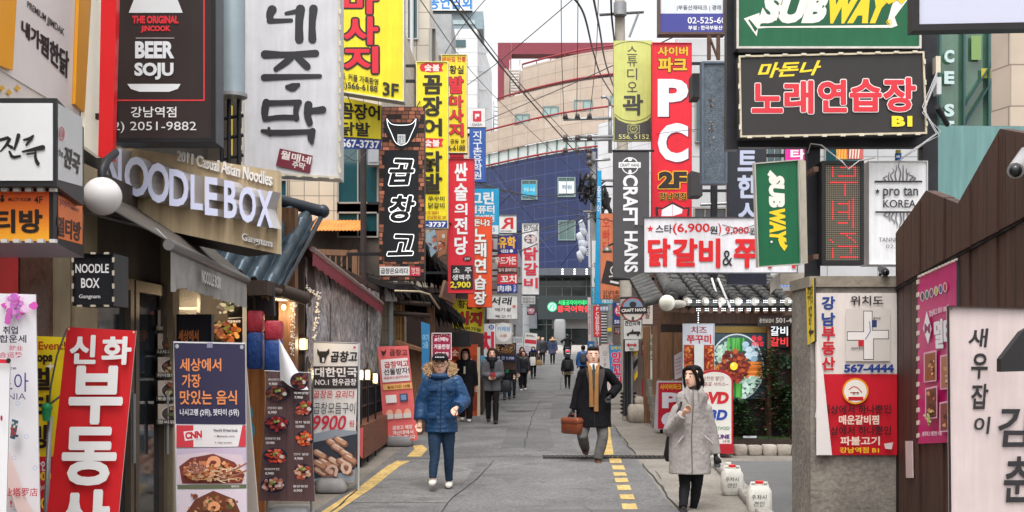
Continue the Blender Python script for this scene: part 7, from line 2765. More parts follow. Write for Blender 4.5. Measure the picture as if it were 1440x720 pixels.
# jugs
JUG=mat((206,203,194),.5,var=.15,scale=6,wear=((.32,.28,.22),7.,.62),name='white_plastic')
for i,(x0,x1,yt,yb,l) in enumerate(((994,1010,641,673,'white plastic jug half hidden behind the pale coat'),(1014,1045,664,706,'white plastic jug with red cap and handwriting, middle one along the kerb'),(1050,1085,694,738,'white plastic jug with red cap at the bottom edge of the view'))):
 Y=(17.2,14.25,12.75)[i]
 z0_=G(Y)+.004
 wj=.27
 hj=.32
 x_=XW((x0+x1)/2 if i else 999,Y)
 j=thing('water_jug',l,'jug',(x_,Y,z0_),'white jugs along the kerb')
 b=MB()
 b.rbox((x_,Y,z0_+hj/2),(wj,.2,hj),.055,JUG,5,.97)
 b.build('body',None,j)
 MB().tube([(x_,Y,z0_+hj-.005),(x_,Y,z0_+hj+.025)],.05,JUG,14).build('neck',None,j)
 MB().tube([(x_+.0,Y,z0_+hj+.02),(x_+.0,Y,z0_+hj+.055)],.047,mat((206,40,40),.4),14).build('cap',None,j)
 b=MB()
 b.tube([(x_-.1,Y,z0_+hj-.01),(x_-.09,Y,z0_+hj+.035),(x_+.09,Y,z0_+hj+.035),(x_+.1,Y,z0_+hj-.01)],.012,JUG,8)
 b.build('handle',None,j)
 pj=Pl(three=((x_,Y-.101,0),(x_+1,Y-.101,0),(x_,Y-.101,1)))
 A=Art(pj,j,off=.002)
 c0=HY+(CZ-z0_-hj*.72)*F/(Y-.1)
 s_=F/Y
 xx=CX+x_*F/Y
 A.text('주차시',(xx-.085*s_,c0,xx+.085*s_,c0+.055*s_),(50,48,50),.0,shear=.1).text('견인',(xx-.06*s_,c0+.075*s_,xx+.06*s_,c0+.13*s_),(50,48,50),.0,shear=.1)
 A.done()
h=thing('paper_scrap','crumpled white paper cup lying flat beyond the middle jug','litter',(XW(1023,17.4),17.4,G(17.4)+.005))
MB().rbox((XW(1023,17.4),17.4,G(17.4)+.03),(.11,.07,.05),.02,mat((214,206,196),.7)).build('cup',None,h)
# pub roundel and traffic plates
h=thing('pub_roundel','round pub sign with a dark name band hanging over the traffic plates','sign',W(889,446,24.8))
pl=Pl(868,24.8,912)
def disc(cx,cy,r,n=32):
 return[(cx+r*math.cos(2*math.pi*k/n),cy-r*math.sin(2*math.pi*k/n)) for k in range(n)]
b=MB()
b.slab(pl,disc(890,435,17.5),-.05,0,mat((56,48,46),.5))
b.build('disc',None,h)
A=Art(pl,h,off=.002)
A.part('face').ellipse(890,435,16.6,16.6,(176,70,70),32).ellipse(890,436,14.4,14.6,(206,200,192),32).poly([(876,432),(878,426),(884,421),(890,420),(896,421),(902,426),(904,432)],(120,146,170)).ellipse(890,428,5,4,(52,48,48)).ellipse(890,448,2,3,(90,84,80))
A.off=.012
A.part('name_band').rect(872,431.5,910,441,(46,38,38))
A.part('lettering').text('CRAFT HANS',[(874,434.5),(908,433),(908,437.6),(874,439)],(230,226,220),.03)
A.done()
MB().tube([W(872,419,24.9),W(925,417,24.9)],.025,DARKM,8).tube([W(889,420,24.9),W(889,417,24.9)],.02,DARKM,8).build('bracket',None,h)
h=thing('traffic_sign','pale tow away plates with a red arrow on the striped pole','traffic sign',(XW(886,26.1),26.1,G(26.1)))
pl=Pl(870,26.0,912)
b=MB()
b.slab(pl,[(877,477),(902,477),(902,450),(877,450)],-.02,0,mat((196,196,192),.5))
b.slab(pl,[(879,494),(898,493),(898,477.5),(879,478)],-.02,0,mat((196,196,192),.5))
b.build('plate',None,h)
MB().tube([(XW(889,26.1),26.1,G(26.1)),W(889,450,26.1)],.03,METAL,8).build('pole',None,h)
A=Art(pl,h,off=.003)
A.text('견인지역',(878.5,451,900,458),(50,48,50),.03)
A.part('pictogram').poly([(880,470),(888,466),(890,462),(891,466),(900,466),(901,470)][::-1],(44,42,44)).ellipse(883,471,1.6,1.6,(44,42,44),12).ellipse(897,471,1.6,1.6,(44,42,44),12)
A.part('arrow').poly([(881,485),(885,482),(885,484),(892,484),(892,482),(896,485),(892,488),(892,486),(885,486),(885,488)],(176,40,44))
A.part('lettering').text('50m',(885,489,892,492),(60,60,60))
A.done()
# hanging banners and signs further up the right side
a=sign('steak_banner','orange banner with a black cup emblem and phone number behind the dark pub banner','banner',(844,300,876,421),32,face=(214,126,86),th=.06,arm=(1,.6))
a.text('오\n빠\n닭',(847,306,858,356),(196,60,50),.02)
a.part('emblem').poly([(853,366),(876,372),(874,404),(845,398)][::-1],(56,50,50)).ring(863,380,5,6,1.6,(224,220,216),18).line([(857,389),(862,388),(868,391)],2,(224,220,216)).line([(859,396),(869,398)],3,(224,220,216))
a.part('lettering').text('강남2호점',(848,408,876,414),(70,44,40),.01).text('555-5852',(848,415,876,420),(70,44,40),.01)
a.done()
a=sign('blue_banner','long bright blue and white hanging banner left of the orange steak banner','banner',[(840,240),(846,240),(846,428),(836,426)],34,face=(40,160,214),th=.05,arm=(1,.8))
a.text('중\n국\n어',(840,262,845,300),WHITE,.02)
a.done()
a=sign('white_banner','narrow white hanging banner with a black character beside the blue one','banner',(832,338,840,404),36,face=(222,222,222),th=.05)
a.text('中',(833.5,369,839,378),(60,60,66),.0).part('emblem').ellipse(838,394,3,5,(80,140,130),14)
a.done()
a=sign('cyan_banner','cyan banner with white letters under the white hanging banner','banner',[(832,404),(862,410),(862,428),(832,428)],36.5,face=(64,172,206),th=.05)
a.text('양\n꼬\n치',(833,405,842,427),WHITE,.04).text('3월오픈',(846,420,862,426),WHITE,.03)
a.done()
a=sign('red_upright_sign','tall red upright sign with white letters below the cyan banner','sign',[(834,430),(844,430),(845,474),(835,474)],40,face=(214,52,60),th=.08)
a.vtext('PC방문점수',(837,432,843,472),WHITE,bold=.03)
a.done()
a=sign('pale_upright_sign','thin pale pinkish upright sign left of the red upright sign','sign',[(826,418),(831,418),(832,480),(827,480)],42,face=(206,186,186),th=.08)
a.vtext('노래연습장',(827.5,426,830.5,470),(120,90,96),bold=.02)
a.done()
a=sign('blue_foot_sign','small blue sign low beside the backpacker in purple','sign',(826,480,836,510),42.5,face=(56,116,180),th=.08)
a.text('주\n점',(828,484,834,500),WHITE,.02)
a.done()
a=sign('street_plate','blue grey plate with small letters on the thin grey pole','sign',(839,430,856,438),42.6,face=(110,140,170),th=.03)
a.text('일방통행',(840,431.5,855,436.5),WHITE,.02)
a.done()
a=sign('striped_sign','black and white striped vertical sign behind the thin grey pole','sign',(845,440,854,505),44,face=(222,222,220),th=.08)
a.part('stripe')
for k in range(11):
 a.rect(845.4,441+k*4,853.6,443+k*4,(44,42,44))
a.done()
a=sign('noodle_sign','navy square sign with a red white roundel near the pub roundel','sign',(862,425,880,457),31,face=(46,62,124),th=.1)
a.part('roundel').ellipse(872,437,8,8,(206,60,66)).ellipse(872,437,6.4,6.4,(226,222,222)).part('lettering').text('분',(867,431,877,443),(196,40,50),.03).text('5010',(864,450,878,455),WHITE,.02).text('명동',(867,426,876,429.5),WHITE)
a.done()
a=sign('red_strip_sign','small red sign with white letters below the navy roundel sign','sign',(864,460,880,470),31.2,face=(176,40,46),th=.1)
a.text('피바',(865,461,877,469),WHITE,.03)
a.done()
for i,(x0,y0,x1,y1,c,t,tc,l) in enumerate(((900,395,914,420,(206,176,160),'닭',(150,50,50),'beige sign with a red letter under the foot of the dark pub banner'),(903,424,918,456,(222,214,206),'족발',(120,50,40),'cream sign with dark red letters right of the pub roundel'),(902,458,916,476,(214,190,160),'보쌈',(190,90,50),'tan food sign stacked under the cream sign'),(911,470,922,568,(214,218,214),'세탁소',(60,120,80),'tall pale upright sign beside the timber posts'),(902,480,909,500,(120,70,60),'술',(226,200,180),'small dark red sign between the poles and the tall pale sign'),(903,534,910,562,(190,36,50),'▲',WHITE,'low red sign with a white arrow behind the stone block'))):
 a=sign('shop_sign',l,'sign',(x0,y0,x1,y1),27.5+i*.25,face=c,th=.08)
 a.vtext(t,(x0+(x1-x0)*.25,y0+3,x1-(x1-x0)*.25,min(y1-3,y0+12*len(t))),tc,bold=.03)
 a.done()
a=sign('inflatable_sign','white round topped standing sign with red edge behind the suited man','sign',[(842,486),(862,482),(862,556),(846,556)],33,face=(222,214,210),th=.3,side=(196,60,60))
a.text('오\n1\n9',(847,494,854,516),(150,150,150),.01).part('stripe').poly([(857,484),(859,484),(862,556),(859,556)][::-1],(206,60,60)).rect(846,520,858,528,(190,60,60))
a.done()
a=sign('skewer_banner','blue standing banner with big red letters edged in white beside the grey pole','banner',[(856,485),(876,486),(878,549),(860,551)],31,face=(56,134,186),th=.04)
a.text('얼룩지',(859,487,873,492),(226,200,80),.02)
for ch,y0,y1 in(('양',495,510),('꼬',512,527),('치',529,544)):
 a.text(ch,(860,y0,874,y1),(206,50,80),.04,out=(226,200,216),ow=.03)
a.done()
h=thing('banner_sculpture','hanging white paper lantern cluster before the blue tiled wall','lantern',W(818,370,60))
b=MB()
PW_=mat((176,180,188),.6,var=.2,scale=3)
for k in range(6):
 y=316+k*8.6
 p=W(818+2.4*math.sin(k*2.2),y,60)
 b.loft([(p.x,p.y,p.z-.36,.05,.05),(p.x+.05,p.y,p.z-.12,.26-.03*abs(k-3),.1),(p.x-.04,p.y,p.z+.14,.2-.02*abs(k-3),.1),(p.x,p.y,p.z+.26,.04,.04)],PW_,8)
b.build('paper_shade',None,h)
MB().tube([W(828,300,60),W(829,376,60)],.06,mat((180,180,184),.5),6).tube([W(818,312,60),W(834,306,55)],.03,METAL,6).build('support',None,h)
a=sign('lamp_banner','slim dark sign with white vertical letters hanging behind the white lantern cluster','sign',(823,322,829,372),61,face=(64,76,120),th=.06)
a.vtext('경복궁',(824,326,828,360),(206,210,226),bold=.02)
a.done()
# ---- overhead cables
def cable(pts,r,label,c=None,n=10):
 """pts: (px, py, Y); smooth curve through the points"""
 P=[W(*p) for p in pts]
 Q_=[]
 for i in range(len(P)-1):
  p0,p1,p2,p3=P[max(i-1,0)],P[i],P[i+1],P[min(i+2,len(P)-1)]
  for k in range(n):
   t=k/n
   Q_.append(.5*((2*p1)+(p2-p0)*t+(2*p0-5*p1+4*p2-p3)*t*t+(3*p1-p0-3*p2+p3)*t**3))
 Q_.append(P[-1])
 MB().tube(Q_,r*.75,CABLE,6).single('overhead_cable',c or CABLE,label,'cable','overhead cables')
GC=mat((96,96,98),.5,var=0)
cable([(604,-40,16),(725,118,30),(838,246,51)],.028,'thickest black cable crossing the sky diagonally down to the transformer pole')
cable([(612,-40,16.4),(735,122,30),(842,236,51.3)],.015,'thinner black cable running tight beside the thickest diagonal one')
cable([(584,-10,18),(690,130,34),(830,262,51)],.012,'fine line left of the thickest diagonal cable, ending at the transformers')
cable([(700,-20,30),(640,52,26),(566,190,19)],.014,'fine line from the top edge falling left behind the yellow boards')
cable([(828,-20,26),(700,88,28),(597,160,20)],.014,'fine line rising right across the white sky to the concrete pole')
cable([(960,46,24),(800,120,40),(640,188,60)],.02,'fine line slanting across the curved beige bands')
cable([(789,-20,40),(790,80,46),(793,165,51.7)],.02,'near vertical wire dropping to the left end of the high crossarm')
cable([(813,-20,40),(812,80,46),(811,165,51.7)],.02,'near vertical wire dropping to the middle of the high crossarm')
cable([(842,-20,40),(838,80,46),(829,165,51.7)],.02,'near vertical wire dropping to the right end of the high crossarm')
cable([(800,-10,24),(821,20,26.3),(834,72,36),(846,108,44),(866,140,50)],.035,'thick cable looping down steeply from the crossarm of the concrete pole')
cable([(833,-10,24),(843,40,30),(852,90,40),(868,136,50)],.035,'second thick cable dropping behind the studio banner')
cable([(859,-20,24),(860,20,26.3),(864,58,26.4)],.03,'short thick cable hanging beside the concrete pole')
cable([(597,222,20),(650,248,28),(700,265,36),(760,276,44),(828,270,51.5)],.03,'black cable sagging across the red board toward the transformers')
cable([(597,228,20),(650,254,28),(720,272,38),(828,300,51.5)],.018,'black cable just under the sagging one, ending lower')
cable([(597,234,20),(660,262,30),(750,290,42),(900,318,21)],.014,'fine line under the pair of black cables to the white price banner')
cable([(632,314,22.3),(668,329,27),(704,333,33),(770,320,42),(834,300,51.5)],.026,'cable sagging below the purple school sign')
cable([(667,346,26),(704,353,33),(718,358,35),(770,336,42),(834,304,51.5)],.026,'lowest sagging cable that dips over the stacked square signs')
cable([(830,300,51.5),(865,312,30),(906,318,21)],.012,'short fine line from the grey pole to the dark pub banner')
cable([(690,230,60),(760,318,70),(834,300,51.6)],.02,'fine wire in front of the blue tiles')
cable([(745,240,60),(790,288,56),(834,296,51.6)],.02,'fine wire above the white chicken banner leading to the pole')
cable([(478,232,12.9),(508,205,18),(528,182,22.5)],.006,'white thin wire from the large pale board to the dark steel pole',mat((206,206,206),.5,var=0))
cable([(478,214,12.9),(506,224,18),(533,188,22.5)],.006,'white thin wire curling under the steel cabinet',mat((206,206,206),.5,var=0))
cable([(450,402,21.9),(478,372,21.4),(508,322,21)],.008,'pale wire sloping up over the wooden balcony',mat((176,176,176),.5,var=0))
cable([(478,110,15.9),(500,160,16.4),(520,196,16.9)],.008,'dark thin wire across the yellow massage board')
cable([(860,212,22),(915,190,22.5),(1022,178,16)],.006,'thin dark wire behind the red PC board')
# ================================================================ people
def remesh(mb,vox,it=3):
 me=mb.mesh('tmp')
 o=bpy.data.objects.new('tmp',me)
 COL.objects.link(o)
 md=o.modifiers.new('r','REMESH')
 md.mode,md.voxel_size='VOXEL',vox
 sm=o.modifiers.new('s','SMOOTH')
 sm.factor,sm.iterations=.5,it
 m2=bpy.data.meshes.new_from_object(o.evaluated_get(bpy.context.evaluated_depsgraph_get()))
 out=MB()
 out.raw([v.co.copy() for v in m2.vertices],[tuple(p.vertices) for p in m2.polygons],None,True)
 bpy.data.objects.remove(o)
 bpy.data.meshes.remove(me)
 bpy.data.meshes.remove(m2)
 return out
def crease(mb,a,fr=9.,st=.45):
 for p in mb.v:
  p+=Vector((noise.noise((p.x*fr,p.y*fr,p.z*fr*st)),noise.noise((p.x*fr+7,p.y*fr,p.z*fr*st)),0))*a
 return mb
SKIN=mat((222,176,152),.5,var=.06,scale=9,name='skin')
LIPS,DARKE,EYEW=mat((184,104,98),.45,var=0),mat((30,24,22),.3,var=0),mat((226,220,214),.3,var=0)
HAIRB,HAIRN=mat((24,19,18),.75,spec=.15,var=.25,scale=20),mat((66,42,32),.7,spec=.2,var=.3,scale=20)
def fab(c,r=.8,b=.35):
 return mat(c,r,var=.16,scale=9,bump=b,bscale=140,spec=.15,name='cloth_fabric')
def person(label,px,Y,H,f=-1,J=None,yaw=0,hair='long',hc=None,coat=None,legs=(30,30,36),shoes=(30,28,30),near=False,glv='',skirt=None,flare=0,lean=0):
 """f = -1 faces the viewer, +1 walks away; J = joints given as photo pixels (x, y, forward metres)"""
 gx,gz=XW(px,Y),G(Y)+.005
 root=thing('person',label,'person',(gx,Y,gz))
 base=Vector((gx,Y,gz))
 D={}
 for s_,k in((-1,'a'),(1,'b')):
  D['sh'+k],D['el'+k],D['wr'+k]=(s_*.1,0,.805),(s_*.13,.01,.635),(s_*.135,.03,.49)
  D['hp'+k],D['kn'+k],D['an'+k]=(s_*.047,0,.52),(s_*.05,.012,.285),(s_*.05,-.012*s_,.045)
 sw=0 if near else rnd.uniform(.035,.1)*rnd.choice((-1,1))
 for k,s_ in(('a',1),('b',-1)):
  for n_,q in(('kn',.5),('an',1.),('wr',-.7),('el',-.25)):
   x_,y_,z_=D[n_+k]
   D[n_+k]=(x_,y_+s_*sw*q,z_+(.02 if n_=='an' and s_*sw<0 else 0))
 P={k:Vector((v[0]*H,f*v[1]*H,v[2]*H)) for k,v in D.items()}
 for k,v in(J or{}).items():
  w=W(v[0],v[1],Y)-base
  P[k]=Vector((w.x,f*(v[2] if len(v)>2 else 0),w.z))
 hx=P.pop('hd').x if 'hd' in P else lean*H
 def up(c):
  return(c[0]*H,c[1]*f*H,c[2]*H)
 vx=.0062 if near else .012
 b=MB()
 cx=(P['sha'].x+P['shb'].x)/2
 hpx=(P['hpa'].x+P['hpb'].x)/2
 hy=(P['hpa'].y+P['hpb'].y)/2
 def tor(z):
  t=min(1,max(0,(z-.52)/.3))
  return hpx+(cx-hpx)*t
 b.loft([(tor(z),hy,z*H,rx*H,ry*H) for z,rx,ry in((.48,.07,.05),(.53,.085,.06),(.6,.078,.055),(.7,.088,.06),(.78,.1,.055),(.82,.07,.045),(.84,.035,.035))])
 b.tube([(cx,hy,.82*H),(hx,hy+f*.012*H,.885*H)],[.033*H,.03*H],None,14)
 hb=MB()
 hb.loft([(0,f*y*H,z*H,rx*H,ry*H) for z,y,rx,ry in((.862,.02,.014,.016),(.87,.016,.026,.032),(.89,.008,.037,.046),(.915,.003,.043,.053),(.94,0,.046,.056),(.965,-.003,.045,.055),(.985,-.005,.034,.042),(.997,-.006,.014,.018))],None,20,2.1)
 hb.tube([up((0,.052,.945)),up((0,.064,.918)),up((0,.055,.914))],[.006*H,.0095*H,.007*H],None,8)
 for s_ in(-1,1) if hair=='short' else():
  hb.ell(up((s_*.0455,-.004,.93)),(.006*H,.011*H,.017*H))
 fx=MB()
 for s_ in(-1,1):
  fx.ell(up((s_*.0185,.0475,.936)),(.0095*H,.004*H,.004*H),EYEW,10,6)
  fx.ell(up((s_*.0185,.0495,.936)),(.0058*H,.0038*H,.0044*H),DARKE,8,6)
  fx.tube([up((s_*.009,.0525,.951)),up((s_*.018,.051,.954)),up((s_*.029,.044,.951))],.0032*H,DARKE,6)
 fx.ell(up((0,.0525,.896)),(.0135*H,.005*H,.0042*H),LIPS,12,6)
 Hd=Matrix.Translation((hx,hy,H*1.0))@Matrix.Rotation(R(yaw),4,'Z')@Matrix.Scale(1.13,4)@Matrix.Translation((0,0,-H))
 hb.xform(Hd)
 fx.xform(Hd)
 b.raw(hb.v,hb.f)
 for k in 'ab':
  b.tube([P['sh'+k],P['el'+k],P['wr'+k]],[.033*H,.026*H,.016*H],None,12)
  b.tube([P['hp'+k],P['kn'+k].lerp(P['hp'+k],.5),P['kn'+k],P['an'+k].lerp(P['kn'+k],.65),P['an'+k]],[.043*H,.037*H,.027*H,.027*H,.019*H],None,12)
  an=P['an'+k]
  b.tube([an+Vector((0,-f*.02*H,-.022*H)),an+Vector((0,f*.09*H,-.032*H))],[.02*H,.016*H],None,10)
  d=(P['wr'+k]-P['el'+k]).normalized()
  w=P['wr'+k]
  sd_=d.cross(Vector((0,f,0)))
  sd_=sd_.normalized() if sd_.length>.3 else Vector((0,0,1))
  fd=Vector((0,f,0)) if abs(d.y)<.7 else Vector((0,0,-1))
  sg=1 if(k=='a')==(f<0) else-1
  b.tube([w,w+d*.028*H,w+d*.05*H],[.014*H,.021*H,.02*H],None,12)
  for q in range(4):
   o_=sd_*(q-1.5)*.0105*H
   L=(.038,.044,.041,.033)[q]*H
   b.tube([w+d*.046*H+o_,w+d*(.046*H+L*.5)+o_*1.1+fd*.003*H,w+d*(.046*H+L*.9)+o_*1.1+fd*.016*H],[.0058*H,.0055*H,.0045*H],None,7)
  t0=w+d*.02*H+sd_*sg*.016*H
  b.tube([t0,t0+d*.02*H+sd_*sg*.012*H+fd*.006*H,t0+d*.038*H+sd_*sg*.012*H+fd*.014*H],[.007*H,.0065*H,.005*H],None,7)
 bd=remesh(b,vx,2)
 bd.mats=[SKIN]
 bd.raw(fx.v,[],None)
 n0=len(bd.v)-len(fx.v)
 for fc,mi_ in zip(fx.f,fx.m):
  bd.f.append(tuple(n0+v for v in fc))
  bd.m.append(bd.mi(fx.mats[mi_]))
  bd.sm.append(True)
 T=Matrix.Translation(base)
 if glv:
  gi=bd.mi(mat((24,23,25),.5,name='leather_glove'))
  for k in glv:
   d=(P['wr'+k]-P['el'+k]).normalized()
   for i,fc in enumerate(bd.f):
    c=bd.v[fc[0]]-P['wr'+k]
    if c.length<.11*H and c.dot(d)>-.02:
     bd.m[i]=gi
 bd.xform(T).build('body',None,root)
 def put(mb,name,m,vox=None,wr=0.,fr=9.):
  if vox:
   mb=remesh(mb,vox)
  if wr:
   crease(mb,wr,fr)
  mb.mats=mb.mats or[m]
  return mb.xform(T).build(name,m,root)
 vc=.011 if near else .016
 # trousers and shoes
 t=MB()
 t.loft([(hpx,hy,z*H,rx*H,ry*H) for z,rx,ry in((.46,.07,.055),(.52,.093,.07),(.58,.088,.065))])
 for k in 'ab':
  w_=flare*H
  t.tube([P['hp'+k],P['hp'+k].lerp(P['kn'+k],.5),P['kn'+k],P['kn'+k].lerp(P['an'+k],.4),P['an'+k]+Vector((0,0,.004))],[.057*H,.05*H+w_*.4,.038*H+w_*.8,.036*H+w_*.9,.027*H+w_],None,14)
 t=remesh(t,vc)
 crease(t,.004,22,1.6)
 put(t,'trousers',fab(legs),None,.007,14)
 for k in 'ab':
  s=MB()
  an=P['an'+k]
  u=an+Vector((0,-f*.018*H,0))
  s.tube([u+Vector((0,0,.012*H)),u+Vector((0,0,-.028*H))],[.026*H,.03*H],None,12)
  s.tube([u+Vector((0,-f*.005*H,-.024*H)),an+Vector((0,f*.05*H,-.026*H)),an+Vector((0,f*.1*H,-.03*H))],[.028*H,.029*H,.02*H],None,12,flat=(1,.72))
  put(s,'shoe',mat(shoes,.4,var=.1),.009 if near else .014)
 if skirt:
  t=MB()
  t.loft([(hpx,hy,z*H,rx*H,ry*H) for z,rx,ry in((skirt[1],.115,.09),(.5,.1,.075),(.58,.085,.065))])
  put(t,'skirt',fab(skirt[0]),vc,.008,10)
  # coat with sleeves
 if coat:
  col,hem,wd,puff=coat[:4]
  c=MB()
  rings=[]
  n=60 if puff else 24
  prof=((hem,wd,wd*.72),(.55,max(.098,wd*.95),.076),(.64,.094+wd*.12,.078),(.74,.108,.078),(.79,.112,.068),(.815,.095,.058),(.84,.052,.046),(.862,.045,.046))
  for i in range(n+1):
   z=hem+(.862-hem)*i/n
   for(z0,a0,b0),(z1,a1,b1) in zip(prof,prof[1:]):
    if z<=z1+1e-9:
     t_=(z-z0)/(z1-z0)
     rx,ry=a0+(a1-a0)*t_,b0+(b1-b0)*t_
     break
   q=1+(puff*abs(math.sin(z*math.pi/.034)) if puff and z<.8 else 0)
   xx=tor(z)+(hx-cx)*max(0,(z-.8)/.06)*.7
   rings.append((xx,hy,z*H,rx*q*H,ry*q*H))
  c.loft(rings,None,24,2.15)
  pr=.012 if puff else 0
  for k in 'ab':
   a_,e_,w_=P['sh'+k],P['el'+k],P['wr'+k]
   pts,rr=[],[]
   for i in range(25):
    t_=i/24
    p=a_.lerp(e_,t_*2) if t_<.5 else e_.lerp(w_+(e_-w_)*.06,t_*2-1)
    pts.append(p)
    rr.append((.045-.008*t_+pr*min(1,t_*4))*H*(1+(puff*1.2*abs(math.sin(t_*math.pi*7)) if puff else 0)))
   c.tube([a_+Vector(((cx-a_.x)*.45,0,.0)),a_+Vector((0,0,.004))],[.05*H,.045*H],None,16)
   c.ell(a_,(.046*H,.046*H,.046*H))
   c.tube(pts,rr,None,16)
  m=mat(col,.45 if puff else .85,spec=.35 if puff else .1,var=.14,scale=8,bump=.25,bscale=40 if puff else 160,name='coat_fabric')
  c=remesh(c,.0095 if near else .015)
  if near:
   crease(crease(c,.004,32,.8),.003,60,.9)
  put(c,'coat',m,None,.009 if not puff else .006,12)
  c=MB()
  zt=.845
  if f<0:
   for i in range(12):
    z0,z1=hem+(zt-hem)*i/12,hem+(zt-hem)*(i+1)/12
    pp=[]
    for z in(z0,z1):
     for(za,a0,b0),(zb,a1,b1) in zip(prof,prof[1:]):
      if z<=zb+1e-9:
       ry=b0+(b1-b0)*(z-za)/(zb-za)
       break
     pp.append((tor(z),hy-(ry*(1+puff)+.0015)*H,z*H))
    c.tube(pp,.0035*H,None,6)
   put(c,'front_seam',mat([v*.6 for v in col],.7,var=0))
   # hair
 hm=hc or HAIRB
 h_=MB()
 h_.ell(up((0,-.014,.95)),(.051*H,.056*H,.055*H))
 h_.ell(up((0,.0,.984)),(.046*H,.054*H,.023*H))
 if hair in('long','bob'):
  zb=.80 if hair=='long' else .855
  for s_ in(-1,1):
   h_.tube([up((s_*.01,.036,.996)),up((s_*.036,.042,.975)),up((s_*.05,.026,.935)),up((s_*.051,.016,.89)),up((s_*.046,.014,zb))],[.01*H,.012*H,.0125*H,.013*H,.008*H],None,10)
  h_.tube([up((0,-.03,.97)),up((0,-.045,.9)),up((0,-.05,zb))],[.04*H,.05*H,.036*H],None,14,flat=(1,.55))
 if hair!='none':
  h_.xform(Hd)
  put(h_,'hair',hm,.0065 if near else .011,.004,30)
 return root,P,T,H,Hd,hy,hx,cx
def add(root,T,mb,name,m,vox=None,wr=0.):
 if vox:
  mb=remesh(mb,vox)
 if wr:
  crease(mb,wr,12)
 mb.mats=mb.mats or[m]
 return mb.xform(T).build(name,m,root)
def px_(T,x,y,Y,fw=0):
 w=W(x,y,Y)-T.translation
 return Vector((w.x,-fw,w.z))
 # man in the blue parka
NAVY=(24,62,100)
r,P,T,H,Hd,hy,hx,cx=person('young man walking forward in a blue quilted parka with fur hood, black cap and jeans',620,14.8,1.75,J=dict(hd=(619,512),sha=(602,536),shb=(642,536),ela=(593,566,-.03),elb=(652,564,.02),wra=(591,592,.05),wrb=(643,573,.26),hpa=(611,598),hpb=(630,598),kna=(612,640,.12),knb=(631,642,.0),ana=(610,671,.2),anb=(631,677,-.08)),near=True,hair='short',coat=(NAVY,.42,.122,.022),legs=(38,56,78),shoes=(214,208,198))
b=MB()
b.torus((hx,hy+.01,.836*H),.07*H,.022*H,None,28,10)
add(r,T,crease(b,.012,40),'hood',mat(NAVY,.5,var=.1))
b=MB()
for k in range(4200):
 a=rnd.random()*6.28
 c=Vector((hx+.098*H*math.cos(a),hy+.01+.06*H*math.sin(a),(.885+.04*math.sin(a))*H))+Vector((rnd.gauss(0,.02),rnd.gauss(0,.02),rnd.gauss(0,.024)))
 if abs(c.x-hx)<.1 and c.y<hy-.03:
  continue
 d=Vector((math.cos(a)+rnd.gauss(0,.5),rnd.gauss(-.3,.6),rnd.gauss(.2,.7))).normalized()*.024
 s=d.cross(Vector((.3,1,.2))).normalized()*.006
 b.face([c-s,c+s,c+d],mat(((206,172,134),(226,200,166),(178,142,106))[k%3],.9,var=0))
add(r,T,b,'fur_trim',None)
b=MB()
b.loft([(0,.004*H,z*H,a*H,c*H) for z,a,c in((.957,.054,.063),(.975,.055,.063),(.992,.047,.055),(1.004,.024,.03))])
b.loft([(0,-.058*H,.957*H,.043*H,.042*H),(0,-.058*H,.964*H,.043*H,.042*H)])
add(r,T,b.xform(Hd),'cap',fab((26,26,30)))
b=MB()
for k in range(6):
 b.box((-.045+k*.018,-.118-.0*k+.006*abs(k-2.5),.979*H),(.011,.006,.014),mat((222,222,222),.5))
add(r,T,b.xform(Hd),'cap_lettering',None)
b=MB()
for s_ in(-1,1):
 b.torus((s_*.0195*H,-.06*H,.933*H),.0155*H,.0016*H,DARKM,16,5,'y')
 b.tube([(s_*.035*H,-.058*H,.936*H),(s_*.047*H,-.005*H,.936*H)],.0016*H,DARKM,5)
b.tube([(-.005*H,-.061*H,.936*H),(.005*H,-.061*H,.936*H)],.0016*H,DARKM,5)
add(r,T,b.xform(Hd),'glasses',None)
for x0,x1,y0,y1 in((602,616,543,549),(628,641,543,549),(602,615,580,587),(627,639,580,587)):
 b=MB()
 c=px_(T,(x0+x1)/2,(y0+y1)/2,14.8)
 b.rbox((c.x,-.148-(.02 if y0>570 else 0),c.z),((x1-x0)/108,.03,(y1-y0)/108),.012)
 add(r,T,b,'pocket_flap',mat(NAVY,.5,var=.1))
 # man in the dark overcoat
r,P,T,H,Hd,hy,hx,cx=person('man in a black overcoat with a camel scarf, tie and brown briefcase',836,18.0,1.8,J=dict(hd=(834,504),sha=(819,526),shb=(854,525),ela=(812,552),elb=(870,543,-.05),wra=(806,577,.02),wrb=(857,557,.13),hpa=(824,588),hpb=(846,588),kna=(818,612,.12),knb=(847,615,.1),ana=(825,634,-.3),anb=(840,645,.12)),near=True,glv='ab',hair='short',coat=((22,21,24),.30,.155,0),legs=(96,94,92),shoes=(84,50,38),flare=.012)
CAM=fab((148,106,66))
b=MB()
for s_ in(-1,1):
 b.tube([(hx+s_*.012*H,hy+.045*H,.858*H),(hx+s_*.04*H,hy+.025*H,.868*H),(hx+s_*.043*H,hy-.02*H,.862*H),(hx+s_*.036*H,hy-.062*H,.83*H),(hx+s_*.026*H,hy-.084*H,.76*H),(hx+s_*.022*H,hy-.096*H,.62*H),(hx+s_*.02*H,hy-.096*H,(.46-.02*s_)*H)],[.015*H,.016*H,.016*H,.016*H,.017*H,.019*H,.021*H],None,12,flat=(1,.6))
add(r,T,b,'scarf',CAM,None,.006)
b=MB()
b.prism([(hx-.02*H,hy-.086*H,.70*H),(hx+.02*H,hy-.086*H,.70*H),(hx+.036*H,hy-.056*H,.858*H),(hx-.036*H,hy-.056*H,.858*H)],(0,.012,0))
add(r,T,b,'shirt',mat((220,220,222),.6))
b=MB()
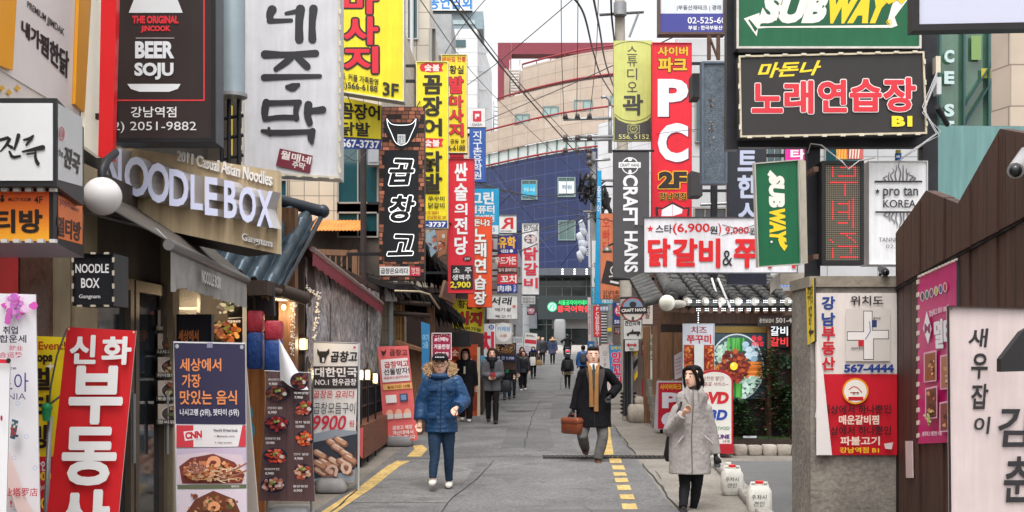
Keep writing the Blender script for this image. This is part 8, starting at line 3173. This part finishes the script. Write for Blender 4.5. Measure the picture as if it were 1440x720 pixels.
b.tube([(hx,hy-.062*H,.85*H),(hx,hy-.082*H,.78*H),(hx,hy-.097*H,.64*H)],[.009*H,.012*H,.018*H],None,8,flat=(1,.4))
add(r,T,b,'tie',mat((28,44,42),.5))
for s_ in(-1,1):
 b=MB()
 b.prism([(cx+s_*.028*H,hy-.079*H,.80*H),(cx+s_*.085*H,hy-.06*H,.82*H),(cx+s_*.075*H,hy-.086*H,.74*H),(cx+s_*.035*H,hy-.1*H,.58*H)][::s_],(0,.01,0))
 add(r,T,b,'lapel',mat((52,44,42),.6))
t=thing('briefcase','brown leather briefcase carried by the man in the overcoat','briefcase',W(804,611,17.92))
LEA=mat((122,62,38),.35,var=.2,scale=6,name='brown_leather')
bx=Vector((XW(804.5,17.95),17.95,0))
z0_,z1_=W(0,610,17.95).z,W(0,587,17.95).z
MB().rbox((0,0,(z0_+z1_)/2),(.13,.38,z1_-z0_),.02,LEA).xform(Matrix.Translation((bx.x,bx.y,0))@Matrix.Rotation(R(42),4,'Z')).build('body',None,t)
MB().rbox((0,-.0,z1_-.06),(.145,.385,.1),.02,LEA).xform(Matrix.Translation((bx.x,bx.y,0))@Matrix.Rotation(R(42),4,'Z')).build('flap',None,t)
MB().tube([(bx.x-.06,bx.y+.05,z1_),(bx.x-.05,bx.y+.04,z1_+.05),(bx.x+.05,bx.y-.04,z1_+.05),(bx.x+.06,bx.y-.05,z1_)],.012,LEA,8).build('handle',None,t)
# woman in the pale coat
PALE=(156,149,146)
r,P,T,H,Hd,hy,hx,cx=person('woman in a long pale grey coat glancing aside, one hand holding her bag strap',972,13.1,1.65,yaw=-48,J=dict(hd=(975,546),sha=(953,577),shb=(993,577),ela=(940,606,.02),elb=(1002,612,.0),wra=(957,580,.24),wrb=(1006,640,.02),hpa=(961,634),hpb=(979,634),kna=(963,682),knb=(981,684,-.05),ana=(958,712,.14),anb=(977,716,-.1)),near=True,glv='b',hair='bob',coat=(PALE,.25,.148,0),legs=(28,27,30),shoes=(36,34,36))
b=MB()
b.loft([(hx,hy,.835*H,.06*H,.056*H),(hx,hy,.865*H,.05*H,.05*H)])
add(r,T,b,'collar',fab((50,40,38)),.009)
for s_ in(-1,1):
 b=MB()
 b.prism([(hx+s_*.03*H,hy-.06*H,.70*H),(hx+s_*.075*H,hy-.05*H,.80*H),(hx+s_*.055*H,hy-.03*H,.868*H),(hx+s_*.02*H,hy-.062*H,.82*H)][::s_],(0,-.022*H,0))
 add(r,T,b,'lapel',mat(PALE,.85,var=.14,scale=8),.01)
for x0,y0,x1,y1 in((951,621,959,611),(987,612,999,622)):
 b=MB()
 a_,c_=px_(T,x0,y0,13.1,.155),px_(T,x1,y1,13.1,.155)
 b.tube([a_,c_],.012,None,8)
 add(r,T,b,'pocket',mat((166,158,156),.8))
t=thing('shoulder_bag','black slouchy shoulder bag hanging under the arm of the woman in the pale coat','bag',W(946,649,13.2))
b=MB()
c=W(947,625,13.22)
b.loft([(c.x-.02,13.24,c.z-.2,.075,.05),(c.x-.02,13.24,c.z-.12,.095,.06),(c.x,13.24,c.z+.08,.08,.05),(c.x+.02,13.24,c.z+.18,.05,.03)])
b=crease(remesh(b,.012),.01,12)
b.mats=[mat((26,25,28),.45,var=.2)]
b.build('bag_body',None,t)
MB().tube([c+Vector((.0,-.02,.15)),W(951,585,12.95),W(958,566,13.0),W(962,572,13.25),c+Vector((.05,.06,.15))],.014,mat((26,25,28),.45),8).build('strap',None,t)
# people further off
GRY=(92,92,96)
r,P,T,H,*_=person('woman in a grey wool jacket with dark scarf and knee boots, hands folded',692,25.4,1.68,hair='bob',hc=HAIRN,coat=(GRY,.43,.125,0),legs=(28,26,28),shoes=(24,23,25),J=dict(wra=(691,529,.2),wrb=(694,530,.2),ela=(680,527,.02),elb=(706,527,.02)))
b=MB()
b.torus((0,-.01,.85*H),.05*H,.032*H,None,20,8)
b.tube([(0,-.09*H,.85*H),(.01,-.1*H,.74*H)],[.04*H,.03*H],None,10)
add(r,T,b,'scarf',fab((30,29,32)),.014)
for k in 'ab':
 add(r,T,MB().tube([P['kn'+k]-Vector((0,0,.02)),P['an'+k]],[.075,.055],None,12),'boot',mat((26,25,27),.3))
MB().rbox(W(693,527,25.1),(.12,.03,.09),.01,mat((150,40,46),.5)).single('purse',None,'small red wallet in the folded hands of the woman in the grey wool jacket','wallet')
t=thing('handbag','black handbag on the elbow of the woman in the grey wool jacket','bag',W(711,552,25.5))
b=MB().rbox(W(711,543,25.5),(.3,.16,.26),.05,mat((30,29,32),.45),4,.8)
b.build('bag_body',None,t)
MB().tube([W(708,536,25.5),W(706,524,25.45),W(712,525,25.5),W(714,536,25.5)],.012,DARKM,6).build('strap',None,t)
r,P,T,H,*_=person('young woman in a long open black coat with a pale print on her sweater',655,25.9,1.66,hair='long',coat=((30,29,33),.34,.12,0),legs=(28,28,32),shoes=(206,204,200),yaw=-12,flare=.015)
b=MB()
b.prism([(-.045,-.155,.66*H),(-.005,-.155,.66*H),(.0,-.15,.76*H),(-.04,-.15,.76*H)],(0,.02,0))
add(r,T,b,'sweater_print',mat((206,200,180),.7))
r,P,T,H,*_=person('woman in an open black coat over a bright green hooded top',713,36,1.62,hair='long',coat=((33,33,37),.42,.125,0),legs=(54,66,88),shoes=(30,29,31))
b=MB()
b.loft([(0,-.075*H,z*H,w*H,.022*H) for z,w in((.53,.035),(.7,.04),(.8,.04),(.85,.03))])
add(r,T,b,'hooded_top',fab((40,140,84)),.014)
person('dark haired person mostly hidden behind the woman in the green top',719.5,37.5,1.68,hair='long',coat=((52,54,62),.5,.12,0),legs=(40,44,54))
PUF=(34,35,42)
person('girl in a black puffer coat and white trainers walking by the yellow line',736,44,1.55,hair='long',hc=HAIRN,coat=(PUF,.44,.13,.03),shoes=(214,212,208))
person('person with dark hair close behind the girl in the black puffer coat',734,46.5,1.68,hair='long',hc=HAIRN,coat=((66,44,44),.48,.12,0))
r,P,T,H,*_=person('woman with a blue hood and dark clothes carrying bags by the poster stand',750,55,1.55,hair='long',coat=((36,36,42),.45,.13,0),legs=(34,34,38))
add(r,T,MB().loft([(0,.03,.83*H,.12*H,.08*H),(0,.02,.9*H,.075*H,.075*H),(0,.03,.985*H,.055*H,.06*H),(0,.03,1.0*H,.02*H,.02*H)]),'hood',fab((40,60,120)))
t=thing('tote_bag','white canvas bag held in front of the woman with the blue hood','bag',W(749,515,54.7))
MB().rbox(W(749,508,54.7),(.3,.1,.42),.04,mat((216,212,206),.7),3,.92).build('bag_body',None,t)
MB().tube([W(746,502,54.7),W(747,496,54.8),W(751,496,54.8),W(752,502,54.7)],.02,mat((60,56,56),.6),6).build('strap',None,t)
t=thing('tote_bag','tan slouchy bag at the side of the woman with the blue hood','bag',W(758,516,54.8))
MB().rbox(W(758,510,54.8),(.34,.14,.28),.06,mat((150,120,80),.7),3,.8).build('bag_body',None,t)
MB().tube([W(755,506,54.8),W(755,498,54.9),W(759,500,54.9),W(760,506,54.8)],.02,mat((120,90,60),.6),6).build('strap',None,t)
person('person in a long black puffer coat beside the one with a fur collar',763,70,1.72,hair='short',coat=((32,33,40),.42,.14,.03))
r,P,T,H,*_=person('person in a navy puffer jacket with a pale fur collar near the steps',777,70,1.74,hair='bob',hc=HAIRN,coat=((44,54,80),.38,.145,.03))
add(r,T,crease(MB().torus((0,.0,.865*H),.085*H,.03*H,None,20,8),.02,20),'fur_collar',fab((186,150,112)))
person('dark figure close to the poster stand, left of the puffer coats',757,73,1.7,hair='short',coat=((60,62,72),.42,.125,0))
def backpack(root,T,H,c,f=1,s=1.):
 b=MB()
 b.rbox((0,-.13*H*.9,.68*H),(.3*s,.16,.42*s),.06,None,4,.86)
 b.rbox((0,-.13*H*.9-.09,.63*H),(.22*s,.06,.2*s),.025,None,3,.9)
 b.mats=[mat(c,.6,var=.15)]
 return b.xform(T)
r,P,T,H,*_=person('small hooded walker seen from behind in khaki shorts with a black backpack',798,46,1.42,f=1,hair='none',coat=((36,36,42),.5,.15,.02),legs=(32,31,34),skirt=((150,138,112),.40))
add(r,T,MB().loft([(0,-.02,.83*H,.1*H,.08*H),(0,-.02,.9*H,.075*H,.08*H),(0,-.02,.985*H,.056*H,.062*H),(0,-.02,1.005*H,.02*H,.02*H)]),'hood',fab((36,36,42)))
backpack(r,T,H,(28,28,32)).single('backpack',None,'black backpack on the small hooded walker','backpack')
r,P,T,H,*_=person('man in a blue jacket and black beanie seen from behind beside the suited man',820,50,1.7,f=1,hair='short',coat=((44,84,140),.46,.15,.02),legs=(44,48,58))
add(r,T,MB().ell((0,-.01,.96*H),(.058*H,.062*H,.05*H)),'beanie',fab((28,28,32)))
backpack(r,T,H,(62,66,74)).single('backpack',None,'grey backpack on the man in the blue jacket','backpack')
r,P,T,H,*_=person('walker seen from behind in dark clothes by the red upright sign',838.5,62,1.7,f=1,hair='short',coat=((44,44,60),.46,.14,0))
backpack(r,T,H,(90,70,130)).single('backpack',None,'purple backpack by the red upright sign','backpack')
# scooter and rider
Ys=76
r,P,T,H,*_=person('rider in a black jacket and helmet seen from behind on a scooter',798,Ys,1.72,f=1,hair='none',coat=((34,34,38),.48,.16,0),J=dict(hpa=(795.5,489,.1),hpb=(800.5,489,.1),kna=(793.5,490,.5),knb=(802.5,490,.5),ana=(794,500,.45),anb=(802,500,.45),ela=(789.5,480,.1),elb=(806.5,480,.1),wra=(791,482,.45),wrb=(805,482,.45)))
add(r,T,MB().ell((0,0,.95*H),(.075*H,.085*H,.08*H)),'helmet',mat((30,30,34),.2))
gx,gz=XW(798,Ys),G(Ys)
s=thing('scooter','grey motor scooter with a red tail light ridden uphill toward the glass entrance','scooter',(gx,Ys,gz))
SC=mat((120,122,130),.3,.2,var=.1)
for y in(-.5,.72):
 MB().torus((gx,Ys+y,gz+.26),.2,.07,mat((28,28,30),.7),22,10,'x').tube([(gx-.06,Ys+y,gz+.26),(gx+.06,Ys+y,gz+.26)],.13,METAL,14).build('wheel',None,s)
MB().rbox((gx,Ys-.35,gz+.62),(.36,.7,.36),.1,SC,4,.8).rbox((gx,Ys+.2,gz+.32),(.34,.6,.1),.03,SC).rbox((gx,Ys+.62,gz+.62),(.36,.14,.6),.05,SC,3,.8).build('body',None,s)
MB().rbox((gx,Ys-.3,gz+.83),(.3,.7,.1),.04,mat((28,28,30),.5)).build('seat',None,s)
MB().rbox((gx,Ys-.72,gz+.62),(.24,.06,.12),.02,mat((206,40,60),.3,emis=.6)).build('tail_light',None,s)
MB().rbox((gx,Ys-.74,gz+.42),(.2,.02,.14),.005,mat((214,214,216),.5)).build('number_plate',None,s)
MB().tube([(gx-.34,Ys+.5,gz+1.0),(gx,Ys+.58,gz+.96),(gx+.34,Ys+.5,gz+1.0)],.025,DARKM,8).build('handlebar',None,s)
